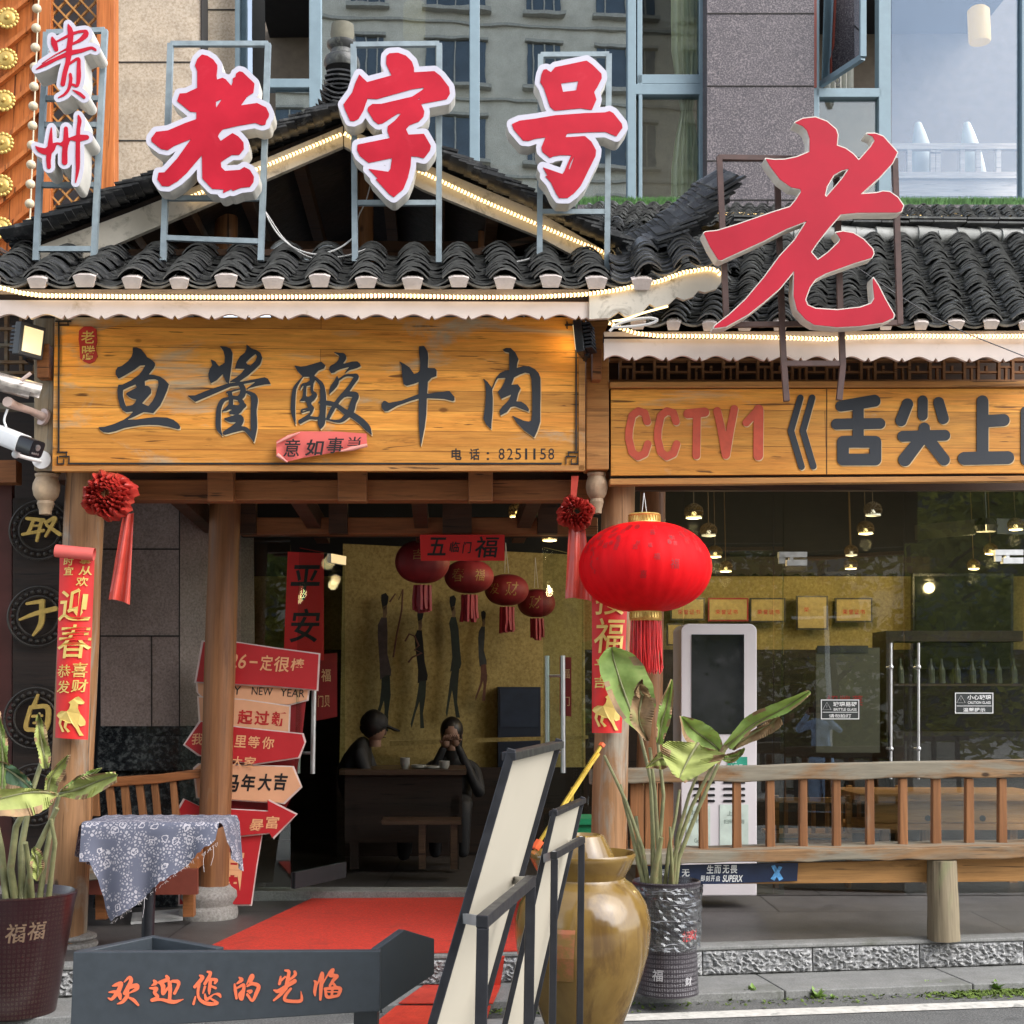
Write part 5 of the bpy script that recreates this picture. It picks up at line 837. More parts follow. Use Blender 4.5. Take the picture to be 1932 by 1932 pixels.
# lattice frieze
def frieze(b):
    b.rect(1150, 716, 2020, 721, 7.93, .05); b.rect(1150, 676, 2020, 681, 7.96, .05)
    for k in range(14):
        u = 1158 + k * 65
        for du in (0, 26): b.rect(u + du + 10, 680, u + du + 15, 717, 7.94, .03)
        b.rect(u + 15, 690, u + 36, 694, 7.945, .025); b.rect(u + 41, 700, u + 75, 704, 7.945, .025); b.rect(u + 52, 690, u + 56, 702, 7.945, .025); b.rect(u + 24, 694, u + 28, 717, 7.945, .025)
one(frieze, 'lattice_frieze', W_FRET, hall)
one(lambda b: b.rect(1130, 640, 2040, 925, 8.2, .06), 'header_board', W_DARKX, hall)
# glass front: fixed panes and the double door
for i, (u0, u1) in enumerate(((1250, 1289), (1291, 1459), (1707, 1934), (1936, 2040))):
    one(lambda b: b.rect(u0, 905, u1, 1692, 9.7, .012), 'glass_pane', M_GLASS, hall)
one(lambda b: b.rect(1461, 905, 1479, 1692, 9.7, .012), 'glass_pane', M_GLASS, hall)
# the left door leaf stands slightly ajar
hg = P(1705, 905, 9.7); hb_ = P(1705, 1692, 9.7); dl = V((-1, .21, 0)).normalized() * ((1705 - 1481) * PXM(9.9)); one(lambda b: b.loft([[hg, hg + dl, V((hb_.x, hb_.y, PZ + .02)) + dl, V((hb_.x, hb_.y, PZ + .02))], [q + V((.0025, .0117, 0)) for q in (hg, hg + dl, V((hb_.x, hb_.y, PZ + .02)) + dl, V((hb_.x, hb_.y, PZ + .02)))]]), 'glass_door', M_GLASS, hall)
def fitting(b, u, v):
    b.rect(u, v, u + 53, v + 10, 9.68, .05); b.rect(u + 15, v + 15, u + 53, v + 26, 9.68, .05); b.rect(u + 20, v + 8, u + 27, v + 17, 9.685, .04); b.rect(u, v + 8, u + 12, v + 22, 9.69, .03)
for u, v in ((1470, 1041), (1878, 1037)):
    one(lambda b: fitting(b, u, v), 'patch_fitting', M_STEEL, hall)
for u in (1681, 1733):
    def hb(b):
        a, c = P(u, 1213, 9.62), P(u, 1470, 9.62); b.tube([a, c], 2.6 * PXM(9.6), 10)
        for f in (.18, .78):
            p = a.lerp(c, f); b.ball(p, .018); b.tube([p, p + EY * .09], .008, 8)
    one(hb, 'door_handle', M_STEEL, hall, smooth=40)
# interior
def room(u0, u1, vtop, Yf, Yb, names):
    pass
IW0, IW1 = P(1180, 1000, 13.4), P(2100, 1000, 13.4)
iz = 3.05
XL, XR = -4.6, 7.0
yb = 13.4
def wallbox(b, x0, x1, y0, y1, z0, z1): b.box(((x0 + x1) / 2, (y0 + y1) / 2, (z0 + z1) / 2), x1 - x0, y1 - y0, z1 - z0, AX)
one(lambda b: wallbox(b, -5, 9, yb, yb + .1, .2, 2.72), 'back_wall', M_WALLYEL, hall)
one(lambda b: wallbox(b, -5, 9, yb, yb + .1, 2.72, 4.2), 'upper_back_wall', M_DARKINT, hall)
one(lambda b: wallbox(b, -5.1, -5, 9.9, yb, .2, 4.2), 'side_wall', M_WALLYEL, hall)
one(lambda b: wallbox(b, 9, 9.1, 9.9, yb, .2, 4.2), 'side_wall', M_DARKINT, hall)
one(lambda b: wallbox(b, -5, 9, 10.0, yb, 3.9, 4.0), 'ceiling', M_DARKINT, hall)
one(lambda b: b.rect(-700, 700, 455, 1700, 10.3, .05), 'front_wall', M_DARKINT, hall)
b = MB(); b.face([V((-5, 9.75, PZ + .004)), V((9, 9.75, PZ + .004)), V((9, yb, PZ + .004)), V((-5, yb, PZ + .004))]); b.build('indoor_floor', M_FLOORINT, hall)
one(lambda b: wallbox(b, -4.9, 9, yb - .06, yb, .26, 2.02), 'darkening_wainscot', W_DARK, hall)  # dark panel added to darken the lower hall behind the furniture
one(lambda b: b.prism([(635, 1448), (1110, 1448), (1110, 1700), (635, 1700)], 12.1, .05), 'darkening_wainscot', W_DARK, hall)  # second added dark panel, keeps the lower entrance room dark
one(lambda b: b.prism([(735, 1398), (860, 1394), (1110, 1388), (1110, 1394), (860, 1402), (735, 1408)], 12.1, .06), 'dado_ledge', M_WALLYEL, hall)
# valance on the back wall, partition that splits entrance and hall
one(lambda b: b.prism(scallop(1100, 2080, 1050, 1050, 1087, 1087, 26, 1100, 5, 3), 13.2, .03), 'valance', W_DARK, hall)
# yellow plaster inner wall of the entrance hall, reaching forward
one(lambda b: b.loft([[P(640, 1490, 12.2) + V((0, 0, z)), P(1105, 1490, 12.7) + V((0, 0, z)), P(1105, 1490, 12.7) + V((0, .1, z)), P(640, 1490, 12.2) + V((0, .1, z))] for z in (-.6, 2.1)]), 'partition', M_WALLYEL, hall)

# ================================================================ OFFICE BUILDING ABOVE
off = thing('office_building', 'upper storey clad in beige and purple granite with large blue framed windows', 'building', P(1000, 380, 11.6))
YU = 11.6
def wallrect(name, u0, v0, u1, v1, Y0, m, d=.25): return one(lambda b: b.rect(u0, v0, u1, v1, Y0, d), name, m, off)
wallrect('beige_cladding', 195, -200, 379, 520, 11.3, M_BEIGE)
wallrect('beige_cladding', 381, -200, 446, 520, 11.75, M_BEIGE)
def bj(b):
    for v in (117, 265): b.rect(215, v - 1.2, 379, v + 1.2, 11.294, .004)
    for v in (18, 190): b.rect(381, v - 1.2, 446, v + 1.2, 11.744, .004)
    b.rect(378.6, -200, 381.4, 520, 11.29, .3)
one(bj, 'joint', M_JOINT, off)
wallrect('purple_cladding', 1334, -200, 1536, 470, 11.35, M_PURPLE)
wallrect('purple_cladding', 1090, 385, 2080, 470, 11.5, M_PURPLE)
def pj(b):
    for v in (25, 162, 303, 377): b.rect(1334, v - 1, 1536, v + 1, 11.344, .004)
    b.rect(1448, 377, 1450, 470, 11.344, .004)
one(pj, 'joint', M_JOINT, off)
# windows: each a frame with a pane
def window(u0, v0, u1, v1, frames, glass=M_GLASSUP, Yg=YU):
    def fr(b):
        for r in frames: b.rect(*r, YU - .05, .12)
    o = one(fr, 'window', M_MULL, off, bevel=.005)
    one(lambda b: b.rect(u0, v0, u1, v1, Yg, .012), 'pane', glass, o)
    return o
wl = window(520, 150, 600, 255, [(443, -80, 452, 260), (583, -80, 606, 320), (505, 148, 585, 165), (446, 250, 585, 262)])
for u in (463, 474): one(lambda b: b.rect(u, -80, u + 8, 258, YU + .08, .05), 'inner_sash', M_REDFRAME, wl)
one(lambda b: b.loft([[P(452, -80, YU) + EY * y for y in (0, .05)][0:1] + [P(505, -80, YU - .35)], [P(452, 150, YU), P(505, 150, YU - .35)]][0:0] or [[P(454, -80, YU), P(500, -80, YU - .30), P(500, -80, YU - .30) + EY * .02, P(454, -80, YU) + EY * .02], [P(454, 250, YU), P(500, 250, YU - .30), P(500, 250, YU - .30) + EY * .02, P(454, 250, YU) + EY * .02]]), 'open_sash_pane', M_GLASSUP, wl)
window(604, -80, 888, 400, [(886, -80, 905, 420)])
window(903, -80, 1186, 420, [(1184, -80, 1200, 420)])
wc = window(1200, -80, 1322, 380, [(1320, -80, 1334, 400), (1198, 158, 1322, 178), (1202, -80, 1212, 160), (1202, 140, 1322, 158), (1205, 178, 1212, 380)], M_GLASS)
wd_ = window(1540, 180, 1662, 380, [(1534, -80, 1546, 400), (1540, 166, 1664, 183), (1658, -80, 1681, 400)], M_GLASS)
def sash(b):
    a, c, e, f = P(1566, -60, YU), P(1628, -60, YU - .5), P(1628, 108, YU - .5), P(1548, 160, YU)
    b.bar(c, e, .045, .05); b.bar(e, P(1548, 160, YU), .045, .05)
one(sash, 'open_sash', M_MULL, wd_)
one(lambda b: b.loft([[P(1556, -60, YU), P(1625, -60, YU - .48), P(1626, 108, YU - .48), P(1550, 157, YU)], [q + EY * .01 for q in (P(1556, -60, YU), P(1625, -60, YU - .48), P(1626, 108, YU - .48), P(1550, 157, YU))]]), 'open_sash_pane', M_GLASSUP, wd_)
one(lambda b: b.rect(1535, -80, 1541, 165, YU - .06, .1), 'inner_sash', M_REDFRAME, wd_)
window(1682, -80, 1930, 374, [(1928, -80, 1942, 400)], M_GLASSSKY)
window(1942, -80, 2060, 374, [], M_GLASSSKY)
# room behind the upper windows
one(lambda b: b.rect(380, -260, 2150, 470, 15.0, .1), 'room_back_wall', plain('room_wall', (.16, .13, .10), .8), off)
one(lambda b: b.loft([[P(430, 395, 11.75) + V((0, y, 0)) for y in (0,)][0:0] or [P(430, 396, 11.72), P(2080, 396, 11.72), P(2080, 396, 11.72) + EY * 4, P(430, 396, 11.72) + EY * 4], [q - EZ * .1 for q in (P(430, 396, 11.72), P(2080, 396, 11.72), P(2080, 396, 11.72) + EY * 4, P(430, 396, 11.72) + EY * 4)]]), 'room_floor', W_DARK, off)
one(lambda b: b.loft([[P(430, -230, 11.9), P(2080, -230, 11.9), P(2080, -230, 11.9) + EY * 4, P(430, -230, 11.9) + EY * 4], [q + EZ * .1 for q in (P(430, -230, 11.9), P(2080, -230, 11.9), P(2080, -230, 11.9) + EY * 4, P(430, -230, 11.9) + EY * 4)]]), 'room_ceiling', M_DARKINT, off)
# curtains
def curtain(b, u0, u1, v0, v1, Y0, tie=None, n=26):
    rows = []
    for j in range(9):
        fj = j / 8; row = []
        for i in range(n + 1):
            f = i / n; u = u0 + (u1 - u0) * f
            if tie: sq = 1 - .62 * math.exp(-((fj - tie) / .14) ** 2) * 1.0; cu = (u0 + u1) / 2; u = cu + (u - cu) * sq
            row.append(P(u, v0 + (v1 - v0) * fj, Y0) + EY * .03 * math.sin(f * 34))
        rows.append([b.b.verts.new(p) for p in row])
    for a, c in zip(rows, rows[1:]):
        for i in range(n): b.b.faces.new((a[i], a[i + 1], c[i + 1], c[i]))
o = one(lambda b: curtain(b, 1266, 1326, -70, 376, YU + .07, .62), 'curtain', M_CURTAIN, wc, smooth=60)
o = one(lambda b: curtain(b, 1556, 1612, -70, 168, YU + .1), 'curtain', plain('embroidered_curtain', (.42, .41, .36), .85, var=.12), wd_, smooth=60)
def emb(b):
    for j in range(9):
        c = P(1584 - j * .5, -40 + j * 24, YU + .05); k = PXM(c.y)
        b.lathe(c, [(1e-4, 0)], 3) if 0 else None
        for a in range(12):
            p, q = a * .5236, (a + 1) * .5236; r0, r1 = 3.2 * k, 5.8 * k
            b.face([c + EX * r0 * math.cos(p) + EZ * r1 * math.sin(p) * .8, c + EX * r1 * math.cos(p) + EZ * r1 * 1.3 * math.sin(p), c + EX * r1 * math.cos(q) + EZ * r1 * 1.3 * math.sin(q), c + EX * r0 * math.cos(q) + EZ * r1 * math.sin(q) * .8])
        b.box(c - EZ * 12 * k, 7 * k, .004, 2 * k)
one(emb, 'curtain_embroidery', M_INK, wd_)
# wooden rails, cushions and a lamp seen through the panes
M_PALEW = wood('pale_rail_wood', (.68, .54, .42), (.85, .74, .60), 0, .5)
def gallery(lab, u0, u1, m, us, v0=270, v1=372):
    t_ = thing('gallery_rail', lab, 'rail', P((u0 + u1) / 2, 380, 12.1)); 
    one(lambda b: (b.rect(u0, v0, u1, v0 + 11, 12.1, .06), b.rect(u0, v0 + 54, u1, v0 + 66, 12.1, .06), b.rect(u0, v0 + 66, u1, v0 + 100, 12.14, .03)), 'rail', m, t_)
    for u in us: one(lambda b: b.rect(u, v0 + 11, u + 9, v0 + 54, 12.11, .04), 'baluster', m, t_)
gallery('pale wooden gallery rail behind the big blue pane', 1682, 2050, M_PALEW, (1684, 1712, 1756, 1766, 1812, 1842, 1880, 1920, 1960))
gallery('orange wooden gallery rail behind the two middle panes', 905, 1190, W_SCREEN, (908, 978, 1000, 1060, 1120, 1180), 312)
m_cush = plain('pale_cushion', (.80, .82, .72), .85, var=.1, scale=6)
for u0, lab in ((1700, 'pale pointed cushion left behind the gallery rail'), (1792, 'pale pointed cushion right behind the gallery rail')):
    b = MB(); rows = []; top = P(u0 + 32, 232, 12.4); 
    for j in range(7):
        f = j / 6; w2 = (6 + 26 * f ** .8 - 3 * f * f) * PXM(12.4); c = top - EZ * f * .62 + EX * .05 * f; dp = .03 + .09 * math.sin(f * 2.6); rows.append([c + EX * w2 * math.cos(a) + EY * dp * math.sin(a) for a in [i * .5236 for i in range(12)]])
    b.loft(rows); tag(b.build('cushion', m_cush, None, smooth=60), lab, 'cushion')
for u, v, Yl, lab in ((1846, 20, 13.2, 'yellow pendant lamp high behind the big blue pane'), (782, 10, 13.2, 'yellow pendant lamp high behind the pane above the gable')):
    c = P(u, v, Yl); b = MB(); b.lathe(c, [(.10, -.34), (.11, -.32), (.11, 0), (.08, .03)], 20); tag(b.build('upstairs_lamp', emit('upstairs_glow', (1, .62, .14), .16, (.35, .24, .06)) if u == 1846 else bpy.data.materials['upstairs_glow'], None, smooth=40), lab, 'pendant lamp')
# artificial turf on the ledge below the windows
m_turf = leafm('turf', (.03, .10, .02), (.09, .22, .05), .7, .08)
b = MB(); rt = random.Random(12)
for u0, u1 in ((1095, 1332), (1538, 2040)):
    a, c = P(u0, 386, 11.1), P(u1, 387, 11.1)
    for i in range(int((u1 - u0) * 26)):
        p = a.lerp(c, rt.random()) + EY * rt.uniform(0, .25); h = rt.uniform(.045, .09); s = rt.uniform(.006, .012); dx = rt.uniform(-.03, .03)
        b.face([p - EX * s, p + EX * s, p + EZ * h + EX * dx + EY * rt.uniform(-.02, .02)])
tag(b.build('artificial_turf', m_turf), None, None, kind='stuff')
one(lambda b: (b.rect(1090, 386, 2050, 402, 11.08, .4)), 'window_ledge', M_PURPLE, off)

# ================================================================ LEFT: ORANGE SCREEN AND NEIGHBOUR
scr = thing('timber_screen', 'orange timber screen with diagonal boards, lattice strip and brass rosettes', 'screen', P(100, 470, 10.3))
one(lambda b: b.rect(-120, -200, 74, 520, 10.3, .05), 'board_panel', W_SCREEN, scr)
def diag(b):
    for k in range(-6, 14):
        v = k * 57; b.bar(P(-60, v + 92, 10.26), P(76, v - 20, 10.26), .045, .03)
one(diag, 'diagonal_batten', W_SCREEN, scr)
one(lambda b: (b.rect(74, -200, 96, 520, 10.24, .09)), 'stile', W_SCREEN, scr, bevel=.005)
one(lambda b: (b.rect(182, -200, 216, 520, 10.2, .14)), 'stile', W_SCREEN, scr, bevel=.005)
def lat(b):
    for k in range(-8, 24):
        v = k * 30.5; b.bar(P(94, v, 10.30), P(184, v + 96, 10.30), .024, .014); b.bar(P(94, v + 96, 10.32), P(184, v, 10.32), .024, .014)
one(lat, 'lattice', W_SLAT, scr)
one(lambda b: b.rect(90, -200, 190, 520, 10.5, .05), 'backing', plain('lattice_backing', (.10, .10, .11), .8), scr)
ros = None
for u, v in ((14, 34), (11, 111), (7, 190), (4, 270), (2, 350), (0, 430), (16, -44)):
    def rs(b):
        c = P(u, v, 10.22); k = PXM(c.y)
        for ring, r, n in ((0, 19, 16), (1, 12, 12)):
            for i in range(n):
                a = i * 6.2832 / n; b.ball(c + EX * r * k * math.cos(a) + EZ * r * k * math.sin(a), 4.6 * k, .012, 4.6 * k, 8, 5)
        b.ball(c, 17 * k, .02, 17 * k, 20, 6); b.ball(c - EY * .015, 6 * k, .02, 6 * k, 10, 6)
    one(rs, 'rosette', M_GOLD, scr, smooth=50)
bs = MB()
for k in range(21):
    f = k; u = 75 - f * 1.35 - 1.5; v = -48 + f * 36.8 - 46; bs.ball(P(u, v, 10.05), 9.2 * PXM(10.05), None, None, 14, 10)
bs.tube([P(78, -130, 10.05), P(46, 690, 10.05)], .006, 6)
tag(bs.build('bead_string', plain('ivory_bead', (.62, .52, .36), .5), smooth=50), 'string of ivory beads hanging in front of the orange timber screen', 'bead string')
nb = thing('neighbour_house', 'dark timber house front with lattice window left of the pavilion', 'building', P(20, 1690, 8.7))
one(lambda b: b.rect(-300, 560, 124, 1740, 9.0, .1), 'wall', W_DARK, nb)
one(lambda b: b.rect(-700, -260, 205, 720, 10.75, .2), 'upper_wall', M_BEIGE, nb)
one(lambda b: b.rect(-700, 545, 124, 575, 8.9, .5), 'eave_board', W_DARKX, nb)
def lw(b):
    for v in (617, 648, 680, 700): b.rect(-60, v, 84, v + 5, 8.3, .04)
    for u in (-30, 8, 36, 62): b.rect(u, 590, u + 6, 706, 8.32, .04)
one(lw, 'lattice_window', W_GREYX, nb)
one(lambda b: b.rect(-60, 760, 64, 772, 8.2, .08), 'rail', W_GREYX, nb)
one(lambda b: b.rect(-40, 868, 30, 910, 8.3, .12), 'bracket', W_BEAM, nb)
one(lambda b: b.rect(-30, 900, 22, 1700, 8.45, .06), 'stile', plain('dark_red_lacquer', (.075, .016, .012), .4), nb)
# ================================================================ SIGNS
# --- main board
ms = thing('main_signboard', 'wide pine signboard with five black brush characters above the entrance', 'sign', P(600, 888, 7.7))
one(lambda b: b.prism([(103, 598), (1103, 598), (1103, 888), (98, 889)], 7.72, .05), 'board', W_SIGN, ms, bevel=.004)
one(lambda b: b.rect(1092, 600, 1104, 887, 7.705, .02), 'edge_trim', W_TRIM, ms)
one(lambda b: b.prism([(99, 879), (1103, 878), (1103, 888), (98, 889)], 7.705, .02), 'edge_trim', W_TRIM, ms)
def fret(b):
    Yf = 7.709
    def ln(u0, v0, u1, v1, w=2.0):
        if abs(u1 - u0) > abs(v1 - v0): b.rect(min(u0, u1), (v0 + v1) / 2 - w / 2 * 1.3, max(u0, u1), (v0 + v1) / 2 + w / 2 * 1.3, Yf, .006)
        else: b.rect((u0 + u1) / 2 - w / 2, min(v0, v1), (u0 + u1) / 2 + w / 2, max(v0, v1), Yf - .0006, .006)
    ln(111, 606, 110, 853, 3); ln(128, 874.5, 1060, 874.5, 2.6); ln(1087, 640, 1087, 850, 3)
    for x0, s in ((107, 1), (1091, -1)):
        ln(x0, 853, x0 + 20 * s, 853); ln(x0 + 18 * s, 853, x0 + 18 * s, 862); ln(x0 + 4 * s, 861, x0 + 24 * s, 861); ln(x0 + 1 * s, 861, x0 + 1 * s, 876)
        ln(x0, 875, x0 + 14 * s, 875); ln(x0 + 13 * s, 866, x0 + 13 * s, 876); ln(x0 + 23 * s, 861, x0 + 23 * s, 876)
    ln(104, 606, 134, 606); ln(128, 606, 128, 612); ln(112, 613, 130, 613); ln(1066, 613, 1088, 613); ln(1070, 606, 1070, 620); ln(1088, 606, 1088, 640)
one(fret, 'fret_border', M_BLACKLINE, ms)
M_CUT = plain('pale_cut_wood', (.62, .47, .26), .7, var=.15, scale=14)
for k in ('yu', 'jiang', 'suan', 'niu', 'rou'): one(lambda b: b.glyph(k, 7.714, .005, 1.3, 2.4), 'carved_edge', M_CUT, one(lambda b: b.glyph(k, 7.711, .008), 'character', M_BLACKPAINT, ms))
split(lambda b: [text(b, c, (x, 846, x + 19, 868), 7.7185, .02) for c, x in (('电', 852), ('话', 886))] + [text(b, '：', (918, 853, 923, 868), 7.7185)] + [text(b, d, (941 + i * 15.6 + (0 if d != '1' else 3), 846, 941 + i * 15.6 + (11 if d != '1' else 7), 867), 7.7185, 0.0) for i, d in enumerate('8251158')], 'telephone_character', M_BLACKLINE, ms)
one(lambda b: b.prism([(149, 624), (158, 616), (173, 616), (182, 622), (183, 645), (180, 656), (184, 672), (178, 682), (168, 686), (158, 682), (151, 676), (150, 655), (148, 640)], 7.712, .008), 'seal', M_SEAL, ms)
split(lambda b: (text(b, '老', (153, 624, 178, 648), 7.7105, .01), text(b, '腾', (153, 652, 180, 679), 7.7105, .01)), 'seal_character', M_GOLDINK, ms)
# --- peeling paper on the board
pp = thing('paper_strip', 'peeling red paper strip with black brush writing stuck on the main signboard', 'paper banner', P(606, 860, 7.68))
def paper(b):
    top = [(522, 833), (545, 822), (566, 815), (600, 815), (640, 816), (692, 819)]; bot = [(523, 860), (541, 872), (570, 866), (610, 858), (650, 851), (693, 843)]
    ra = []
    for j in range(6):
        f = j / 5; ra.append([P(a[0] + (c[0] - a[0]) * f, a[1] + (c[1] - a[1]) * f, 7.695) - EY * (.012 + .016 * math.sin(i * 1.3 + f * 2) ** 2) for i, (a, c) in enumerate(zip(top, bot))])
    b.loft([r + [p + EY * .0015 for p in r[::-1]] for r in ra])
one(paper, 'sheet', M_PINKPAPER, pp, smooth=60)
for pts, rr_ in (([(522, 836), (545, 824), (566, 816)], [.004, .010, .003]), ([(640, 852), (665, 846), (693, 840)], [.003, .013, .010]), ([(523, 858), (542, 872)], [.012, .004])): one(lambda b: b.tube([P(u, v, 7.66) for u, v in pts], rr_, 8), 'curled_edge', M_PAPERBACK, pp, smooth=60)
split(lambda b: (text(b, '意', (534, 828, 567, 862), 7.652, .012, .15), text(b, '如', (575, 829, 612, 860), 7.652, .02, .15), text(b, '事', (616, 825, 649, 855), 7.652, .014, .15), text(b, '当', (655, 824, 682, 842), 7.652, .012, .1)), 'brush_character', M_INK, pp)
# --- second board
cs = thing('banner_signboard', 'long pine signboard with red and black block characters above the glass front', 'sign', P(1560, 912, 7.8))
one(lambda b: b.prism([(1153, 735), (2010, 733), (2010, 892), (1153, 897)], 7.80, .05), 'board', W_SIGN2, cs)
one(lambda b: b.prism([(1151, 720), (2010, 718), (2010, 729.5), (1151, 731)], 7.775, .07), 'edge_trim', W_TRIM, cs, bevel=.004)
one(lambda b: b.prism([(1151, 903), (2010, 897), (2010, 907), (1151, 915)], 7.775, .07), 'edge_trim', W_TRIM, cs, bevel=.004)
one(lambda b: b.prism([(1151, 728), (2010, 726), (2010, 902), (1151, 906)], 7.83, .03), 'shadow_gap', M_JOINT, cs)
one(lambda b: b.rect(1559.4, 733, 1560.6, 895, 7.7975, .004), 'seam', M_JOINT, cs)
for k in ('cctv', 'cctv2', 'T', 'V', 'one'): one(lambda b: b.glyph(k, 7.7965, .003, .9, 1.8), 'carved_edge', M_CUT, one(lambda b: b.glyph(k, 7.794, .005), 'red_character', M_REDPAINT, cs))
for k in ('br1', 'she', 'jian', 'shang', 'de2'): one(lambda b: b.glyph(k, 7.7965, .003, .9, 1.8), 'carved_edge', M_CUT, one(lambda b: b.glyph(k, 7.794, .005), 'black_character', M_BLACKPAINT, cs))

# --- raised characters on steel frames
def sq(b, pts, w, Y0):
    for p, q in zip(pts, pts[1:]): b.bar(P(*p, Y0), P(*q, Y0), w)
def letter(name, lab, keys, legs, bars, Yl, Yf, face, border, depth, fm, w=.032):
    t_ = thing(name, lab, 'channel letter sign', P(legs[0][2], legs[0][3], Yf), 'raised characters above the eaves')
    def fr(b):
        for u0, v0, u1, v1 in legs: b.bar(P(u0, v0, Yf), P(u1, v1, Yf), w)
        for u0, v0, u1, v1 in bars: b.bar(P(u0, v0, Yf) + EY * .002, P(u1, v1, Yf) + EY * .002, w * .9)
    one(fr, 'frame', fm, t_)
    for k in keys:
        o = one(lambda b: b.glyph(k, Yl, .006, src=BORDER), 'white_face' if border else 'pale_rim', M_WHITEACR if border else M_RETURN, t_)
        one(lambda b: b.glyph(k, Yl + .0062, depth, src=BORDER), 'letter_body', M_RETURN, t_)
        one(lambda b: b.glyph(k, Yl - .004, .004), 'red_face', face, o)
letter('raised_character', 'white edged red character with a long left sweep, framed in steel over the left gable', ['old'], [(322, 83, 308, 492), (506, 83, 492, 492)], [(322, 83, 506, 83), (311, 374, 497, 374), (308, 449, 494, 456)], 7.55, 7.72, M_REDACR, True, .13, M_GALV)
letter('raised_character', 'white edged red character with a hooked tail, on a steel frame over the gable peak', ['zi'], [(667, 85, 670, 494), (829, 83, 828, 496)], [(667, 85, 829, 83), (672, 383, 828, 383)], 7.55, 7.72, M_REDACR, True, .13, M_GALV)
letter('raised_character', 'white edged red character with a square on top, over the right gable', ['hao'], [(1020, 104, 1018, 500), (1149, 103, 1145, 516)], [(1020, 104, 1149, 103), (1018, 400, 1146, 400)], 7.55, 7.72, M_REDACR, True, .13, M_GALV)
letter('raised_character', 'ladder frame with two small slim red characters, at the far left before the orange screen', ['gui', 'zhou'], [(88, 62, 68, 492), (198, 57, 177, 492)], [(88, 62, 198, 57), (83, 186, 192, 186), (80, 236, 190, 236), (74, 349, 184, 349), (66, 470, 176, 470)], 7.50, 7.72, M_REDACR, True, .17, M_GALV)
letter('raised_character', 'largest red character with a thin pale rim, on a rusty frame above the right roof', ['bigold'], [(1357, 296, 1371, 616), (1465, 300, 1476, 616), (1578, 330, 1586, 616), (1688, 300, 1698, 612), (1475, 612, 1479, 692), (1479, 690, 1484, 757), (1587, 612, 1590, 692), (1590, 690, 1583, 755)], [(1355, 297, 1690, 303), (1371, 613, 1700, 609), (1478, 686, 1590, 686)], 7.06, 7.20, M_REDACR2, False, .09, M_RUST, .03)

# --- rope lights along fascia and bargeboards
def rope(uv, Y0, lab, closeY=None):
    pts = []
    for (a, c) in zip(uv, uv[1:]):
        n = 14
        for i in range(n): f = i / n; pts.append((a[0] + (c[0] - a[0]) * f, a[1] + (c[1] - a[1]) * f))
    pts.append(uv[-1]); p3 = [P(u, v, Y0) for u, v in pts]
    # resample to even beads
    out = [p3[0]]; acc = 0; step = .0105; i = 0
    for a, c in zip(p3, p3[1:]):
        Ls = (c - a).length; d = step - acc
        while d < Ls: out.append(a.lerp(c, d / Ls)); d += step
        acc = Ls - (d - step)
    t_ = thing('rope_light', lab, 'rope light', out[0], 'lit rope lights along the roof edges')
    one(lambda b: b.tube(out, .0075, 6), 'sleeve', M_ROPECORE, t_, smooth=60)
    def beads(b):
        for p, q in zip(out[::2], out[1::2]): b.cyl(p, q + (q - p) * .25, .0135, .0085, 7)
    one(beads, 'light_strip', M_ROPE, t_); return t_
rope([(-30, 538), (10, 545), (40, 553), (80, 558), (250, 560), (420, 561), (600, 560), (740, 558), (880, 561), (1000, 561), (1100, 556), (1160, 548), (1243, 531), (1290, 514), (1335, 507), (1352, 510), (1360, 520)], 7.335, 'lit rope light along the scalloped eave of the entrance, curling up at its right end')
rope([(355, 374), (430, 341), (503, 312), (580, 280), (647, 252)], 7.86, 'lit rope light on the left bargeboard of the gable')
rope([(650, 252), (720, 290), (790, 322), (900, 374), (1015, 424), (1090, 456), (1146, 479), (1175, 491), (1190, 503)], 7.86, 'lit rope light on the right bargeboard of the gable')
rope([(1149, 609), (1165, 617), (1200, 629), (1243, 634), (1380, 635), (1470, 637), (1560, 640), (1600, 637), (1720, 634), (1850, 635), (1960, 634)], 7.435, 'lit rope light along the eave of the dining hall')
rope([(1290, 402), (1400, 404), (1520, 405), (1700, 407), (1960, 412)], 10.62, 'lit rope light along the top of the rear tile strip')
# --- loose cables
m_cable = plain('white_cable', (.55, .54, .52), .5); m_cabled = plain('dark_cable', (.04, .04, .045), .5)
def cable(uv, Y0, r, m, lab):
    b = MB(); q = [P(u, v, Y0) for u, v in uv]; out = []
    e = [q[0] * 2 - q[1]] + q + [q[-1] * 2 - q[-2]]
    for i in range(1, len(e) - 2):
        for k in range(6):
            s = k / 6; a, c, d, f = e[i - 1], e[i], e[i + 1], e[i + 2]
            out.append((c * 2 + (d - a) * s + (a * 2 - c * 5 + d * 4 - f) * s * s + (c * 3 - a - d * 3 + f) * s ** 3) * .5)
    out.append(q[-1]); b.tube(out, r, 6); return tag(b.build('cable', m), lab, 'cable')
cable([(497, 392), (510, 420), (530, 448), (560, 470), (600, 480), (640, 468), (668, 448)], 7.75, .005, m_cable, 'white cable sagging between the first and second raised characters')
cable([(500, 398), (540, 455), (590, 487), (650, 483), (690, 470)], 7.78, .004, m_cable, 'thin twisted wire sagging lowest between the first two raised characters')
cable([(700, 345), (690, 380), (676, 410), (672, 440)], 8.2, .004, m_cable, 'thin wire hanging at the king post behind the second raised character')
cable([(1018, 470), (1005, 485), (985, 492), (960, 496)], 7.75, .005, m_cable, 'short bundle of wires at the foot of the third raised character frame')
cable([(1150, 625), (1165, 612), (1195, 603), (1225, 600), (1240, 604), (1222, 612), (1180, 617), (1155, 618)], 7.36, .008, m_cable, 'loose loop of cable under the upturned eave corner')
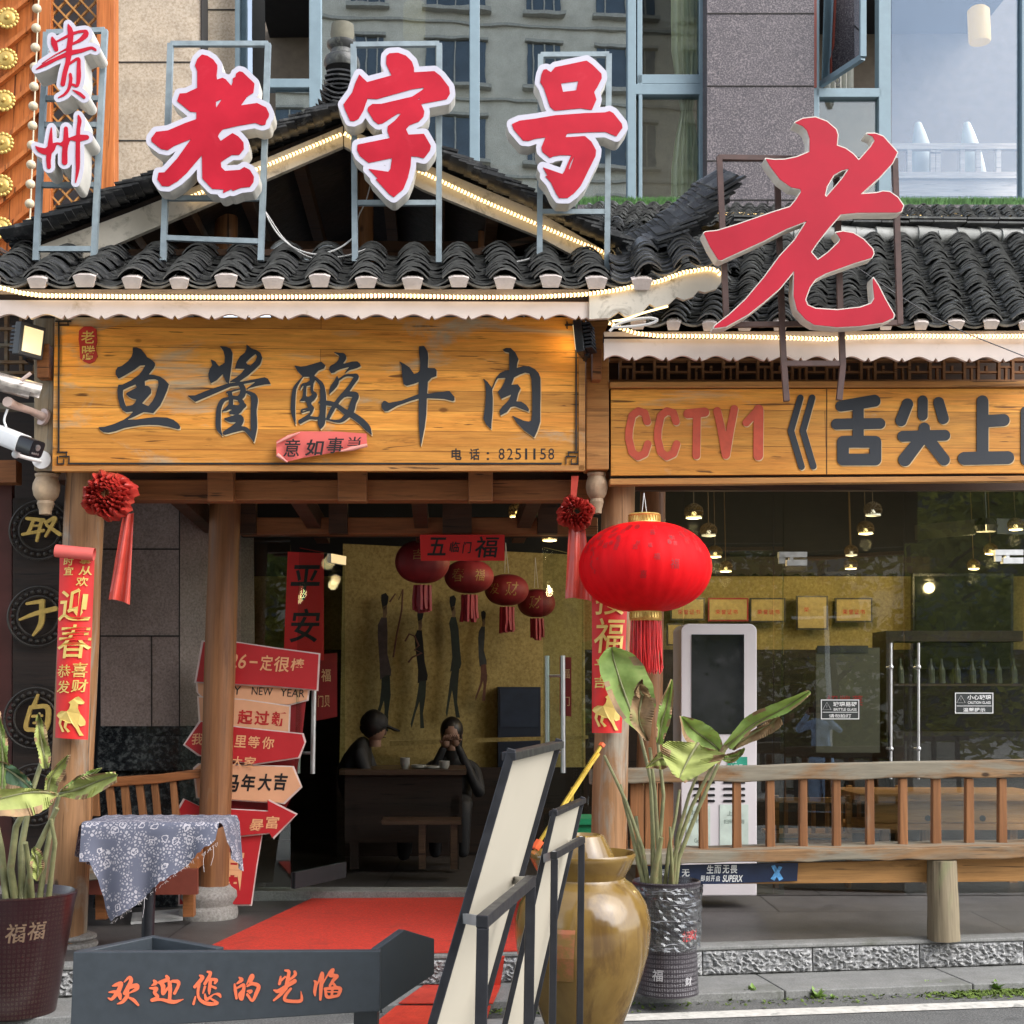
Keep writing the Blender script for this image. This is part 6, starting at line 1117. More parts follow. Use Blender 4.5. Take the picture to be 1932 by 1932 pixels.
cable([(1155, 606), (1180, 602), (1215, 590), (1260, 578)], 7.36, .006, M_ROPE, 'lit end of rope light under the upturned eave corner')
cable([(1610, 500), (1700, 560), (1800, 618), (1932, 672)], 7.3, .003, m_cabled, 'thin dark wire slanting over the right roof to the eave')
# ================================================================ LAMPS AND CAMERAS
def flood(u0, v0, u1, v1, Y0, lab, lit_left):
    c = P((u0 + u1) / 2, (v0 + v1) / 2, Y0); k = PXM(c.y); h = (v1 - v0) * k; wd = (u1 - u0) * k
    t_ = thing('floodlight', lab, 'floodlight', c, 'floodlights beside the main signboard')
    fx = V((1, -.55, -.12)).normalized() if lit_left else V((-1, .25, -.1)).normalized(); sx = V((-fx.y, fx.x, 0)).normalized(); uz = fx.cross(sx).normalized()
    if uz.z < 0: uz = -uz
    one(lambda b: b.box(c, .05, h * .95, h, (fx, sx, uz)), 'housing', M_CAMBLACK if not lit_left else plain('grey_housing', (.06, .065, .07), .5), t_, bevel=.006)
    def fins(b):
        for i in range(7): b.box(c - fx * .04 + uz * (i - 3) * h * .12, .05, h * .8, .012, (fx, sx, uz))
    one(fins, 'cooling_fin', M_FRAMEBLK, t_)
    one(lambda b: b.box(c + fx * .027, .006, h * .72, h * .76, (fx, sx, uz)), 'lamp_panel', emit('flood_glow', (1, .74, .30), .34), t_)
    one(lambda b: b.bar(c - uz * h * .5 - fx * .02, c - uz * h * .5 - fx * .02 + EY * .14, .02, .02), 'bracket', M_FRAMEBLK, t_)
    sp = bpy.data.lights.new('floodlight_beam', 'AREA'); sp.shape = 'SQUARE'; sp.size = .12; sp.energy = .10 if not lit_left else .2; sp.color = (1, .66, .22)
    so_ = bpy.data.objects.new('floodlight_beam', sp); COL.objects.link(so_); so_.parent = t_; so_.location = fx * .04
    so_.rotation_euler = (-fx).to_track_quat('Z', 'Y').to_euler()
flood(40, 611, 70, 675, 7.62, 'grey floodlight with a lit yellow panel at the left end of the main signboard', True)
flood(1086, 608, 1109, 672, 7.60, 'black finned floodlight at the right end of the main signboard', False)
# tarnished camera with sun hood
def along(c, d, u): return c + d * u
cm = thing('security_camera', 'tarnished long security camera with a rusty sun hood on the left post', 'security camera', P(40, 740, 7.5), 'security cameras on the left post')
a, c = P(-40, 712, 7.35), P(76, 742, 7.45); d = (c - a).normalized(); sx, sy = frame(d); k = PXM(7.4)
if sy.z < 0: sy = -sy
def hood(b):
    rings = []
    for f in (0, 1):
        p = a.lerp(c, f); o, i_ = [], []
        for q in range(13):
            an = -.35 + (math.pi + .7) * q / 12; o.append(p + sx * 20 * k * math.cos(an) + sy * 19 * k * math.sin(an)); i_.append(p + sx * 18.6 * k * math.cos(an) + sy * 17.6 * k * math.sin(an))
        rings.append(o + i_[::-1])
    b.loft(rings)
one(hood, 'sun_hood', M_CAMOLD, cm, smooth=50)
one(lambda b: b.tube([a, a.lerp(c, .84)], 16 * k, 18), 'body', M_CAMOLD, cm, smooth=40)
one(lambda b: b.tube([a.lerp(c, .84), a.lerp(c, .845)], 14 * k, 18), 'lens_glass', M_LENS, cm)
one(lambda b: (b.tube([P(14, 758, 7.4), P(30, 766, 7.5), P(60, 776, 7.65), P(80, 786, 7.78)], [10 * k, 8 * k, 7 * k, 9 * k], 12), b.tube([P(79, 786, 7.785), P(84, 788, 7.80)], 17 * k, 18), b.tube([P(40, 718, 7.35), P(58, 704, 7.35)], .01, 8)), 'wall_bracket', plain('pinkish_aged_metal', (.55, .42, .37), .45, .2, var=.15), cm, smooth=40)
cm = thing('security_camera', 'clean white bullet security camera with a black front on the left post', 'security camera', P(40, 830, 7.5), 'security cameras on the left post')
a, c = P(-6, 818, 7.5), P(44, 838, 7.42); e = P(70, 848, 7.38); d = (e - a).normalized(); sx, sy = frame(d)
if sy.z < 0: sy = -sy
def rbox(b, p, q, w, h):
    for_r = []
    for s in (p, q):
        r = []
        for i in range(20):
            an = i * 6.2832 / 20; cx, cy = math.cos(an), math.sin(an); r.append(s + sx * w * math.copysign(abs(cx) ** .45, cx) + sy * h * math.copysign(abs(cy) ** .45, cy))
        for_r.append(r)
    b.loft(for_r)
one(lambda b: rbox(b, a, c, 19 * k, 18 * k), 'body', M_CAMWHITE, cm, smooth=40)
one(lambda b: rbox(b, c, e, 17.5 * k, 16.5 * k), 'front_cover', M_CAMBLACK, cm, smooth=40)
one(lambda b: [b.tube([e + sx * x * k - sy * 9 * k, e + sx * x * k - sy * 9 * k - d * .002 + d * .004], 2.2 * k, 8) for x in (-9, -4, 1, 6)] + [b.tube([e + sy * 3 * k, e + sy * 3 * k + d * .004], 6 * k, 16)], 'lens_and_lights', M_STEEL, cm)
one(lambda b: (b.tube([P(30, 858, 7.5), P(50, 864, 7.62), P(76, 870, 7.76)], 4 * k, 10), b.tube([P(78, 867, 7.77), P(80, 868, 7.80)], 18 * k, 20), b.ball(P(30, 857, 7.5), 8 * k)), 'wall_bracket', M_CAMWHITE, cm, smooth=40)
cable([(14, 772), (8, 792), (12, 806)], 7.45, .006, M_CAMWHITE, 'white cable from the hooded camera to the bullet camera')

# ================================================================ SILK ROSETTES, COUPLETS, BANNERS
def rosette(cu, cv, r, tail, Y0, lab, strap=None, seed=1):
    c = P(cu, cv, Y0); k = PXM(c.y); r *= k; rt = random.Random(seed)
    t_ = thing('silk_rosette', lab, 'silk rosette', c, 'red silk rosettes on the entrance posts')
    def ro(b):
        for ring in range(5):
            rr = r * (1 - ring * .18); n = 84; rows = []
            for j in range(6):
                f = j / 5; row = []
                for i in range(n):
                    a = i * 6.2832 / n; wv = math.sin(a * (15 - ring) + ring + f * 4 + 1.5 * math.sin(a * 3 + ring) + rt.uniform(-.3, .3)); rad = rr * (1 - f * .42) * (1 + (.02 + .09 * math.sin(f * 3.14)) * wv + .07 * math.sin(a * 4 + ring * 2) + .04 * math.sin(a * 7 + ring * 5) + rt.uniform(-.02, .02)); y = -.02 - ring * .016 - .075 * math.sin(f * 3.14) + .028 * math.sin(a * (19 - ring) + f * 3 + ring)
                    row.append(c + EX * rad * math.cos(a) + EZ * rad * math.sin(a) * .92 + EY * y)
                rows.append(row)
            b.loft(rows, caps=False)
    one(ro, 'rosette', M_SILKDARK, t_, smooth=70)
    def tl(b):
        n = 14; rows = []
        for j in range(14):
            f = j / 13; row = []
            for i in range(n + 1):
                g = i / n; tu = tail[0][0] + (tail[1][0] - tail[0][0]) * g; bu = tail[3][0] + (tail[2][0] - tail[3][0]) * g; tv = tail[0][1] + (tail[1][1] - tail[0][1]) * g; bv = tail[3][1] + (tail[2][1] - tail[3][1]) * g + 12 * (g - .5) ** 2
                row.append(P(tu + (bu - tu) * f, tv + (bv - tv) * f, Y0) + EY * (.022 * math.sin(g * 11 + f * 1.5) * (.35 + f * .65)))
            rows.append(row)
        b.loft([q + [p + EY * .002 for p in q[::-1]] for q in rows])
    one(tl, 'ribbon_tail', M_SILK, t_, smooth=70)
    if strap: one(lambda b: b.prism(strap, Y0, .004), 'strap', M_SILK, t_)
rosette(209, 937, 51, [(232, 970), (253, 968), (245, 1138), (203, 1128)], 7.72, 'larger red silk rosette with a long ribbon on the left post', None, 3)
rosette(1085, 970, 36, [(1073, 995), (1104, 995), (1116, 1132), (1067, 1126)], 7.76, 'smaller red silk rosette with a broad ribbon on the right post', [(1078, 898), (1092, 898), (1086, 950), (1076, 950)], 8)
HORSE = [(365, 325), (378, 316), (392, 312), (400, 318), (420, 340), (416, 350), (404, 352), (390, 350), (388, 372), (400, 400), (420, 428), (424, 440), (422, 456), (400, 462), (388, 450), (398, 480), (416, 508), (396, 508), (376, 470), (358, 446), (334, 446), (328, 466), (350, 486), (336, 492), (314, 466), (320, 436), (304, 430), (298, 450), (318, 488), (304, 490), (284, 446), (290, 424), (272, 408), (282, 394), (300, 384), (330, 386), (344, 372), (350, 350), (340, 342)]
def couplet(quad, Y0, lab, items, horse, roll=None):
    t_ = thing('spring_couplet', lab, 'couplet', P((quad[2][0] + quad[3][0]) / 2, quad[2][1], Y0), 'red spring couplets on the front posts')
    def sh(b):
        rows = []
        for j in range(12):
            f = j / 11; row = []
            for i in range(9):
                g = i / 8; u = (quad[0][0] * (1 - g) + quad[1][0] * g) * (1 - f) + (quad[3][0] * (1 - g) + quad[2][0] * g) * f; v = (quad[0][1] * (1 - g) + quad[1][1] * g) * (1 - f) + (quad[3][1] * (1 - g) + quad[2][1] * g) * f
                row.append(P(u, v, Y0) + EY * (.03 * (2 * g - 1) ** 2 + .004 * math.sin(f * 9)))
            rows.append(row)
        b.loft([q + [p + EY * .0012 for p in q[::-1]] for q in rows])
    s_ = one(sh, 'sheet', M_REDPAPER, t_, smooth=60)
    def fn_for(box):
        def fn(x, y):
            u = box[0] + (box[2] - box[0]) * x; v = box[1] + (box[3] - box[1]) * y; f = (v - quad[0][1]) / (quad[3][1] - quad[0][1]); ul = quad[0][0] + (quad[3][0] - quad[0][0]) * f; ur = quad[1][0] + (quad[2][0] - quad[1][0]) * f
            g = (u - ul) / (ur - ul); return P(u, v, Y0) + EY * (.03 * (2 * g - 1) ** 2 + .004 * math.sin(f * 9)) - EY * .009
        return fn
    split(lambda b: [text(b, ch, None, Y0, bd, .12, fn=fn_for(bx)) for ch, bx, bd in items], 'gold_character', M_GOLDINK, t_)
    def ho(b):
        fn = fn_for(horse); pts = [fn((x - 272) / 152, (y - 312) / 196) for x, y in HORSE]; b.face(pts)
    one(ho, 'gold_horse', M_GOLDINK, t_)
    if roll: one(lambda b: b.tube([P(*roll[0], Y0 - .03), P(*roll[1], Y0 - .03)], 12 * PXM(Y0), 12, caps=False), 'rolled_end', M_PINKPAPER, t_, smooth=60)
couplet([(110, 1044), (176, 1050), (163, 1396), (101, 1392)], 7.76, 'red spring couplet with a rolled top and gold characters on the left post',
        [('事', (150, 1054, 171, 1064), .015), ('从', (148, 1068, 172, 1085), .015), ('欢', (143, 1088, 166, 1106), .015), ('时', (119, 1052, 140, 1067), .015), ('宜', (119, 1069, 139, 1085), .015), ('迎', (108, 1110, 172, 1172), .010), ('春', (107, 1178, 171, 1242), .006), ('恭', (107, 1254, 134, 1278), .008), ('喜', (136, 1250, 165, 1278), .008), ('发', (105, 1284, 132, 1308), .012), ('财', (134, 1282, 165, 1306), .012)], (105, 1314, 160, 1388), ((105, 1039), (178, 1046)))
couplet([(1118, 1080), (1188, 1080), (1174, 1383), (1118, 1383)], 7.80, 'red spring couplet behind the big lantern on the right post',
        [('接', (1124, 1098, 1182, 1160), .008), ('福', (1121, 1166, 1180, 1232), .008), ('平', (1122, 1244, 1146, 1262), .02), ('安', (1150, 1244, 1176, 1262), .02), ('吉', (1122, 1276, 1144, 1298), .02), ('喜', (1146, 1272, 1174, 1300), .02)], (1118, 1304, 1170, 1378))
db = thing('door_banner', 'horizontal red paper banner with black characters under the door beam', 'banner', P(872, 1058, 9.25))
one(lambda b: b.prism([(792, 1009), (952, 1009), (952, 1058), (794, 1058)], 9.25, .003), 'sheet', M_REDPAPER, db)
split(lambda b: (text(b, '五', (806, 1014, 842, 1048), 9.247, .016, .15), text(b, '临', (848, 1022, 868, 1042), 9.247, .015, .15), text(b, '门', (872, 1022, 890, 1044), 9.247, .015, .15), text(b, '福', (896, 1012, 942, 1052), 9.247, .012, .15)), 'brush_character', M_INK, db)
vb = thing('door_banner', 'upright red paper banner with two black characters on the left glass pane', 'banner', P(575, 1245, 9.58))
one(lambda b: b.prism([(543, 1041), (611, 1044), (611, 1246), (535, 1242)], 9.57, .003), 'sheet', M_REDPAPER, vb)
split(lambda b: (text(b, '平', (548, 1066, 604, 1132), 9.567, .014, .15), text(b, '安', (546, 1148, 604, 1212), 9.567, .014, .15)), 'brush_character', M_INK, vb)
ds = thing('door_poster', 'dark red poster with pale characters on the left glass door', 'poster', P(618, 1350, 9.5))
one(lambda b: b.prism([(596, 1235), (636, 1232), (636, 1352), (596, 1360)], 9.7, .003), 'sheet', M_DARKRED, ds)
split(lambda b: [text(b, c, (600 + i * 12, 1312, 610 + i * 12, 1334), 9.697, .01) for i, c in enumerate('门贝')] + [text(b, '福', (606, 1262, 624, 1286), 9.697, .01)], 'poster_character', M_PEACHINK, ds)
pb = thing('door_poster', 'plain dark red poster beside the right door handle', 'poster', P(1068, 1345, 9.5))
one(lambda b: b.prism([(1056, 1240), (1078, 1240), (1078, 1352), (1056, 1350)], 9.72, .003), 'sheet', M_DARKRED, pb)
split(lambda b: (text(b, '福', (1059, 1262, 1075, 1280), 9.717, .01), text(b, '门', (1060, 1314, 1075, 1332), 9.717, .01)), 'poster_character', M_PEACHINK, pb)

# ================================================================ LANTERNS
def lantern(name, lab, cu, cv, rx, ry, Y0, m, group, ribs=28, cap=True, tassel=None, tm=None, chars=None, string=None):
    c = P(cu, cv, Y0); k = PXM(c.y); rx *= k; ry *= k
    t_ = thing(name, lab, 'lantern', c, group); prof = []; M_ = 22; n = ribs * 4
    rings = []
    for j in range(M_ + 1):
        a = -1.38 + 2.76 * j / M_; z = ry * math.sin(a) / math.sin(1.38); r = rx * math.cos(a) ** .82
        rings.append([c + V((r * math.cos(i * 6.2832 / n) * (1 - .014 * (1 - abs(math.sin(i * math.pi / 4)))), r * math.sin(i * 6.2832 / n) * (1 - .014 * (1 - abs(math.sin(i * math.pi / 4)))), z)) for i in range(n)])
    b = MB(); b.loft(rings); sh = b.build('shade', m, t_, smooth=50)
    if cap:
        for s, nm in ((1, 'top_cap'), (-1, 'bottom_cap')):
            r = rx * .235; z = ry * s * .98
            def cp(b):
                b.lathe(c + V((0, 0, z)), [(r, 0), (r * 1.06, .004 * s), (r, .012 * s), (r, .04 * s), (r * 1.06, .046 * s), (r * .96, .054 * s)], 36)
                for i in range(30):
                    a = i * 6.2832 / 30; b.box(c + V((r * 1.01 * math.cos(a), r * 1.01 * math.sin(a), z + .026 * s)), .006, .006, .026, (V((math.cos(a), math.sin(a), 0)), V((-math.sin(a), math.cos(a), 0)), EZ))
            one(cp, nm, M_GOLD if s > 0 else M_GOLD, t_, smooth=40)
    if tassel:
        z0, z1, r = c.z - ry * 1.12, c.z - ry * 1.12 - tassel[1] * k, tassel[0] * k; rt = random.Random(int(cu))
        def ts(b):
            n = 90 if cap else 16
            for i in range(n):
                a = i * 2.399; q = r * math.sqrt((i + .5) / n); x, y = q * math.cos(a), q * math.sin(a)
                b.tube([V((c.x + x * .92, c.y + y * .92, z0)), V((c.x + x + rt.uniform(-.006, .006), c.y + y, (z0 + z1) / 2)), V((c.x + x * 1.03 + rt.uniform(-.01, .01), c.y + y, z1 + rt.uniform(0, .035)))], .0032 if cap else r * .24, 4)
        one(ts, 'tassel', tm or m, t_)
    if chars:
        def ch(b):
            for body, ang, zz, sz in chars:
                def fn(x, y, ang=ang, zz=zz, sz=sz):
                    z = (zz + sz * (.5 - y)) * ry; a = math.asin(max(-.999, min(.999, z / ry * math.sin(1.38)))); r = rx * math.cos(a) ** .82 * 1.004
                    th = -math.pi / 2 + ang + (x - .5) * sz * ry / max(r, .05); return c + V((r * math.cos(th), r * math.sin(th), z))
                text(b, body, None, 0, 0, .1, fn=fn)
        split(ch, 'printed_character', chars_m, t_)
    if string: one(lambda b: (b.tube([c + EZ * ry * 1.1 + EX * .016, P(cu - 2, string, Y0)], .002, 5), b.tube([c + EZ * ry * 1.1 - EX * .016, P(cu - 2, string, Y0)], .002, 5)), 'hanging_string', m_cable, t_)
    return t_
m_lan, tt_, b_ = newmat('lantern_silk'); b_.inputs['Base Color'].default_value = (.66, .005, .010, 1); b_.inputs['Roughness'].default_value = .6
n_ = noise(tt_, coords(tt_, (24, 24, 5)), 1.0, 4, .6); L(tt_, ramp(tt_, n_, [(.3, (.56, .002, .005)), (.7, (.68, .004, .008))]), b_.inputs['Base Color']); b_.inputs['Specular IOR Level'].default_value = .12
b_.inputs['Subsurface Weight'].default_value = .25; b_.inputs['Subsurface Radius'].default_value = (.08, .01, .01); b_.inputs['Subsurface Scale'].default_value = .05
m_tas = plain('red_tassel', (.55, .012, .012), .45, var=.2, scale=30)
chars_m = plain('dark_red_print', (.30, .004, .008), .5)
rc = random.Random(4); chs = [('福', -.15 + i * .0, .0, .0) for i in range(0)]
for i in range(54):
    chs.append((rc.choice('福财喜吉春'), rc.uniform(-1.3, 1.3), rc.uniform(.30, .86), rc.uniform(.09, .16)))
for i in range(12): chs.append(('福', -1.05 + rc.uniform(-.1, .1) + (i % 3) * .07, .35 - i * .05, .06))
chs += [('福', .35, -.05, .22), ('喜', -.12, -.28, .17), ('福', .08, .10, .15)]
lantern('red_lantern', 'big bright red silk lantern with gold caps and tassel hanging at the right post', 1217, 1070, 126, 84, 7.35, m_lan, None, 28, True, (31, 108), m_tas, chs, 930)
m_ilan = plain('dull_red_lantern', (.20, .012, .016), .6, var=.2, scale=8); m_itas = plain('dull_tassel', (.26, .016, .03), .6)
chars_m = plain('gold_print', (.34, .22, .06), .5)
for i, (u, v, rx, ry, Y0, tw, th_, chx, lab) in enumerate([(797, 1060, 52, 40, 10.3, 17, 52, [('吉', -.1, .25, .5)], 'largest dull red indoor lantern, nearest the red door banner'), (885, 1088, 47, 31, 10.9, 16, 52, [('春', -.45, 0, .8), ('福', .5, 0, .7)], 'second indoor lantern in the row, printed with gold spring characters'), (956, 1113, 42, 29, 11.5, 14, 50, [('财', .25, 0, .9), ('发', -.6, 0, .7)], 'third indoor lantern in the row behind the glass door'), (1012, 1138, 36, 26, 12.1, 13, 42, [('财', -.1, 0, .9)], 'smallest and farthest indoor lantern in the row')]):
    lantern('indoor_lantern', lab, u, v, rx, ry, Y0, m_ilan, 'dull red lanterns inside the entrance', 16, False, (tw, th_), m_itas, chx, v - ry - 60)
# rattan pendant lamps in the dining hall
rat = plain('rattan', (.10, .065, .03), .6)
lit = emit('pendant_bulb', (1, .66, .18), .6); dim = emit('pendant_bulb_dim', (1, .8, .5), .22)
PEN = [(1309, 966, 18, 10.6, 1, 'nearest lamp left of the first glass joint'), (1337, 1001, 16, 11.2, 0, 'dim lamp below the nearest one on the left'), (1349, 1042, 14, 11.8, 1, 'third lamp down in the left row'), (1369, 1070, 13, 12.4, 1, 'lowest lamp of the left row'),
       (1647, 962, 17, 10.6, 0, 'highest lamp of the middle row'), (1633, 997, 16, 11.2, 1, 'bright lamp second in the middle row'), (1606, 1040, 13, 11.9, 0, 'dim lamp third in the middle row'), (1605, 1065, 13, 12.4, 1, 'lowest lamp of the middle row'),
       (1916, 990, 15, 11.0, 1, 'highest lamp of the right row at the edge'), (1869, 1037, 13, 11.8, 1, 'middle lamp of the right row beside the door fitting'), (1837, 1066, 12, 12.4, 1, 'lowest lamp of the right row'),
       (977, 964, 18, 10.2, 1, 'lamp peeping over the inner beam of the entrance'), (1037, 1010, 16, 10.6, 1, 'lamp inside the entrance below the beam')]
for u, v, r, Y0, on, lab in PEN:
    c = P(u, v, Y0); k = PXM(c.y); r *= k
    t_ = thing('pendant_lamp', 'woven rattan pendant lamp, ' + lab, 'pendant lamp', c, 'rattan pendant lamps inside the restaurant')
    def wv(b):
        for i in range(11):
            for s in (1, -1):
                pts = [c + V((r * math.cos(a_) * math.cos(i * .4488 + s * a_ * .8), r * math.cos(a_) * math.sin(i * .4488 + s * a_ * .8), r * .9 * math.sin(a_))) for a_ in [-.6 + q * .33 for q in range(7)]]; b.tube(pts, r * .05, 4)
        for a_ in (-.6, 0, .6, 1.3): b.tube([c + V((r * math.cos(a_) * math.cos(i * .5236), r * math.cos(a_) * math.sin(i * .5236), r * .9 * math.sin(a_))) for i in range(13)], r * .05, 4)
        b.tube([c + EZ * r * .9, V((c.x, c.y, 3.9))], .004, 4)
    one(wv, 'woven_shade', rat, t_)
    one(lambda b: (b.lathe(c + V((0, 0, -r * .66)), [(r * .5, -.004), (r * .84, .0), (r * .84, r * .2), (r * .6, r * .22)], 18), b.ball(c - EZ * r * .2, r * .28)), 'bulb', lit if on else dim, t_)
    if on:
        pl = bpy.data.lights.new('pendant_light', 'POINT'); pl.energy = 3.6 if u > 1200 else 1.2; pl.color = (1, .72, .35); pl.shadow_soft_size = .05
        po = bpy.data.objects.new('pendant_light', pl); COL.objects.link(po); po.parent = t_; po.location = (0, 0, -r - .06)

# ================================================================ LEFT PANEL WITH GOLD CHARACTERS
cp_ = thing('carved_panel', 'dark carved panel with three gold characters in round medallions at the left edge', 'carved panel', P(60, 1480, 8.3))
one(lambda b: b.rect(24, 940, 122, 1720, 8.40, .04), 'panel', W_DARK, cp_)
m_med = plain('dark_bronze', (.035, .03, .024), .45, .4, var=.4, scale=30, bmp=.4)
for cu, cv, key in ((75, 1000, 'qu'), (72, 1163, 'yu2'), (66, 1355, 'zi2'), (66, 1500, None)):
    c = P(cu, cv, 8.36); k = PXM(c.y)
    def md(b):
        for r, w_ in ((56, 4), (38, 4)): b.tube([c + EX * r * k * math.cos(i * .1309) + EZ * r * k * math.sin(i * .1309) for i in range(49)], w_ * k * .6, 6)
        for i in range(24): a = i * .2618; b.ball(c + EX * 47 * k * math.cos(a) + EZ * 47 * k * math.sin(a), 4.6 * k, .012, 4.6 * k, 8, 5)
    md_o = one(md, 'medallion', m_med, cp_, smooth=50)
    if key: one(lambda b: b.glyph(key, 8.33, .02), 'gold_character', M_GOLD, md_o)
# ================================================================ MATS
m_mat = plain('red_loop_mat', (.56, .034, .016), .8, var=.30, scale=70, bmp=1.0, dirt=((.33, .03, .018), 3.5, .56))
def lying(name, uv, z, th, m, lab, cat='mat', grp=None):
    b = MB(); q = [G(u, v, z) for u, v in uv]; b.ext(q, V((0, 0, -th))); return tag(b.build(name, m), lab, cat, grp)
lying('red_mat', [(594, 1692), (1022, 1684), (1050, 1790), (350, 1806)], PZ + .014, .009, m_mat, 'wide red loop mat covering the porch floor before the entrance')
m_plate, tp_, bp_ = newmat('red_checker_plate'); bp_.inputs['Base Color'].default_value = (.58, .045, .022, 1); bp_.inputs['Roughness'].default_value = .5
ck = N(tp_, 'ShaderNodeTexBrick'); ck.inputs['Scale'].default_value = 1; ck.inputs['Brick Width'].default_value = .035; ck.inputs['Row Height'].default_value = .012; ck.inputs['Mortar Size'].default_value = .003
L(tp_, coords(tp_, (1, 1, 1), (0, 0, R(40))), ck.inputs['Vector']); bump(tp_, bp_, ck.outputs['Fac'], .8, .004)
L(tp_, ramp(tp_, noise(tp_, coords(tp_), 7, 6, .7), [(.35, (.42, .03, .018)), (.65, (.66, .06, .03))]), bp_.inputs['Base Color'])
b = MB(); a0, a1 = G(873, 1806, PZ + .016), G(952, 1803, PZ + .016); r0, r1 = G(838, 1862, TZ + .012), G(944, 1858, TZ + .012)
b.ext([a0, a1, r1, r0], V((0, 0, -.008))); tag(b.build('ramp_plate', m_plate), 'red checker plate ramp leaning from the mat down to the step', 'ramp', 'red checker plate ramps')
lying('ramp_plate', [(800, 1858), (945, 1858), (930, 1892), (752, 1892)], TZ + .012, .006, m_plate, 'flat red checker plate lying on the granite step', 'ramp', 'red checker plate ramps')
b = MB(); b.ext([G(748, 1897, TZ + .006), G(926, 1897, TZ + .006), G(900, 1985, .012), G(640, 1985, .012)], V((0, 0, -.006))); tag(b.build('ramp_plate', m_plate), 'lowest red checker plate sloping from the step to the road', 'ramp', 'red checker plate ramps')

# ================================================================ WELCOME SIGN
ws = thing('welcome_sign', 'dark slate trough sign with orange brush writing and angled end wings in the foreground', 'sign', G(430, 1990, 0))
Yw = 4.9; T0 = .02
def WP(u, v, y=0): return P(u, v, Yw, T0) + V((0, y, 0))
fl, fr_ = WP(138, 1801), WP(718, 1789); bl, br_ = WP(132, 1946), WP(718, 1908); zt = (fl.z + fr_.z) / 2; zb_ = br_.z
def wsb(b):
    # front plate
    A, B_ = V((fl.x, fl.y, zt)), V((fr_.x, fr_.y, zt)); A2, B2 = V((bl.x, fl.y, bl.z)), V((fr_.x, fr_.y, zb_))
    b.loft([[A2, B2, B2 + V((0, .035, 0)), A2 + V((0, .035, 0))], [A, B_, B_ + V((0, .035, 0)), A + V((0, .035, 0))]])
one(wsb, 'front_plate', M_SLATE, ws, bevel=.004)
w1 = G(820, 1777, zt + .012); w2 = G(764, 1753, zt + .06)
B0 = V((fr_.x, fr_.y, zt)); Bz = V((fr_.x, fr_.y, zb_)); W1 = V((w1.x, w1.y, zt + .012)); dW = (W1 - B0)
def wing(b): b.prism([(714, 1790), (764, 1754), (820, 1771), (820, 1838), (714, 1910)], 5.83, .03, 2.0)
one(wing, 'end_wing', M_SLATE, ws, bevel=.004)
lw1 = G(290, 1765, zt + .01); lw2 = G(398, 1796, zt)
def wing2(b):
    A = V((fl.x, fl.y + .036, zt)); D = V((lw1.x, lw1.y, zt + .012)); E_ = V((lw2.x + .02, lw2.y + .12, zt - .004))
    b.loft([[A, D, D + V((.02, -.02, 0)), A + V((.05, 0, 0))], [p - V((0, 0, .2)) for p in (A, D, D + V((.02, -.02, 0)), A + V((.05, 0, 0)))]])
    b.loft([[D, E_, E_ + V((-.02, -.03, 0)), D + V((0, -.035, 0))], [p - V((0, 0, .2)) for p in (D, E_, E_ + V((-.02, -.03, 0)), D + V((0, -.035, 0)))]])
one(wing2, 'end_wing', M_SLATE, ws, bevel=.003)
def inner(b):
    y0 = fl.y + .036; b.loft([[V((fl.x + .05, y0, z)), V((fr_.x - .02, y0, z)), V((fr_.x - .05, y0 + .34, z)), V((fl.x + .30, y0 + .34, z))] for z in (zb_ + .02, zb_ + .06)])
one(inner, 'tray', M_SLATE, ws)
one(lambda b: [b.box((x, fl.y + .18, zb_ / 2), .08, .08, zb_, AX) for x in (fl.x + .12, fr_.x - .06)] + [b.box(((fl.x + fr_.x) / 2, fl.y + .18, .02), fr_.x - fl.x + .1, .3, .04, AX)], 'stand_leg', M_SLATE, ws)
for k in ('huan', 'ying', 'nin', 'de', 'guang', 'lin'): one(lambda b: b.glyph(k, Yw - .004, .003, t=T0), 'orange_character', M_ORANGEINK, ws)

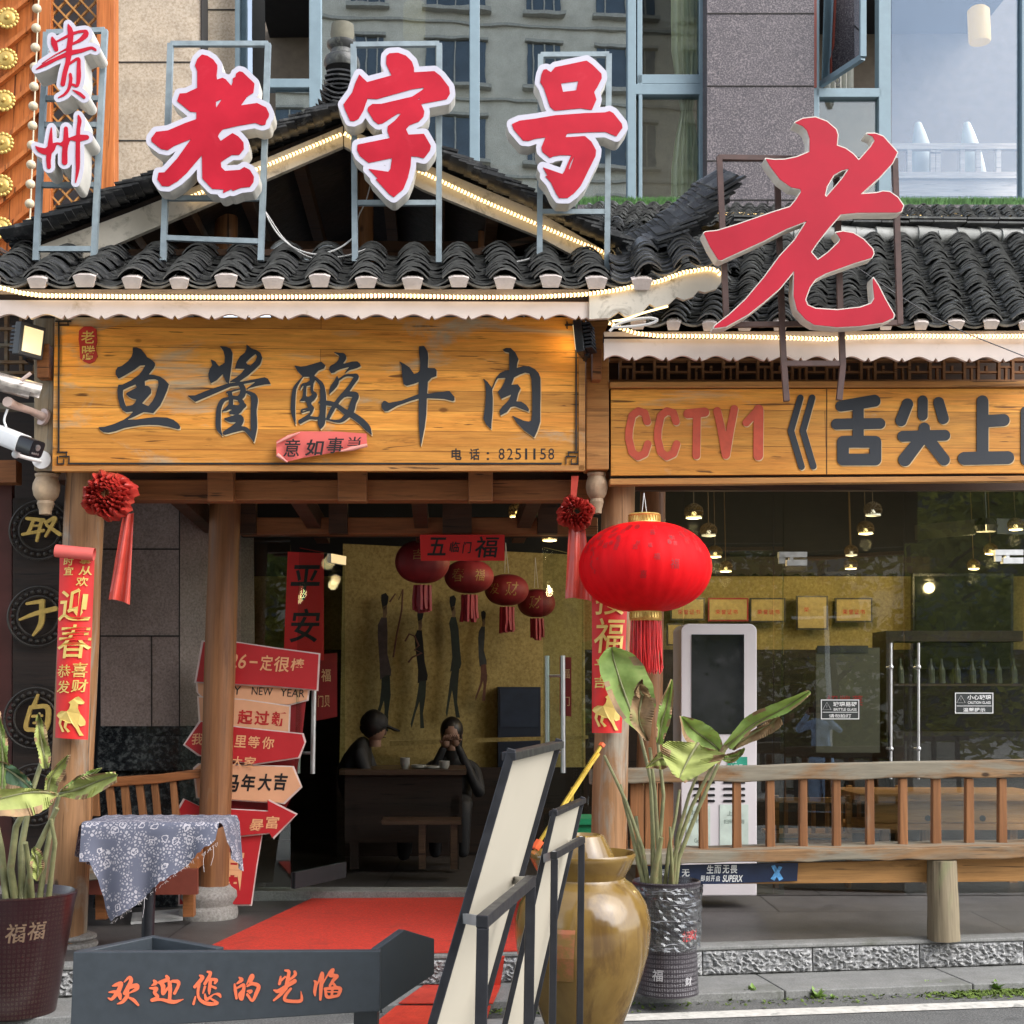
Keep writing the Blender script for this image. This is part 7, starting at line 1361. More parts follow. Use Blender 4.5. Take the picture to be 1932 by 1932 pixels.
# ================================================================ POSTER STANDS SEEN FROM BEHIND
def stand(lab, tl, tr, Yn, Yf, bl_u, leg, base_z, wf, grp='poster stands beside the red mat'):
    """tl, tr: top corners in the picture at depths Yn (near) and Yf (far); board leans to the left towards the ground"""
    t_ = thing('poster_stand', lab, 'poster stand', P(tl[0], 1990, Yn, 0), grp)
    A, B_ = P(*tl, Yn, 0), P(*tr, Yf, 0); z = (A.z + B_.z) / 2; A.z = z; B_.z = z
    C_ = P(*bl_u[0], bl_u[1], 0); dn = (C_ - A); k = (A.z - base_z) / (A.z - C_.z); dn = dn * k; D = B_ + dn; C2 = A + dn
    ax = (B_ - A).normalized(); dz = dn.normalized(); nr = ax.cross(dz).normalized()
    one(lambda b: b.loft([[A + nr * .004, B_ + nr * .004, D + nr * .004, C2 + nr * .004], [A + nr * .012, B_ + nr * .012, D + nr * .012, C2 + nr * .012]]), 'panel', M_CREAMBOARD, t_)
    def fr(b):
        for p, q in ((A, B_), (B_, D), (D, C2), (C2, A)):
            d = (q - p).normalized(); b.bar(p - d * wf * .5, q + d * wf * .5, wf, wf * .62)
    one(fr, 'board_frame', M_FRAMEBLK, t_, bevel=.003)
    n0, f0, Ln, Lf = leg; a_, c_ = P(*n0, Ln, 0), P(*f0, Lf, 0); z = (a_.z + c_.z) / 2; a_.z = z; c_.z = z
    def lg(b):
        b.bar(a_ - (c_ - a_).normalized() * .015, c_ + (c_ - a_).normalized() * .015, wf * .8)
        for q in (a_, c_): b.bar(q - EZ * wf * .4, V((q.x - .015, q.y, base_z)), wf * .8)
    one(lg, 'support_frame', M_FRAMEBLK, t_, bevel=.003)
    for q in (a_, c_):
        f = .5; w_ = A + dn * ((A.z - z + .0) / (A.z - base_z)); wq = w_ + (q - a_) ; 
        one(lambda b: (b.bar(q + EZ * .0, wq - dz * -.03, .012, .03), b.ball(q, .012)), 'hinge', M_STEEL, t_)
    return t_
stand('taller black framed poster stand with a cream back, leaning beside the welcome sign', (962, 1428), (1052, 1404), 4.55, 5.55, ((812, 1945), 4.45), ((911, 1738), (1001, 1662), 4.25, 5.15), GZ, .045)
stand('shorter black framed poster stand with a cream back, leaning before the glazed jar', (1045, 1532), (1098, 1513), 5.6, 6.25, ((951, 1940), 5.5), ((1046, 1612), (1097, 1586), 5.45, 6.0), GZ, .034)

# ================================================================ GLAZED JAR
Yj = 6.62; jc = P(1099, 1700, Yj, 0); jc = V((jc.x, Yj, 0)); kj = PXM(Yj)
def zj(v): return P(1099, v, Yj, 0).z
jar = thing('glazed_jar', 'large brown glazed pickle jar with a water rim and bowl lid beside the right post', 'jar', jc)
m_jar, tj, bj_ = newmat('brown_glaze'); vj = coords(tj); nj = noise(tj, vj, 3.2, 6, .6, .6)
cj = ramp(tj, nj, [(.3, (.125, .072, .018)), (.5, (.185, .112, .030)), (.7, (.24, .155, .046))])
cj = mix(tj, ramp(tj, noise(tj, coords(tj, (9, 9, 1.2)), 1, 5, .6, .3), [(.54, 0.0), (.66, .75)]), cj, (.085, .045, .016))
sxj = N(tj, 'ShaderNodeSeparateXYZ'); L(tj, vj, sxj.inputs[0])
L(tj, cj, bj_.inputs['Base Color']); bj_.inputs['Roughness'].default_value = .14; bj_.inputs['Specular IOR Level'].default_value = .6; bump(tj, bj_, noise(tj, vj, 7, 3), .08, .02)
prof = [(1955, 62), (1940, 68), (1915, 78), (1880, 93), (1840, 108), (1800, 119), (1765, 124), (1735, 124), (1705, 117), (1685, 106), (1668, 92), (1660, 80), (1652, 76), (1646, 74)]
one(lambda b: b.loft([[jc + V((r * kj * (1 + .006 * math.sin(a * 3 + v * .02) + .004 * math.sin(a * 7 + 1)) * math.cos(a), r * kj * math.sin(a), zj(v) + .004 * math.sin(a * 2))) for a in [i * 6.2832 / 64 for i in range(64)]] for v, r in prof]), 'body', m_jar, jar, smooth=50)
one(lambda b: b.lathe(jc, [(r * kj, zj(v)) for v, r in [(1660, 74), (1650, 80), (1636, 88), (1620, 96), (1612, 99), (1608, 97), (1612, 92), (1632, 78), (1640, 60)]], 56), 'water_rim', m_jar, jar, smooth=50)
one(lambda b: b.lathe(jc, [(r * kj, zj(v)) for v, r in [(1634, 62), (1618, 60), (1600, 52), (1584, 44), (1576, 40), (1574, 34), (1580, 30)]], 48), 'lid', m_jar, jar, smooth=40)
def lab_(b):
    rows = []
    for j in range(6):
        z = zj(1720 + j * 22); r = [117.6, 124.9, 126, 124.5, 118, 111][j] * kj * 1.012; rows.append([jc + V((r * math.sin(a), -r * math.cos(a), z)) for a in [-.42 + i * .025 - j * .01 for i in range(12)]])
    for p, q in zip(rows, rows[1:]):
        for i in range(11): b.face([p[i], p[i + 1], q[i + 1], q[i]])
m_lab, tl_, bl_ = newmat('worn_red_label'); L(tl_, ramp(tl_, noise(tl_, coords(tl_), 16, 6, .7), [(.42, (.20, .115, .032)), (.60, (.34, .115, .055))]), bl_.inputs['Base Color']); bl_.inputs['Roughness'].default_value = .3
one(lab_, 'worn_label', m_lab, jar, smooth=60)

# ================================================================ POTS AND PLANTS
m_leafg, tg, bgx = newmat('banana_leaf')
vg = coords(tg); cg = ramp(tg, noise(tg, vg, 7, 5, .6), [(.3, (.13, .22, .05)), (.55, (.25, .36, .10)), (.75, (.36, .42, .15))])
cg = mix(tg, ramp(tg, noise(tg, vg, 13, 6, .7, .5), [(.60, 0.0), (.72, .9)]), cg, (.20, .11, .05)); L(tg, cg, bgx.inputs['Base Color']); bgx.inputs['Roughness'].default_value = .6; bgx.inputs['Specular IOR Level'].default_value = .25
tr_ = N(tg, 'ShaderNodeBsdfTranslucent'); L(tg, mix(tg, .5, cg, (.45, .6, .1)), tr_.inputs[0]); ms_ = N(tg, 'ShaderNodeMixShader'); ms_.inputs[0].default_value = .22
L(tg, bgx.outputs[0], ms_.inputs[1]); L(tg, tr_.outputs[0], ms_.inputs[2]); L(tg, ms_.outputs[0], tg.nodes['Material Output'].inputs[0])
m_leafl = plain('pale_green_leaf', (.31, .345, .105), .62, spec=.25, var=.22, scale=9, dirt=((.34, .22, .12), 8, .62))
m_leafd = plain('dark_green_leaf', (.055, .115, .045), .4, var=.3, scale=8)
m_leafb = plain('withered_leaf', (.27, .17, .085), .7, var=.4, scale=12, dirt=((.30, .34, .12), 7, .56))
m_stem = plain('leaf_stalk', (.20, .20, .09), .5, var=.35, scale=14, dirt=((.24, .15, .08), 9, .55))
def leaf(plant, mid, left, right, Y0, m, fold=.03, dy=0, rib=True, tears=(), name='leaf'):
    """mid/left/right: picture points along midrib and both edges; the blade folds along the midrib and ripples"""
    n = 40
    def samp(pts, f):
        x = f * (len(pts) - 1); i = min(int(x), len(pts) - 2); g = x - i
        q = [pts[max(i - 1, 0)], pts[i], pts[i + 1], pts[min(i + 2, len(pts) - 1)]]
        return tuple(.5 * (2 * q[1][a] + (q[2][a] - q[0][a]) * g + (2 * q[0][a] - 5 * q[1][a] + 4 * q[2][a] - q[3][a]) * g * g + (3 * q[1][a] - q[0][a] - 3 * q[2][a] + q[3][a]) * g ** 3) for a in (0, 1))
    def bl(b):
        rows = []
        for j in range(n + 1):
            f = j / n; M3 = P(*samp(mid, f), Y0 + dy * f, 0); l3 = samp(left, f); r3 = samp(right, f); row = []
            L3 = P(*l3, Y0 + dy * f - fold, 0); R3 = P(*r3, Y0 + dy * f - fold, 0)
            jt_ = .0045 * (-1) ** j * (0 < j < n); jr = math.sin(j * 5.3) * .02 * (0 < j < n)
            for g in (1, .66, .33): row.append(M3.lerp(L3, g + (jr if g == 1 else 0)) + V((0, .012 * math.sin(f * 17 + g * 3) + jt_ * g, 0)))
            row.append(M3)
            for g in (.33, .66, 1): row.append(M3.lerp(R3, g - (jr if g == 1 else 0)) + V((0, .012 * math.sin(f * 15 + g * 4 + 1) + jt_ * g, 0)))
            rows.append(row)
        for j, (p, q) in enumerate(zip(rows, rows[1:])):
            for i in range(6):
                b.face([p[i], p[i + 1], q[i + 1], q[i]])
        bmesh.ops.remove_doubles(b.b, verts=b.b.verts[:], dist=1e-5)
    o = one(bl, name, m, plant, smooth=70); o.data.materials.append(m_leafb); rt = random.Random(int(mid[0][0]))
    dry = [False] * 2
    for j in range(n):
        for s_, i in ((0, 0), (1, 5)):
            if rt.random() < .22: dry[s_] = rt.random() < .45
            if j * 6 + i < len(o.data.polygons) and (dry[s_] or j > n - 3): o.data.polygons[j * 6 + i].material_index = 1
    if rib: one(lambda b: b.tube([P(*samp(mid, f / 8), Y0 + dy * f / 8 - .006, 0) for f in range(9)], [.009 * (1 - f / 10) for f in range(9)], 6), 'midrib', m_stem, o, smooth=60)
def stalk(plant, uv, Y0, w0, w1, m=None, dy=0):
    n = len(uv); b = MB(); pts = []
    for i in range(n - 1):
        for k in range(5): f = k / 5; pts.append((uv[i][0] + (uv[i + 1][0] - uv[i][0]) * f, uv[i][1] + (uv[i + 1][1] - uv[i][1]) * f))
    pts.append(uv[-1]); k = PXM(Y0); N__ = len(pts)
    b.tube([P(u, v, Y0 + dy * i / N__, 0) for i, (u, v) in enumerate(pts)], [(w0 + (w1 - w0) * i / N__) * k / 2 for i in range(N__)], 8); b.build('stalk', m or m_stem, plant, smooth=60)
def pot(t_, cu, Yp, prof, m, z0):
    c = P(cu, 1800, Yp, 0); c = V((c.x, Yp, 0)); k = PXM(Yp)
    def z(v): return P(cu, v, Yp, 0).z
    pr = [(r * k, z(v)) for v, r in prof]
    one(lambda b: b.lathe(c, pr, 48), 'pot', m, t_, smooth=40); return c, k, z
def potmat(name, base, ink):
    m, t, b = newmat(name); v = coords(t); cc = N(t, 'ShaderNodeTexCoord'); sx = N(t, 'ShaderNodeSeparateXYZ'); L(t, cc.outputs['Object'], sx.inputs[0])
    an = N(t, 'ShaderNodeMath', operation='ARCTAN2'); L(t, sx.outputs[0], an.inputs[0]); L(t, sx.outputs[1], an.inputs[1])
    cb = N(t, 'ShaderNodeCombineXYZ'); mu = N(t, 'ShaderNodeMath', operation='MULTIPLY'); L(t, an.outputs[0], mu.inputs[0]); mu.inputs[1].default_value = .27
    L(t, mu.outputs[0], cb.inputs[0]); L(t, sx.outputs[2], cb.inputs[1])
    br = N(t, 'ShaderNodeTexBrick'); br.offset = 0; br.inputs['Scale'].default_value = 1; br.inputs['Brick Width'].default_value = .024; br.inputs['Row Height'].default_value = .022; br.inputs['Mortar Size'].default_value = .004; br.inputs['Mortar Smooth'].default_value = .1
    br.inputs['Color1'].default_value = (1, 1, 1, 1); br.inputs['Color2'].default_value = (1, 1, 1, 1); br.inputs['Mortar'].default_value = (0, 0, 0, 1); L(t, cb.outputs[0], br.inputs['Vector'])
    nn_ = noise(t, cb.outputs[0], 190, 2, .5); g = mix(t, 1.0, br.outputs[0], ramp(t, nn_, [(.47, 0.0), (.52, 1.0)]), 'MULTIPLY')
    bw_ = ramp(t, noise(t, v, 2.4, 3), [(.4, .25), (.6, .8)]); g = mix(t, 1.0, g, bw_, 'MULTIPLY')
    L(t, mix(t, g, base, ink), b.inputs['Base Color']); b.inputs['Roughness'].default_value = .28; return m
m_soil = plain('potting_soil', (.035, .025, .018), .95, var=.4, scale=30, bmp=.8)
# left plant in its maroon pot
lpp = thing('potted_plant', 'maroon pot with gold pattern at the left edge holding a bird of paradise plant', 'potted plant', P(30, 1900, 6.95, 0), 'potted bird of paradise plants')
m_pot1 = potmat('maroon_pot', (.022, .004, .006), (.055, .040, .028))
c1, k1, z1 = pot(lpp, 26, 6.95, [(1912, 72), (1908, 78), (1800, 92), (1705, 104), (1690, 107), (1684, 108), (1682, 103), (1700, 98), (1705, 20)], m_pot1, TZ)
one(lambda b: b.lathe(c1, [(97 * k1, z1(1698)), (1e-3, z1(1694))], 24, caps=False), 'soil', m_soil, lpp)
def band(b, c, k, z, rows, r_of):
    for v0, v1 in rows:
        b.lathe(c, [(r_of(v0) * k, z(v0)), (r_of(v1) * k, z(v1))], 48, caps=False)
r1 = lambda v: 108.6 - (v - 1684) * (30 / 226.) ; m_band = plain('red_band', (.30, .02, .02), .35)
one(lambda b: band(b, c1, k1, z1, [(1789.5, 1831)], lambda v: r1(v) - 2.4), 'plain_band', plain('deep_maroon', (.022, .003, .004), .3), lpp, smooth=60)
one(lambda b: band(b, c1, k1, z1, [(1787, 1789.5), (1831, 1833.5), (1700, 1702)], lambda v: r1(v) - 3), 'red_band', m_band, lpp, smooth=60)
def potchar(t_, c, k, z, rf, items, m, nm):
    def f(b):
        for ch, ang, v, s in items:
            def fn(x, y, ang=ang, v=v, s=s):
                vv = v + (y - .5) * s; r = rf(vv) * k * 1.006; a = ang + (x - .5) * s / rf(vv); return c + V((r * math.sin(a), -r * math.cos(a), z(vv)))
            text(b, ch, None, 0, .015, .1, fn=fn)
    split(f, nm, m, t_)
potchar(lpp, c1, k1, z1, lambda v: r1(v) - 2, [('招', .55, 1800, 22), ('进', .62, 1822, 20), ('财', -.12, 1805, 22), ('宝', -.2, 1825, 18)], plain('bright_red_print', (.62, .03, .02), .4), 'red_character')
potchar(lpp, c1, k1, z1, lambda v: r1(v) - 2, [('福', .35, 1745, 36), ('福', .72, 1743, 34), ('福', .2, 1880, 34)], plain('dull_gold_print', (.17, .11, .07), .4), 'gold_character')
for uv, w0, w1, dy in (([(28, 1695), (20, 1640), (30, 1560), (46, 1530)], 16, 10, -.1), ([(50, 1695), (62, 1620), (90, 1560), (108, 1525)], 14, 8, -.1), ([(75, 1695), (85, 1620), (100, 1540), (112, 1500)], 12, 7, 0), ([(42, 1698), (40, 1600), (58, 1500), (78, 1440)], 15, 9, .1), ([(12, 1695), (2, 1600), (-10, 1540)], 15, 10, 0), ([(92, 1692), (98, 1640), (104, 1590), (96, 1545)], 11, 7, -.1), ([(60, 1698), (56, 1640), (48, 1590)], 13, 9, -.15)):
    stalk(lpp, uv, 6.95, w0, w1, dy=dy)
leaf(lpp, [(108, 1500), (80, 1494), (40, 1497), (-20, 1512)], [(108, 1503), (84, 1528), (52, 1540), (-20, 1538)], [(108, 1497), (75, 1489), (40, 1487), (-20, 1490)], 6.7, m_leafl, .03, -.25)
leaf(lpp, [(112, 1498), (150, 1488), (190, 1472), (222, 1462)], [(112, 1494), (140, 1474), (165, 1462), (216, 1456)], [(112, 1502), (142, 1508), (172, 1504), (220, 1476)], 6.75, m_leafl, .02, -.15)
leaf(lpp, [(116, 1492), (140, 1478), (170, 1462), (192, 1449)], [(116, 1490), (138, 1470), (165, 1455), (192, 1448)], [(116, 1494), (144, 1484), (172, 1468), (192, 1450)], 6.85, m_leafg, .01, -.05)
leaf(lpp, [(88, 1450), (80, 1410), (74, 1370), (74, 1345)], [(80, 1450), (68, 1408), (66, 1370), (73, 1344)], [(94, 1448), (94, 1410), (84, 1368), (75, 1344)], 7.0, m_leafl, .03, .05)
leaf(lpp, [(88, 1520), (92, 1480), (100, 1460), (128, 1425)], [(80, 1520), (84, 1478), (98, 1452), (128, 1424)], [(98, 1520), (110, 1485), (122, 1460), (133, 1424)], 6.9, m_leafl, .03, .0)
leaf(lpp, [(64, 1490), (40, 1470), (10, 1450), (-30, 1440)], [(64, 1494), (36, 1492), (6, 1490), (-30, 1480)], [(64, 1486), (44, 1458), (14, 1440), (-30, 1425)], 7.0, m_leafd, .03, .1)
leaf(lpp, [(4, 1500), (6, 1440), (2, 1390), (-4, 1345)], [(-6, 1500), (-14, 1440), (-14, 1390), (-6, 1342)], [(14, 1500), (16, 1440), (12, 1390), (0, 1342)], 7.05, m_leafg, .02, .05)
leaf(lpp, [(62, 1600), (70, 1620), (72, 1640), (70, 1662)], [(62, 1600), (58, 1620), (60, 1645), (68, 1662)], [(66, 1596), (82, 1615), (82, 1640), (72, 1662)], 6.6, m_leafl, .02, 0)
# right plant in a wrapped pot
rpp = thing('potted_plant', 'black pot wrapped in plastic film right of the jar holding a bird of paradise plant', 'potted plant', P(1258, 1870, 7.22, 0), 'potted bird of paradise plants')
m_pot2 = potmat('black_pot', (.028, .022, .028), (.30, .29, .30))
c2, k2, z2 = pot(rpp, 1259, 7.22, [(1874, 52), (1872, 56), (1800, 54), (1740, 56), (1690, 59), (1668, 62), (1662, 63), (1660, 60), (1680, 55), (1684, 10)], m_pot2, TZ)
one(lambda b: b.lathe(c2, [(56 * k2, z2(1676)), (1e-3, z2(1672))], 24, caps=False), 'soil', m_soil, rpp)
m_film = glassmat('plastic_film', (.82, .82, .84), .04, 1.35, .15, .14)
def film(b):
    rows = []; rt = random.Random(6)
    for j in range(22):
        v = 1668 + j * 5.6; r = 62 - (v - 1668) * .055; rows.append([c2 + V(((r * k2 + .004 + .013 * rt.random()) * math.cos(i * .1047), (r * k2 + .004 + .013 * rt.random()) * math.sin(i * .1047), z2(v))) for i in range(60)])
    b.loft(rows, caps=False)
one(film, 'plastic_film', m_film, rpp)
m_crease = plain('film_crease', (.36, .36, .38), .35)
def cre(b):
    rt = random.Random(8)
    for i in range(26):
        v = rt.choice([1678, 1690, 1700, 1730, 1757, 1776, 1782]) + rt.uniform(-5, 5); a0 = rt.uniform(-1.4, 1.0); n = rt.randint(4, 9); dv = rt.uniform(-5, 5)
        b.tube([c2 + V(((61.5 - (v - 1668) * .055) * k2 * math.sin(a0 + q * .11) + .0, -((61.5 - (v - 1668) * .055) * k2 + .012) * math.cos(a0 + q * .11), z2(v + dv * q / n + rt.uniform(-1, 1)))) for q in range(n)], .0016, 4)
one(cre, 'film_crease', m_crease, rpp)
potchar(rpp, c2, k2, z2, lambda v: 60, [('招', .52, 1758, 20), ('财', .82, 1756, 20)], plain('red_print', (.55, .05, .05), .4), 'red_character')
potchar(rpp, c2, k2, z2, lambda v: 57, [('福', -.42, 1830, 22), ('财', .6, 1842, 16)], plain('grey_print', (.42, .41, .42), .4), 'grey_character')
for uv, w0, w1, dy in (([(1226, 1690), (1212, 1600), (1180, 1510), (1140, 1425)], 9, 5, 0), ([(1232, 1690), (1232, 1580), (1228, 1470), (1204, 1372)], 10, 6, .1), ([(1238, 1692), (1242, 1600), (1236, 1500), (1226, 1410)], 9, 6, 0), ([(1246, 1692), (1244, 1600), (1252, 1500), (1240, 1390)], 9, 6, .1), ([(1262, 1692), (1270, 1620), (1306, 1520), (1352, 1430)], 9, 6, -.1), ([(1272, 1692), (1280, 1620), (1320, 1520), (1356, 1440)], 10, 6, 0), ([(1268, 1692), (1278, 1580), (1300, 1500), (1318, 1455)], 8, 5, -.15), ([(1222, 1694), (1205, 1630), (1190, 1560), (1170, 1480)], 10, 6, .05), ([(1252, 1694), (1262, 1600), (1275, 1540), (1282, 1490)], 8, 5, .1), ([(1228, 1694), (1236, 1640), (1248, 1580)], 18, 7, -.1), ([(1268, 1694), (1268, 1640), (1264, 1560)], 9, 4, -.1), ([(1216, 1692), (1206, 1600), (1200, 1540)], 11, 6, .1)):
    stalk(rpp, uv, 7.2, w0, w1, dy=dy)
leaf(rpp, [(1202, 1376), (1186, 1330), (1170, 1284), (1158, 1244), (1154, 1221)], [(1200, 1378), (1166, 1346), (1140, 1292), (1130, 1246), (1148, 1221)], [(1206, 1372), (1234, 1346), (1232, 1296), (1204, 1242), (1162, 1220)], 7.25, m_leafg, .05, .05)
leaf(rpp, [(1214, 1300), (1208, 1330), (1206, 1360), (1222, 1398)], [(1206, 1290), (1192, 1325), (1190, 1362), (1218, 1398)], [(1222, 1298), (1234, 1332), (1230, 1365), (1226, 1398)], 7.1, m_leafb, .05, -.02)
leaf(rpp, [(1214, 1312), (1204, 1300), (1206, 1288), (1212, 1282)], [(1206, 1318), (1196, 1306), (1203, 1290), (1211, 1281)], [(1226, 1318), (1222, 1300), (1214, 1290), (1213, 1281)], 7.08, m_leafb, .03, -.02)
leaf(rpp, [(1243, 1405), (1247, 1370), (1258, 1330), (1268, 1283)], [(1238, 1400), (1240, 1360), (1246, 1325), (1266, 1281)], [(1250, 1404), (1262, 1370), (1270, 1330), (1270, 1281)], 7.2, m_leafg, .04, .02)
leaf(rpp, [(1372, 1408), (1420, 1368), (1472, 1340), (1528, 1304)], [(1364, 1404), (1412, 1350), (1466, 1326), (1524, 1302)], [(1380, 1414), (1434, 1366), (1484, 1346), (1530, 1310)], 7.0, m_leafg, .05, -.15)
leaf(rpp, [(1376, 1412), (1420, 1384), (1452, 1366), (1470, 1352)], [(1376, 1410), (1420, 1378), (1450, 1360), (1470, 1350)], [(1384, 1416), (1424, 1398), (1456, 1384), (1478, 1366)], 7.05, m_leafb, .03, -.1)
stalk(rpp, [(1352, 1440), (1366, 1412), (1392, 1384), (1440, 1355)], 7.0, 13, 6, m_leafb)
leaf(rpp, [(1366, 1424), (1340, 1400), (1310, 1378), (1286, 1352)], [(1366, 1428), (1326, 1416), (1292, 1394), (1282, 1350)], [(1368, 1418), (1356, 1386), (1326, 1362), (1290, 1351)], 7.05, m_leafg, .05, 0)
leaf(rpp, [(1318, 1402), (1304, 1424), (1292, 1446), (1282, 1468)], [(1300, 1400), (1256, 1400), (1250, 1424), (1272, 1466)], [(1324, 1408), (1362, 1420), (1364, 1432), (1292, 1478)], 6.95, m_leafl, .05, -.08)
leaf(rpp, [(1262, 1440), (1250, 1430), (1236, 1436), (1218, 1448)], [(1262, 1446), (1250, 1452), (1236, 1450), (1218, 1450)], [(1262, 1434), (1250, 1418), (1238, 1424), (1219, 1446)], 7.1, m_leafl, .02, 0)
leaf(rpp, [(1362, 1430), (1380, 1432), (1396, 1424), (1405, 1412)], [(1362, 1434), (1378, 1440), (1396, 1430), (1406, 1414)], [(1362, 1426), (1380, 1420), (1396, 1414), (1404, 1410)], 7.05, m_leafg, .02, 0)

# ================================================================ YELLOW ROD
yr = thing('yellow_rod', 'slim yellow metal bar with orange ends leaning behind the poster stands', 'metal bar', P(1012, 1598, 7.0, 0))
ya, yc = P(1013, 1596, 6.75, 0), P(1134, 1408, 6.95, 0); dd = (yc - ya)
def yrb(b):
    off = V((.008, 0, .005)); b.bar(ya - off * .2, yc - off * .2, .012, .014)
    m1, m2 = ya + dd * .08 + off * 2.4, ya + dd * .9 + off * 2.4; b.bar(ya + dd * .55, m2, .014, .012); b.bar(m1 + V((0, .01, 0)), m2, .006, .01); b.bar(P(1080, 1485, 6.9, 0), P(1079, 1540, 6.9, 0), .014)
one(yrb, 'bar', M_BRASS, yr)
one(lambda b: b.bar(ya - dd * .03, ya + dd * .05, .034, .025), 'end_cap', M_ORANGE, yr)
one(lambda b: b.bar(yc, yc + dd * .03, .024, .02), 'end_cap', M_ORANGE, yr)

# ================================================================ TABLE WITH CLOTH
Yt = 7.55; tcn = P(288, 1700, Yt, 0); zt_ = P(300, 1546, Yt, 0).z
tb = thing('side_table', 'small table on a dark single column before the left bench', 'table', V((tcn.x, Yt, PZ)))
kt = PXM(Yt); x0 = P(182, 1546, Yt, 0).x; x1 = P(425, 1546, Yt, 0).x
one(lambda b: b.box(((x0 + x1) / 2, Yt + .02, zt_ - .02), x1 - x0 - .02, .44, .03, AX), 'table_top', W_TABLE, tb)
one(lambda b: b.cyl((tcn.x - .02, Yt, PZ + .03), (tcn.x - .02, Yt, zt_ - .03), .033), 'column', M_FRAMEBLK, tb, smooth=40)
one(lambda b: b.lathe((tcn.x - .02, Yt, PZ), [(.2, 0), (.2, .01), (.06, .03)], 24), 'foot', M_FRAMEBLK, tb, smooth=40)
m_cloth, tc_, bc_ = newmat('blue_flower_cloth'); vc = coords(tc_)
vo = N(tc_, 'ShaderNodeTexVoronoi'); vo.inputs['Scale'].default_value = 15; vo.inputs['Randomness'].default_value = .6; dn_ = N(tc_, 'ShaderNodeTexNoise'); dn_.inputs['Scale'].default_value = 38; L(tc_, vc, dn_.inputs['Vector']); vm_ = N(tc_, 'ShaderNodeVectorMath', operation='MULTIPLY_ADD'); L(tc_, dn_.outputs['Color'], vm_.inputs[0]); vm_.inputs[1].default_value = (.035, .035, .035); L(tc_, vc, vm_.inputs[2]); L(tc_, vm_.outputs[0], vo.inputs['Vector'])
rg = N(tc_, 'ShaderNodeMath', operation='SINE'); mu = N(tc_, 'ShaderNodeMath', operation='MULTIPLY'); mu.inputs[1].default_value = 30; L(tc_, vo.outputs['Distance'], mu.inputs[0]); L(tc_, mu.outputs[0], rg.inputs[0])
fl_ = mix(tc_, 1.0, ramp(tc_, rg.outputs[0], [(.45, 0.0), (.6, 1.0)]), ramp(tc_, vo.outputs['Distance'], [(.36, 1.0), (.43, 0.0)]), 'MULTIPLY')
v2 = N(tc_, 'ShaderNodeTexVoronoi'); v2.feature = 'DISTANCE_TO_EDGE'; v2.inputs['Scale'].default_value = 60; L(tc_, vc, v2.inputs['Vector'])
vine = mix(tc_, 1.0, ramp(tc_, v2.outputs['Distance'], [(.14, 0.0), (.24, .75)]), ramp(tc_, noise(tc_, vc, 11, 3), [(.42, 0.0), (.48, 1.0)]), 'MULTIPLY')
pat = mix(tc_, 1.0, fl_, vine, 'LIGHTEN'); L(tc_, mix(tc_, pat, (.105, .112, .155), (.48, .45, .48)), bc_.inputs['Base Color']); bc_.inputs['Roughness'].default_value = .85
A = V((x0, Yt - .20, zt_)); 
def cloth(b):
    nx, ny = 34, 16; g = {}
    zt2 = zt_ + .004; xa, xb = x0 - .01, x1 + .015; ya_, yb_ = Yt - .215, Yt + .235
    # top
    def vert(x, y, z): return b.b.verts.new((x, y, z))
    top = [[vert(xa + (xb - xa) * i / nx, ya_ + (yb_ - ya_) * j / ny, zt2 + .002 * math.sin(i * 1.7 + j)) for i in range(nx + 1)] for j in range(ny + 1)]
    for j in range(ny):
        for i in range(nx): b.b.faces.new((top[j][i], top[j][i + 1], top[j + 1][i + 1], top[j + 1][i]))
    # front hang: corner of a square cloth, deepest near the left
    prev = top[0]; M_ = 12
    dep = []
    for i in range(nx + 1):
        f = i / nx; d = .39 * (1 - abs(f - .25) / .25) + .10 if f < .25 else .49 - (f - .25) / .75 * .40
        d = max(.09 + .10 * (f < .1), d); dep.append(d + .006 * math.sin(i * 2.9))
    for j in range(1, M_ + 1):
        f = j / M_; row = []
        for i in range(nx + 1):
            p = top[0][i].co; sl = f * dep[i]; row.append(vert(p.x + .012 * math.sin(i * .55) * f - .02 * f * (i / nx - .5), ya_ - .012 - .03 * f - .022 * f * math.sin(i * .62 + 1), zt2 - sl))
        for i in range(nx): b.b.faces.new((prev[i], prev[i + 1], row[i + 1], row[i]))
        prev = row
    # left hang
    col = [top[j][0] for j in range(ny + 1)]; prev = col
    for j in range(1, 9):
        f = j / 8; row = []
        for i in range(ny + 1):
            p = col[i].co; row.append(vert(p.x - .012 - .02 * f - .012 * math.sin(i * .9) * f, p.y, zt2 - f * (.16 + .14 * (i / ny))))
        for i in range(ny): b.b.faces.new((prev[i], prev[i + 1], row[i + 1], row[i]))
        prev = row
    col = [top[j][nx] for j in range(ny + 1)]; prev = col
    for j in range(1, 9):
        f = j / 8; row = []
        for i in range(ny + 1):
            p = col[i].co; row.append(vert(p.x + .012 + .03 * f + .012 * math.sin(i * .8) * f, p.y, zt2 - f * (.10 + .20 * (i / ny) ** .7)))
        for i in range(ny): b.b.faces.new((prev[i], prev[i + 1], row[i + 1], row[i]))
        prev = row
o = one(cloth, 'tablecloth', m_cloth, None, smooth=60); tag(o, 'blue and white flowered cloth with a frayed hem draped over the small table', 'tablecloth')
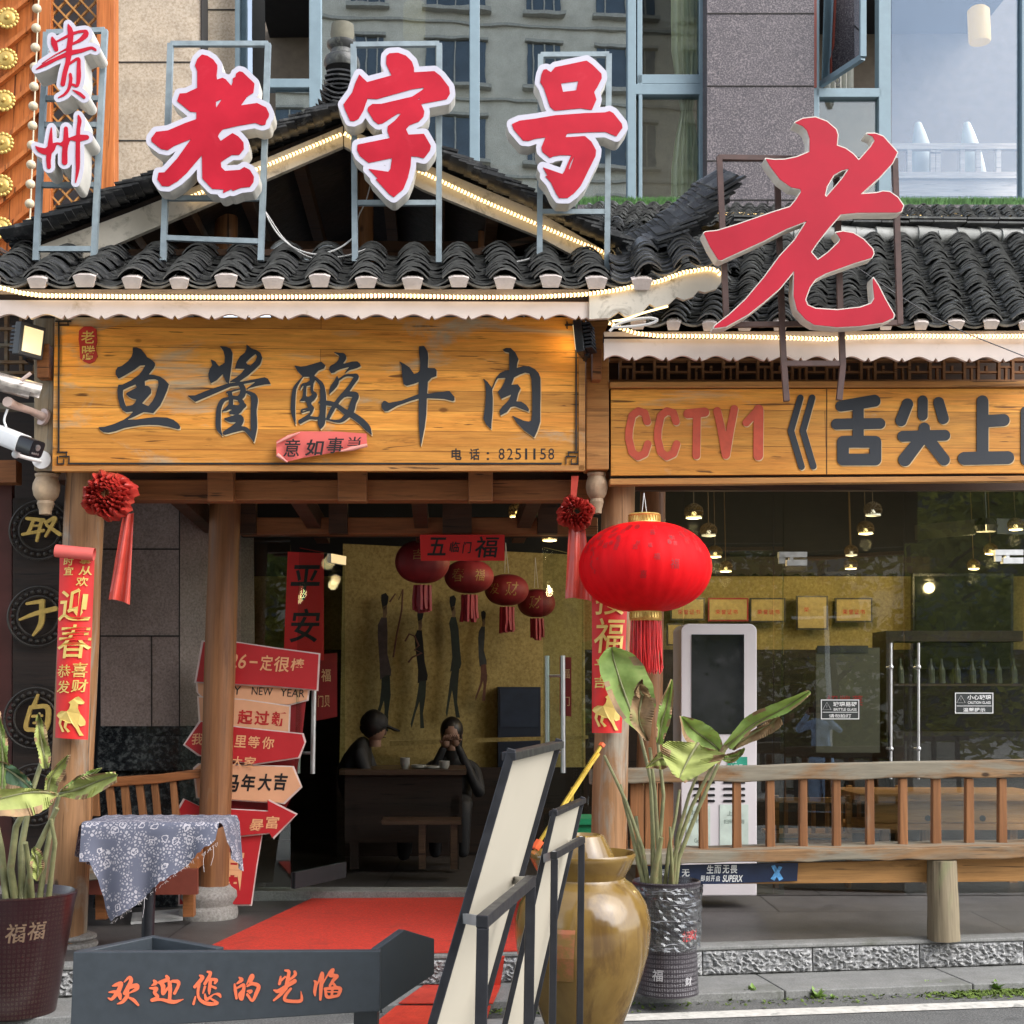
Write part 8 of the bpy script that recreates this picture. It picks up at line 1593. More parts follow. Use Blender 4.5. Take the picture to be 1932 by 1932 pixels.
def fray(b):
    rt = random.Random(2); inv = o.location
    for i in range(60):
        f = rt.uniform(.25, 1); d = .49 - (f - .25) / .75 * .40; p = V((x0 - .01 + (x1 - x0 + .025) * f, Yt - .25, zt_ - d)); ln_ = rt.uniform(.006, .018) if i % 23 else .10
        b.tube([p, p + V((rt.uniform(-.006, .006), -.004, -ln_ * .5)), p + V((rt.uniform(-.01, .01), 0, -ln_))], .0011, 4)
one(fray, 'frayed_thread', plain('white_thread', (.6, .56, .56), .9), o)
lying('floor_slab', [(250, 1722), (340, 1714), (345, 1732), (247, 1739)], PZ + .02, .016, plain('white_slab', (.5, .5, .48), .7), 'white square slab on the porch floor behind the small table', 'slab')

# ================================================================ ARROW SIGN POST
gs = thing('festive_signpost', 'stack of red and peach arrow boards with new year greetings behind the round post', 'signpost', P(430, 1715, 9.05))
def cvt(pts): return [(.3827 * x, 1192.6 + .3827 * y) for x, y in pts]
BR = [('red', [(1003, 58), (1170, 62), (1372, 90), (1570, 114), (1560, 272), (1350, 255), (968, 236)], 9.02), ('peach', [(972, 238), (1520, 268), (1512, 330), (1420, 352), (1000, 318), (978, 300)], 9.06), ('red', [(985, 322), (1420, 350), (1415, 372), (985, 345)], 9.08), ('peach', [(980, 330), (1200, 342), (1425, 372), (1420, 492), (1280, 490), (990, 470)], 9.04),
      ('red', [(912, 552), (990, 452), (1180, 478), (1488, 508), (1500, 545), (1470, 610), (1250, 640), (985, 600)], 9.00), ('peach', [(960, 680), (985, 660), (1440, 672), (1482, 758), (1396, 832), (975, 806)], 9.02), ('red', [(884, 878), (912, 834), (1000, 872), (1322, 888), (1318, 838), (1458, 902), (1342, 1006), (1328, 982), (1120, 1002), (905, 960)], 9.0), ('red', [(900, 1010), (1150, 1008), (1290, 1008), (1262, 1160), (1236, 1326), (1155, 1326), (886, 1326)], 9.04)]
for kd, pts, Y0 in BR:
    q = cvt(pts); cx = sum(p[0] for p in q) / len(q); cy = sum(p[1] for p in q) / len(q); q = [(u, cy + (v - cy) * 1.10) for u, v in q]
    o = one(lambda b: b.prism(q, Y0, .012), 'board', M_BOARDRED if kd == 'red' else M_BOARDPEACH, gs)
    one(lambda b: b.prism([(cx + (u - cx) * 1.018 + (1.6 if u > cx else -1.6), cy + (v - cy) * 1.02 + (1.6 if v > cy else -1.6)) for u, v in q], Y0 + .0125, .008), 'board_edge', plain('pale_board_edge', (.72, .62, .58), .5) if kd == 'red' and 'pale_board_edge' not in bpy.data.materials else bpy.data.materials['pale_board_edge'], o)
one(lambda b: b.prism([(381, 1232), (585, 1250), (566, 1420), (552, 1500), (520, 1560), (386, 1560)], 9.10, .02), 'backing_board', plain('deep_red_board', (.30, .014, .018), .5), gs)
one(lambda b: b.rect(388, 1215, 400, 1716, 9.13, .03), 'pole', M_FRAMEBLK, gs)
def T2(b, body, x0, y0, x1, y1, Y0, bold=.015, sh=.15): text(b, body, None, Y0, bold, sh, quad=[tuple(p) for p in cvt([(x0, y0), (x1, y0 + (x1 - x0) * .05), (x1, y1 + (x1 - x0) * .05), (x0, y1)])])
def wr(b):
    T2(b, '2026', 1040, 100, 1215, 172, 9.017, .01, .3); T2(b, '一', 1230, 142, 1270, 152, 9.017); T2(b, '定', 1280, 112, 1345, 190, 9.017); T2(b, '很', 1350, 118, 1425, 195, 9.017); T2(b, '棒', 1432, 128, 1500, 190, 9.017)
    for i, c in enumerate('我在这里等你'): T2(b, c, 945 + i * 70 - (i > 2) * 2, 497 + i * 4 - (i > 0) * 2, 1003 + i * 70, 555 + i * 4, 8.997)
    T2(b, '大', 1142, 610, 1195, 662, 8.997); T2(b, '家', 1200, 612, 1262, 668, 8.997)
    T2(b, '一', 950, 900, 990, 912, 8.997); T2(b, '夜', 1000, 905, 1060, 962, 8.997); T2(b, '暴', 1228, 920, 1300, 980, 8.997); T2(b, '富', 1310, 905, 1378, 968, 8.997)
    T2(b, '福', 1040, 1070, 1205, 1270, 9.037, .03)
split(wr, 'peach_character', M_PEACHINK, gs)
def wr2(b):
    T2(b, 'HAPPY', 1010, 258, 1190, 300, 9.057, .0, .1); T2(b, 'NEW', 1240, 270, 1345, 308, 9.057, .0, .1); T2(b, 'YEAR', 1385, 278, 1500, 316, 9.057, .0, .1)
    for i, c in enumerate('马年大吉'): T2(b, c, 1105 + i * 82, 700 + i * -2, 1180 + i * 80, 785 - i * 2, 9.017, .03, .2)
split(wr2, 'black_character', M_INK, gs)
split(lambda b: [T2(b, c, 1085 + i * 84 - (i == 0) * 30, 378 + i * 4, 1160 + i * 84 - (i == 0) * 30, (450 if i else 392) + i * 4, 9.037, .025, .1) for i, c in enumerate('一起过新')], 'red_character', M_REDINK, gs)
# ================================================================ RIGHT BENCH
rb = thing('timber_bench', 'long weathered timber bench with a slatted back rail along the glass front', 'bench', P(1500, 1760, 7.85))
Yb = 7.85
def rail(b, q, Y0, d): b.prism(q, Y0, d)
def wavy(u0, v0, u1, v1, h0, h1, n=22, a=2.2, seed=1):
    rt = random.Random(seed); top, bot = [], []
    for i in range(n + 1):
        f = i / n; top.append((u0 + (u1 - u0) * f, v0 + (v1 - v0) * f + rt.uniform(-a, a) * .5)); bot.append((u0 + (u1 - u0) * f, v0 + h0 + (v1 - v0 + h1 - h0) * f + rt.uniform(-a, a)))
    return top + bot[::-1]
one(lambda b: b.prism(wavy(1114, 1451, 2010, 1431, 28, 33, seed=2), Yb + .16, .09), 'top_rail', W_GREYX, rb, bevel=.008)
for x0, x1, y1 in ((332, 375, 1090), (498, 540, 1086), (663, 705, 1080), (826, 866, 1076), (991, 1031, 1072), (1156, 1196, 1068), (1319, 1360, 1064), (1481, 1525, 1060), (1646, 1688, 1056), (1808, 1850, 1052), (1972, 2012, 1050)):
    o = .3827; u0, u1, v0, v1 = 1192.6 + x0 * o, 1192.6 + x1 * o, 1469, 1192.6 + y1 * o
    one(lambda b: b.prism([(u0 + 1, v0), (u1 - 1, v0), (u1 + .6, v1), (u0 + .6, v1)], Yb + .18, .045), 'baluster', W_BAL, rb, bevel=.004)
sA = [P(u, v, Yb) for u, v in wavy(1190, 1610, 2010, 1594, 21, 23, seed=5)]
one(lambda b: b.loft([sA, [p + EY * .34 for p in sA]]), 'seat', W_GREYX, rb, bevel=.006)
one(lambda b: b.prism([(1350, 1632), (2010, 1616), (2010, 1662), (1350, 1668)], Yb + .10, .04), 'apron', W_APRON, rb)
lg0, lg1 = P(1776, 1622, Yb + .06), P(1779, 1756, Yb + .06); lg1.z = PZ
def log(b):
    rings = []; rt = random.Random(4); off = [rt.uniform(-.006, .006) for _ in range(24)]
    for j in range(7):
        p = lg0.lerp(lg1, j / 6); r = (26.5 + j * .4) * PXM(8.0); rings.append([p + V(((r + off[i] + rt.uniform(-.002, .002)) * math.cos(i * .2618), (r + off[i]) * math.sin(i * .2618), 0)) for i in range(24)])
    b.loft(rings)
one(log, 'log_leg', W_GREYZ, rb, smooth=40)
one(lambda b: b.prism([(1139, 1478), (1184, 1478), (1184, 1602), (1139, 1602)], Yb + .2, .05), 'end_plank', W_BAL, rb, bevel=.004)
one(lambda b: b.prism([(1146, 1600), (1180, 1600), (1180, 1770), (1146, 1772)], Yb + .2, .12), 'end_leg', W_BAL, rb)
for u0, u1 in ((1189, 1214), (1217, 1240), (1243, 1271)): one(lambda b: b.prism([(u0, 1478), (u1, 1478), (u1, 1612), (u0, 1612)], Yb + .22, .03), 'end_plank', W_BAL, rb, bevel=.003)
sbn = thing('advert_banner', 'dark blue drink banner with white slogan hanging under the bench seat', 'banner', P(1400, 1665, 7.9))
one(lambda b: b.prism([(1210, 1634), (1350, 1630), (1506, 1628), (1504, 1662), (1350, 1668), (1214, 1668)], Yb + .085, .004), 'sheet', plain('navy_vinyl', (.012, .022, .058), .35, var=.3, scale=8), sbn)
split(lambda b: [text(b, c, (1333 + i * 15, 1632, 1346 + i * 15, 1648), Yb + .082, .02, .1) for i, c in enumerate('生而无畏')] + [text(b, c, (1322 + i * 9.4, 1652, 1330 + i * 9.4, 1663), Yb + .082, .01, .1) for i, c in enumerate('即刻开启')] + [text(b, 'SUPERX', (1363, 1651, 1402, 1664), Yb + .082, .02, .25)] + [text(b, c, (1244 + i * 42, 1640, 1259 + i * 42, 1654), Yb + .082, .02) for i, c in enumerate('闯无')], 'slogan_character', M_WHITEINK, sbn)
one(lambda b: (b.prism([(1455, 1634), (1462, 1632), (1478, 1658), (1470, 1662)], Yb + .081, .002), b.prism([(1470, 1634), (1476, 1636), (1461, 1662), (1454, 1658)], Yb + .0795, .002)), 'bottle_picture', plain('blue_bottle_print', (.10, .32, .62), .4, var=.5, scale=40), sbn)
# ================================================================ LEFT BENCH
lb = thing('timber_bench', 'brown timber bench with a curved slatted back before the stone pier', 'bench', P(260, 1700, 8.9))
one(lambda b: b.prism([(176, 1468), (220, 1466), (300, 1461), (392, 1449), (392, 1466), (300, 1478), (220, 1484), (176, 1486)], 8.9, .07), 'top_rail', W_BEAM, lb, bevel=.006)
for x0, x1, x2, x3 in ((440, 480, 452, 490), (515, 553, 533, 572), (592, 628, 605, 645), (665, 700, 686, 722), (743, 775, 757, 792), (836, 866, 848, 884)):
    q = [(x * .3827, y) for x, y in ((x0, 1476), (x1, 1474), (x3, 1540), (x2, 1540))]; one(lambda b: b.prism(q, 8.92, .035), 'slat', W_BAL, lb, bevel=.003)
s0 = [P(u, v, 8.2) for u, v in ((86, 1644), (190, 1640), (190, 1660), (86, 1668))]
one(lambda b: b.loft([s0, [p + EY * .6 for p in s0]]), 'seat', W_GREYX, lb, bevel=.006)
one(lambda b: b.rect(160, 1640, 372, 1688, 8.5, .05), 'apron', plain('red_brown_apron', (.16, .035, .02), .5), lb)
one(lambda b: b.rect(168, 1600, 372, 1640, 8.6, .35), 'seat', W_BEAM, lb)
one(lambda b: b.rect(180, 1688, 200, 1735, 8.6, .08), 'leg', W_BEAM, lb)
one(lambda b: b.rect(345, 1688, 365, 1730, 8.6, .08), 'leg', W_BEAM, lb)
# ================================================================ WATER DISPENSER CABINET
mc = thing('vending_cabinet', 'white free standing cabinet with a tall dark display and round top corners', 'vending machine', P(1356, 1688, 9.2))
def rr(u0, v0, u1, v1, r, n=6): return [(u0, v1)] + [(u0 + r - r * math.cos(i * math.pi / 2 / n), v0 + r - r * math.sin(i * math.pi / 2 / n)) for i in range(n + 1)] + [(u1 - r + r * math.sin(i * math.pi / 2 / n), v0 + r - r * math.cos(i * math.pi / 2 / n)) for i in range(n + 1)] + [(u1, v1)]
one(lambda b: b.prism(rr(1285, 1177, 1428, 1690, 14), 9.1, .32), 'cabinet', M_MACHINE, mc, bevel=.006)
one(lambda b: b.rect(1305, 1197, 1404, 1385, 9.094, .008), 'display', M_SCREENBLK, mc)
one(lambda b: [b.prism(rr(u, v, u + 41, v + 4.5, 2, 3), 9.093, .008) for u in (1308, 1365) for v in (1474, 1486, 1498, 1509)], 'card_slot', M_CAMBLACK, mc)
one(lambda b: b.rect(1373, 1428, 1410, 1452, 9.094, .004), 'sticker', M_STICKER, mc)
split(lambda b: (text(b, '快充', (1376, 1430, 1390, 1440), 9.0915, .01), text(b, '大容量', (1376, 1442, 1402, 1450), 9.0915, .01)), 'sticker_word', M_WHITEINK, mc)
for u0, u1, v0 in ((1295, 1340, 1520), (1358, 1412, 1518)): one(lambda b: b.rect(u0, v0, u1, 1596, 9.094, .004), 'notice_sheet', plain('pale_green_notice', (.52, .60, .53), .5) if 'pale_green_notice' not in bpy.data.materials else bpy.data.materials['pale_green_notice'], mc)
split(lambda b: [text(b, c, (u, v, u + w_, v + h_), 9.0915, 0) for c, u, v, w_, h_ in (('上门', 1302, 1528, 22, 9), ('扫码借用', 1298, 1544, 36, 8), ('上门', 1372, 1530, 22, 9), ('扫码借用', 1366, 1546, 38, 8), ('Good', 1310, 1582, 18, 8))], 'notice_word', plain('grey_ink', (.12, .16, .13), .6), mc)
# ================================================================ GLASS STICKERS
def sticker(u0, v0, u1, v1, l1, l2, l3, lab):
    t_ = thing('glass_sticker', lab, 'sticker', P((u0 + u1) / 2, v1, 9.69), 'warning stickers on the glass doors')
    one(lambda b: b.prism([(u0, v0), (u1, v0), (u1, v1), (u0, v1)], 9.692, .002), 'plate', plain('sticker_black', (.03, .034, .034), .4) if 'sticker_black' not in bpy.data.materials else bpy.data.materials['sticker_black'], t_)
    def ln(b):
        w_ = 1.4
        b.rect(u0 + 1, v0 + 1, u1 - 1, v0 + 1 + w_, 9.690, .001); b.rect(u0 + 1, v1 - 1 - w_, u1 - 1, v1 - 1, 9.690, .001); b.rect(u0 + 1, v0 + 2, u0 + 1 + w_, v1 - 2, 9.6898, .001); b.rect(u1 - 1 - w_, v0 + 2, u1 - 1, v1 - 2, 9.6898, .001)
        vm = v0 + (v1 - v0) * .62; b.rect(u0 + 4, vm, u1 - 4, vm + 1, 9.690, .001)
        split(lambda c: (text(c, l1, (u0 + 24, v0 + 5, u1 - 5, v0 + 14), 9.6895, .015), text(c, l2, (u0 + 25, v0 + 17, u1 - 6, v0 + 22), 9.6895, .01), text(c, l3, (u0 + 16, vm + 4, u1 - 16, v1 - 4), 9.6895, .01)), 'sticker_word', M_WHITEINK, t_)
        x, y = u0 + 12, v0 + 13
        for p, q in (((x, y - 7), (x - 8, y + 7)), ((x - 8, y + 7), (x + 8, y + 7)), ((x + 8, y + 7), (x, y - 7)), ((x, y - 2), (x, y + 3))): b.bar(P(*p, 9.6895), P(*q, 9.6895), .005, .001)
    one(ln, 'sticker_print', M_WHITEINK, t_)
sticker(1548, 1319, 1622, 1358, '玻璃易碎', 'BRITTLE GLASS', '请勿拍打', 'black brittle glass warning sticker on the left glass door leaf')
sticker(1801, 1306, 1875, 1347, '小心玻璃', 'CAUTION GLASS', '温馨提示', 'black caution glass sticker on the right glass door leaf')
# ================================================================ INDOORS, RIGHT
m_cert = plain('gilt_certificate', (.40, .29, .10), .5, var=.2, scale=20); m_certf = plain('dark_frame', (.03, .02, .015), .4)
for i, (u0, v0, u1, v1, lab) in enumerate([(1265, 1128, 1330, 1170, 'framed gilt certificate half hidden by the big lantern'), (1336, 1128, 1412, 1172, 'framed gilt certificate with red rim, second from the lantern'), (1415, 1128, 1482, 1174, 'framed gilt certificate across the first glass joint'), (1503, 1124, 1562, 1188, 'larger framed certificate mirrored over by the street lamp'), (1576, 1128, 1646, 1174, 'rightmost framed gilt certificate on the plaster wall'), (1258, 1176, 1288, 1218, 'small frame below the leftmost certificate')]):
    t_ = thing('certificate', lab, 'certificate', P((u0 + u1) / 2, v1, 13.2), 'framed certificates on the restaurant wall')
    one(lambda b: b.rect(u0, v0, u1, v1, 13.1, .03), 'frame', m_certf if i != 1 else M_DARKRED, t_); one(lambda b: b.rect(u0 + 3, v0 + 3, u1 - 3, v1 - 3, 13.09, .01), 'sheet', m_cert, t_)
    split(lambda b: [text(b, c, (u0 + 14 + k * 11, v0 + 22, u0 + 23 + k * 11, v0 + 31), 13.086, .005) for k, c in enumerate('荣誉证书' if u1 - u0 > 60 else '荣')], 'certificate_character', M_REDINK, t_)
bd = thing('menu_screen', 'large dark menu screen on the wall behind the right door', 'screen', P(1818, 1250, 13.0)); one(lambda b: b.rect(1722, 1082, 1912, 1262, 13.0, .06), 'housing', M_CAMBLACK, bd); one(lambda b: b.rect(1727, 1087, 1907, 1257, 12.99, .02), 'display', M_SCREENBLK, bd)
ct = thing('service_counter', 'dark wooden service counter with a shelf of bottles behind the right door', 'counter', P(1800, 1480, 12.2))
one(lambda b: b.rect(1672, 1190, 1930, 1210, 12.2, .4), 'canopy', W_DARK, ct); one(lambda b: b.rect(1672, 1210, 1686, 1560, 12.2, .4), 'upright', W_DARK, ct); one(lambda b: b.rect(1686, 1380, 1960, 1560, 12.1, .5), 'front', W_DARK, ct)
one(lambda b: b.rect(1686, 1290, 1930, 1294, 12.4, .2), 'shelf', W_TABLE, ct)
for k in range(9):
    u = 1700 + k * 26 + (k % 3) * 3; c = P(u, 1289, 12.45); b = MB(); b.lathe(c, [(.03, 0), (.03, .12), (.012, .17), (.012, .22)], 10)
    tag(b.build('bottle', plain('bottle_glass', (.12, .13, .10), .15) if k == 0 else bpy.data.materials['bottle_glass']), 'glass bottle in the row on the shelf behind the right door', 'bottle', 'bottles on the counter shelf')
mb_ = thing('menu_board', 'pale upright menu poster standing left of the counter indoors', 'menu poster', P(1600, 1400, 11.6)); one(lambda b: b.rect(1540, 1222, 1660, 1420, 11.6, .02), 'sheet', plain('faded_menu', (.055, .05, .03), .6, var=.2), mb_)
one(lambda b: b.rect(1542, 1218, 1638, 1232, 11.59, .01), 'title_strip', M_INK, mb_); split(lambda b: [text(b, c, (1560 + k * 24, 1312, 1580 + k * 24, 1332), 11.585, .01) for k, c in enumerate('招牌菜')], 'menu_character', M_DARKRED, mb_)
dt = thing('dining_table', 'pine dining table with two dark drawer holes just inside the glass', 'table', P(1800, 1660, 10.3))
def bxr(u0, v0, u1, v1, Y0, d): return lambda b: b.rect(u0, v0, u1, v1, Y0, d)
one(bxr(1622, 1498, 1990, 1512, 10.1, .75), 'table_top', W_INT, dt, bevel=.004); one(bxr(1650, 1512, 1990, 1552, 10.2, .03), 'drawer_front', W_APRON, dt); one(bxr(1650, 1555, 1990, 1566, 10.12, .6), 'lower_shelf', W_INT, dt)
for u in (1663, 1740, 1905): one(bxr(u, 1566, u + 15, 1690, 10.2, .06), 'leg', W_BAL, dt)
one(lambda b: [b.tube([P(u, 1544, 10.19), P(u, 1544, 10.215)], .022, 16) for u in (1751, 1854)], 'drawer_hole', M_INK, dt)
for i, (u0, u1, v0, lab) in enumerate([(1462, 1606, 1505, 'pine chair with a slatted back seen through the balusters left of the table'), (1600, 1700, 1486, 'pine chair behind the dining table corner')]):
    t_ = thing('dining_chair', lab, 'chair', P((u0 + u1) / 2, 1690, 10.0), 'pine dining chairs indoors'); Yc = 10.0 + i * .9
    one(bxr(u0, v0, u1, v0 + 10, Yc, .04), 'top_rail', W_INT, t_, bevel=.003); one(bxr(u0, v0 + 68, u1, v0 + 76, Yc - .02, .42), 'seat', W_INT, t_, bevel=.003); one(bxr(u0, v0 + 80, u1, v0 + 86, Yc, .04), 'back_rail', W_INT, t_)
    for u in (u0, u1 - 8): one(bxr(u, v0 - 4, u + 8, 1690, Yc, .05), 'leg', W_INT, t_)
    for k in range(5): one(bxr(u0 + 18 + k * (u1 - u0 - 40) / 4, v0 + 10, u0 + 25 + k * (u1 - u0 - 40) / 4, v0 + 68, Yc + .01, .02), 'slat', W_BAL, t_)
# ceiling fan
cf = thing('ceiling_fan', 'black ceiling fan under the dark ceiling of the hall', 'ceiling fan', P(1860, 990, 11.5))
def fan(b):
    c = P(1860, 992, 11.5); b.lathe(c, [(.08, -.05), (.1, 0), (.06, .06)], 16); b.tube([c, V((c.x, c.y, 3.9))], .012, 8)
    for k in range(3):
        a = .2 + k * 2.094; d = V((math.cos(a), math.sin(a), 0)); b.bar(c + d * .1, c + d * .68, .008, .13)
one(fan, 'fan', plain('fan_black', (.02, .02, .022), .4), cf)
# ================================================================ INDOORS, LEFT
FIG = {'hair': [(-2, 0), (8, -4), (14, 4), (13, 18), (8, 34), (4, 36), (1, 24), (-2, 12)], 'face': [(3, 26), (12, 22), (14, 40), (11, 52), (5, 50)],
       'robe': [(2, 50), (14, 50), (18, 80), (17, 130), (22, 165), (20, 178), (6, 180), (-4, 186), (-2, 150), (-3, 90), (-4, 66)], 'trousers': [(0, 178), (18, 176), (19, 220), (17, 262), (20, 300), (10, 300), (8, 250), (5, 232), (-2, 262), (-12, 300), (-14, 288), (-4, 240), (-2, 205)]}
FIGC = {k: plain(k, c, .85, var=.35, scale=14) for k, c in (('painted_black', (.012, .012, .012)), ('painted_skin', (.20, .13, .07)), ('painted_mauve', (.075, .058, .055)), ('painted_green', (.025, .034, .026)), ('painted_grey_blue', (.05, .055, .055)), ('painted_pink', (.12, .05, .035)))}
for u, v0, sc, cr, ct_, lab in [(718, 1122, .86, 'painted_mauve', 'painted_green', 'tall mauve robed dancer figure on the yellow wall, leftmost of the four'), (788, 1152, .74, 'painted_black', 'painted_green', 'black robed dancer figure below the largest indoor lantern'), (852, 1126, .76, 'painted_green', 'painted_green', 'dark green dancer figure below the second indoor lantern'), (906, 1154, .56, 'painted_grey_blue', 'painted_pink', 'smallest dancer figure with a faded pink skirt, at the right')]:
    t_ = thing('wall_figure', lab, 'wall figure', P(u, v0 + 300 * sc, 12.1), 'painted dancer figures on the yellow wall')
    for k, mm in (('hair', 'painted_black'), ('face', 'painted_skin'), ('robe', cr), ('trousers', ct_)):
        one(lambda b: b.prism([(u + x * sc + 3 * math.sin(y * .03 + u), v0 + y * sc) for x, y in FIG[k]], 12.04 + (u - 640) / 930, .03), k, FIGC[mm], t_)
for pts, lab in (([(735, 1136), (746, 1120), (752, 1132), (760, 1112), (758, 1150), (748, 1200), (742, 1240)], 'thin painted red twig beside the leftmost dancer figure'), ([(764, 1210), (772, 1196), (782, 1200), (790, 1218), (782, 1226), (796, 1232), (778, 1240), (770, 1250)], 'curly painted red ribbon between two dancer figures')):
    b = MB(); b.tube([P(u, v, 12.12) for u, v in pts], .008, 5); tag(b.build('wall_twig', FIGC['painted_pink']), lab, 'wall decoration')
et = thing('dining_table', 'dark wooden dining table with bench in the entrance hall where two people sit', 'table', P(740, 1640, 11.0))
one(bxr(640, 1452, 880, 1462, 10.9, .7), 'table_top', W_TABLE, et); one(bxr(650, 1462, 872, 1590, 10.95, .6), 'apron', W_DARK, et)
for u in (660, 850): one(bxr(u, 1500, u + 16, 1640, 10.95, .1), 'leg', W_DARK, et)
eb = thing('bench_seat', 'low dark bench before the indoor table', 'bench', P(780, 1640, 10.5)); one(bxr(720, 1548, 870, 1556, 10.4, .3), 'seat', W_TABLE, eb)
for u in (790, 850): one(bxr(u, 1556, u + 13, 1640, 10.42, .2), 'leg', W_TABLE, eb)
for i, (u, v, r, h, lab) in enumerate([(764, 1452, 9, 22, 'clear glass jar on the indoor table'), (790, 1452, 14, 9, 'white bowl stack at the middle of the indoor table'), (815, 1452, 16, 7, 'wide pale dish at the front of the indoor table'), (838, 1452, 10, 16, 'pale cup beside the seated woman')]):
    c = P(u, v, 11.05); k = PXM(c.y); b = MB(); b.lathe(c, [(r * .6 * k, 0), (r * k, h * .5 * k), (r * k, h * k), (r * .9 * k, h * k), (r * .5 * k, .2 * h * k)], 16)
    tag(b.build('tableware', plain('pale_crockery', (.30, .30, .28), .35) if i == 0 else bpy.data.materials['pale_crockery'], None, smooth=40), lab, 'tableware', 'crockery on the indoor table')
bx_ = thing('blue_cabinet', 'low dark blue cabinet against the far wall of the entrance hall', 'cabinet', P(978, 1440, 12.3)); one(bxr(940, 1296, 1020, 1450, 12.35, .3), 'cabinet_body', plain('navy_cabinet', (.015, .025, .05), .5), bx_); one(bxr(944, 1300, 1016, 1372, 12.34, .01), 'cabinet_door', plain('navy_door', (.02, .034, .066), .45), bx_)
gc = thing('green_crate', 'green plastic crate on the porch behind the glazed jar', 'crate', P(1100, 1620, 8.6)); one(bxr(1078, 1552, 1122, 1640, 8.6, .3), 'crate_body', M_GREENCRATE, gc); one(bxr(1074, 1545, 1126, 1556, 8.58, .34), 'crate_rim', M_GREENCRATE, gc)

# ================================================================ PEOPLE (skinned bodies)
def body(name, joints, edges, m, parent, sub=2):
    me = bpy.data.meshes.new(name); off = parent.location if parent else V((0, 0, 0)); me.from_pydata([V(j[0]) - off for j in joints], edges, []); o = bpy.data.objects.new(name, me); COL.objects.link(o); me.materials.append(m)
    if parent: o.parent = parent
    sk = o.modifiers.new('skin', 'SKIN'); o.modifiers.new('sub', 'SUBSURF').levels = sub; o.modifiers['sub'].render_levels = sub
    for v, j in zip(me.skin_vertices[0].data, joints): v.radius = (j[1], j[1] if len(j) < 3 else j[2])
    me.skin_vertices[0].data[0].use_root = True
    dg = bpy.context.evaluated_depsgraph_get(); nm = bpy.data.meshes.new_from_object(o.evaluated_get(dg)); o.modifiers.clear(); o.data = nm; bpy.data.meshes.remove(me)
    for p in nm.polygons: p.use_smooth = True
    nm.name = name; return o
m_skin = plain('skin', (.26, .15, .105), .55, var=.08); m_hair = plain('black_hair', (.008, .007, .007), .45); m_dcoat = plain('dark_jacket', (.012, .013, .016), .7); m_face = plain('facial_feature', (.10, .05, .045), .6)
def head(t_, c, r, face_dir, hair_len):
    f = V(face_dir).normalized(); s = V((-f.y, f.x, 0))
    def hd(b):
        b.ball(c, r * .80, r * .92, r * 1.12, 20, 14); b.ball(c + f * r * .86 - EZ * r * .12, r * .12, r * .12, r * .2, 8, 6); b.tube([c - EZ * r * .8, c - EZ * r * 1.45], r * .46, 12)
        for k in (-1, 1): b.ball(c + s * r * .8 * k - EZ * .1 * r, r * .12, r * .2, r * .28, 8, 6)
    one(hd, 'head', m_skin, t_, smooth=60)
    one(lambda b: [b.ball(c + f * r * .80 + s * r * .3 * k + EZ * r * .02, r * .06, r * .06, r * .04, 8, 6) for k in (-1, 1)] + [b.ball(c + f * r * .80 - EZ * r * .5, r * .15, r * .08, r * .04, 8, 6)], 'face', m_face, t_)
    def hr(b):
        b.ball(c - f * r * .16 + EZ * r * .16, r * .96, r * 1.02, r * 1.14, 20, 14)
        if hair_len: b.lathe(c - f * r * .34 - EZ * hair_len, [(r * .7, 0), (r * .86, hair_len * .5), (r * .9, hair_len)], 16, 1, .8)
    one(hr, 'hair', m_hair, t_, smooth=60)
# two guests at the indoor table
p1 = thing('person', 'person in a black jacket and peaked cap sitting sideways at the indoor table', 'person', P(680, 1640, 11.3))
hc = P(708, 1372, 11.3); sh = hc - EZ * .17 - V((.13, 0, 0)); hp = V((sh.x - .08, sh.y + .05, PZ + .48))
def J(x, y, z, r, r2=None): return (V((x, y, z)), r, r2 or r)
jt = [J(hp.x, hp.y, hp.z, .18, .19), J(hp.x, hp.y, hp.z + .22, .18, .20), J(sh.x - .02, sh.y, sh.z, .17, .21), J(sh.x + .05, sh.y, sh.z + .10, .06), J(sh.x + .02, sh.y - .2, sh.z - .02, .065), J(sh.x + .12, sh.y - .24, sh.z - .26, .05), J(sh.x + .32, sh.y - .16, sh.z - .30, .035), J(sh.x + .02, sh.y + .2, sh.z - .02, .065), J(sh.x + .12, sh.y + .24, sh.z - .26, .05), J(sh.x + .32, sh.y + .14, sh.z - .30, .035),
      J(hp.x + .1, hp.y - .1, hp.z - .02, .09), J(hp.x + .45, hp.y - .1, hp.z, .075), J(hp.x + .45, hp.y - .1, PZ + .06, .05), J(hp.x + .1, hp.y + .1, hp.z - .02, .09), J(hp.x + .45, hp.y + .1, hp.z, .075), J(hp.x + .45, hp.y + .1, PZ + .06, .05)]
body('clothed_body', jt, [(0, 1), (1, 2), (2, 3), (2, 4), (4, 5), (5, 6), (2, 7), (7, 8), (8, 9), (0, 10), (10, 11), (11, 12), (0, 13), (13, 14), (14, 15)], m_dcoat, p1)
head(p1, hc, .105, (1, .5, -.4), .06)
one(lambda b: (b.ball(hc + EZ * .035 - V((.01, 0, 0)), .112, .112, .095, 18, 10), b.bar(hc + EZ * .02 + V((.06, .02, 0)), hc + V((.17, .07, -.03)), .12, .012)), 'peaked_cap', m_dcoat, p1, smooth=60)
p2 = thing('person', 'woman with long dark hair facing the street indoors, hands raised to her mouth', 'person', P(845, 1640, 11.8))
hc = P(852, 1382, 11.75); sh = hc - EZ * .27 + V((0, .06, 0)); hp = V((sh.x, sh.y + .06, PZ + .48))
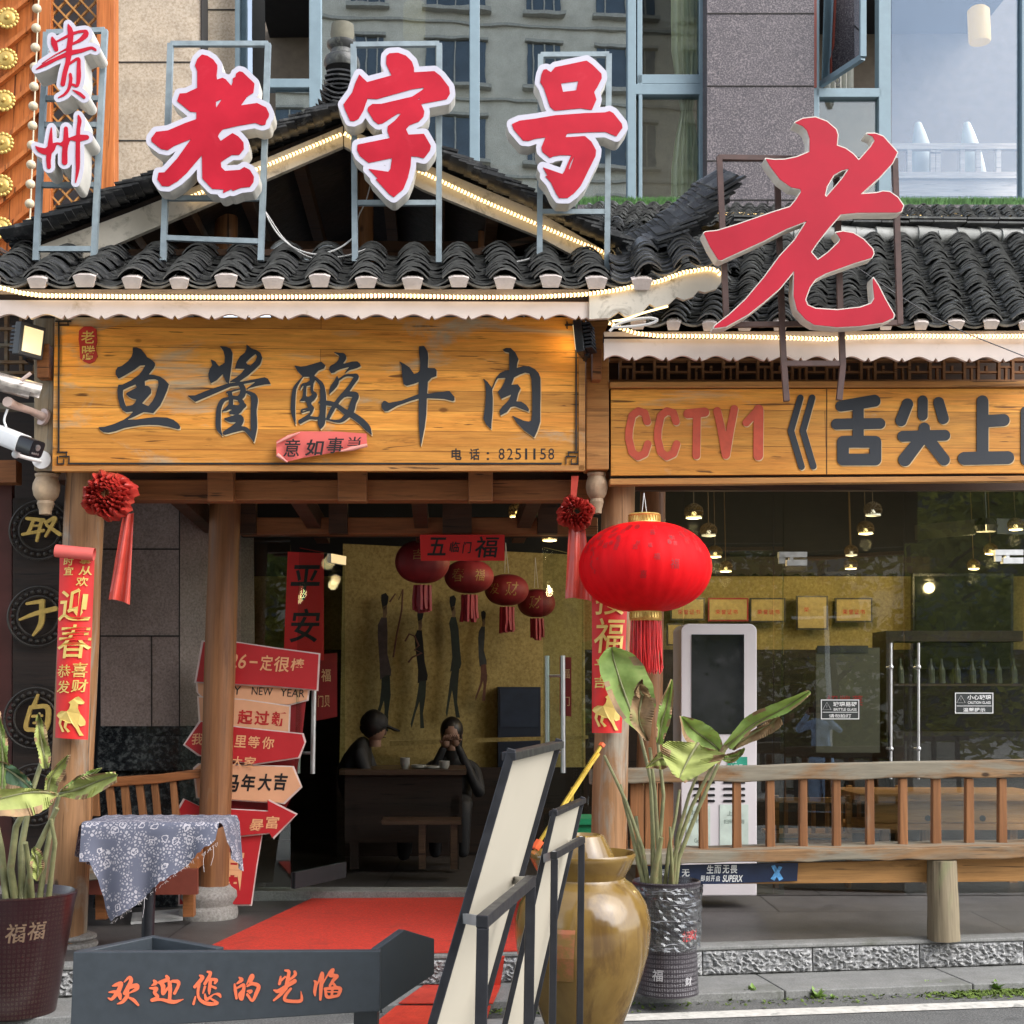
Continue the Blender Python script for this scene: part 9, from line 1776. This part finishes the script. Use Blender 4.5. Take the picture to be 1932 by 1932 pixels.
jt = [J(hp.x, hp.y, hp.z, .15, .13), J(hp.x, hp.y, hp.z + .22, .14, .12), J(sh.x, sh.y, sh.z, .15, .1), J(sh.x, sh.y - .02, sh.z + .10, .05), J(sh.x - .19, sh.y, sh.z - .02, .06), J(sh.x - .24, sh.y - .14, sh.z - .24, .05), J(hc.x - .05, hc.y - .15, hc.z - .10, .032), J(sh.x + .19, sh.y, sh.z - .02, .06), J(sh.x + .24, sh.y - .14, sh.z - .24, .05), J(hc.x + .05, hc.y - .15, hc.z - .09, .032),
      J(hp.x - .1, hp.y - .1, hp.z - .02, .09), J(hp.x - .11, hp.y - .45, hp.z, .075), J(hp.x - .11, hp.y - .45, PZ + .06, .05), J(hp.x + .1, hp.y - .1, hp.z - .02, .09), J(hp.x + .11, hp.y - .45, hp.z, .075), J(hp.x + .11, hp.y - .45, PZ + .06, .05)]
body('clothed_body', jt, [(0, 1), (1, 2), (2, 3), (2, 4), (4, 5), (5, 6), (2, 7), (7, 8), (8, 9), (0, 10), (10, 11), (11, 12), (0, 13), (13, 14), (14, 15)], m_dcoat, p2)
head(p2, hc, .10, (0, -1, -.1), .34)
def hand(b, c, d):
    b.ball(c, .035, .03, .04, 10, 8)
    for k in range(4): q = c + V(((k - 1.5) * .016, -.02, .02)); b.tube([q, q + V((d * .01, -.025, .03)), q + V((d * .022, -.02, .05 - abs(k - 1.5) * .006))], [.009, .008, .006], 6)
    b.tube([c + V((-d * .03, 0, 0)), c + V((-d * .045, -.03, .02))], [.010, .008], 6)
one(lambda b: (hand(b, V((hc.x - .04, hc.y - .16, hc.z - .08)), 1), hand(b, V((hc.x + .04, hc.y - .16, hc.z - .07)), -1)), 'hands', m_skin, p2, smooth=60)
# the photographer, mirrored in the glass of the hall
p3 = thing('person', 'photographer in a pale blue dress holding up a phone, mirrored in the hall glass', 'person', (.06, -.42, 0))
X, Y_ = .06, -.42
m_dress = plain('pale_blue_dress', (.34, .46, .66), .8, var=.4, scale=9)
jt = [J(X, Y_, .95, .15, .12), J(X, Y_, 1.15, .13, .10), J(X, Y_, 1.38, .15, .09), J(X, Y_, 1.48, .05), J(X - .19, Y_, 1.36, .06), J(X - .30, Y_ + .14, 1.28, .05), J(X - .10, Y_ + .30, 1.52, .035), J(X + .19, Y_, 1.36, .06), J(X + .30, Y_ + .14, 1.28, .05), J(X + .10, Y_ + .30, 1.52, .035), J(X - .09, Y_, .80, .11), J(X - .10, Y_, .45, .11), J(X + .09, Y_, .80, .11), J(X + .10, Y_, .45, .11), J(X - .1, Y_, .08, .05), J(X + .1, Y_, .08, .05)]
body('clothed_body', jt, [(0, 1), (1, 2), (2, 3), (2, 4), (4, 5), (5, 6), (2, 7), (7, 8), (8, 9), (0, 10), (10, 11), (0, 12), (12, 13), (11, 14), (13, 15)], m_dress, p3)
head(p3, V((X, Y_ + .02, 1.60)), .10, (0, 1, 0), .28)
one(lambda b: (hand(b, V((X - .09, Y_ + .31, 1.54)), 1), hand(b, V((X + .09, Y_ + .31, 1.54)), -1)), 'hands', m_skin, p3, smooth=60)
one(lambda b: b.box((X, Y_ + .35, 1.58), .16, .01, .08, AX), 'phone', M_CAMBLACK, p3)
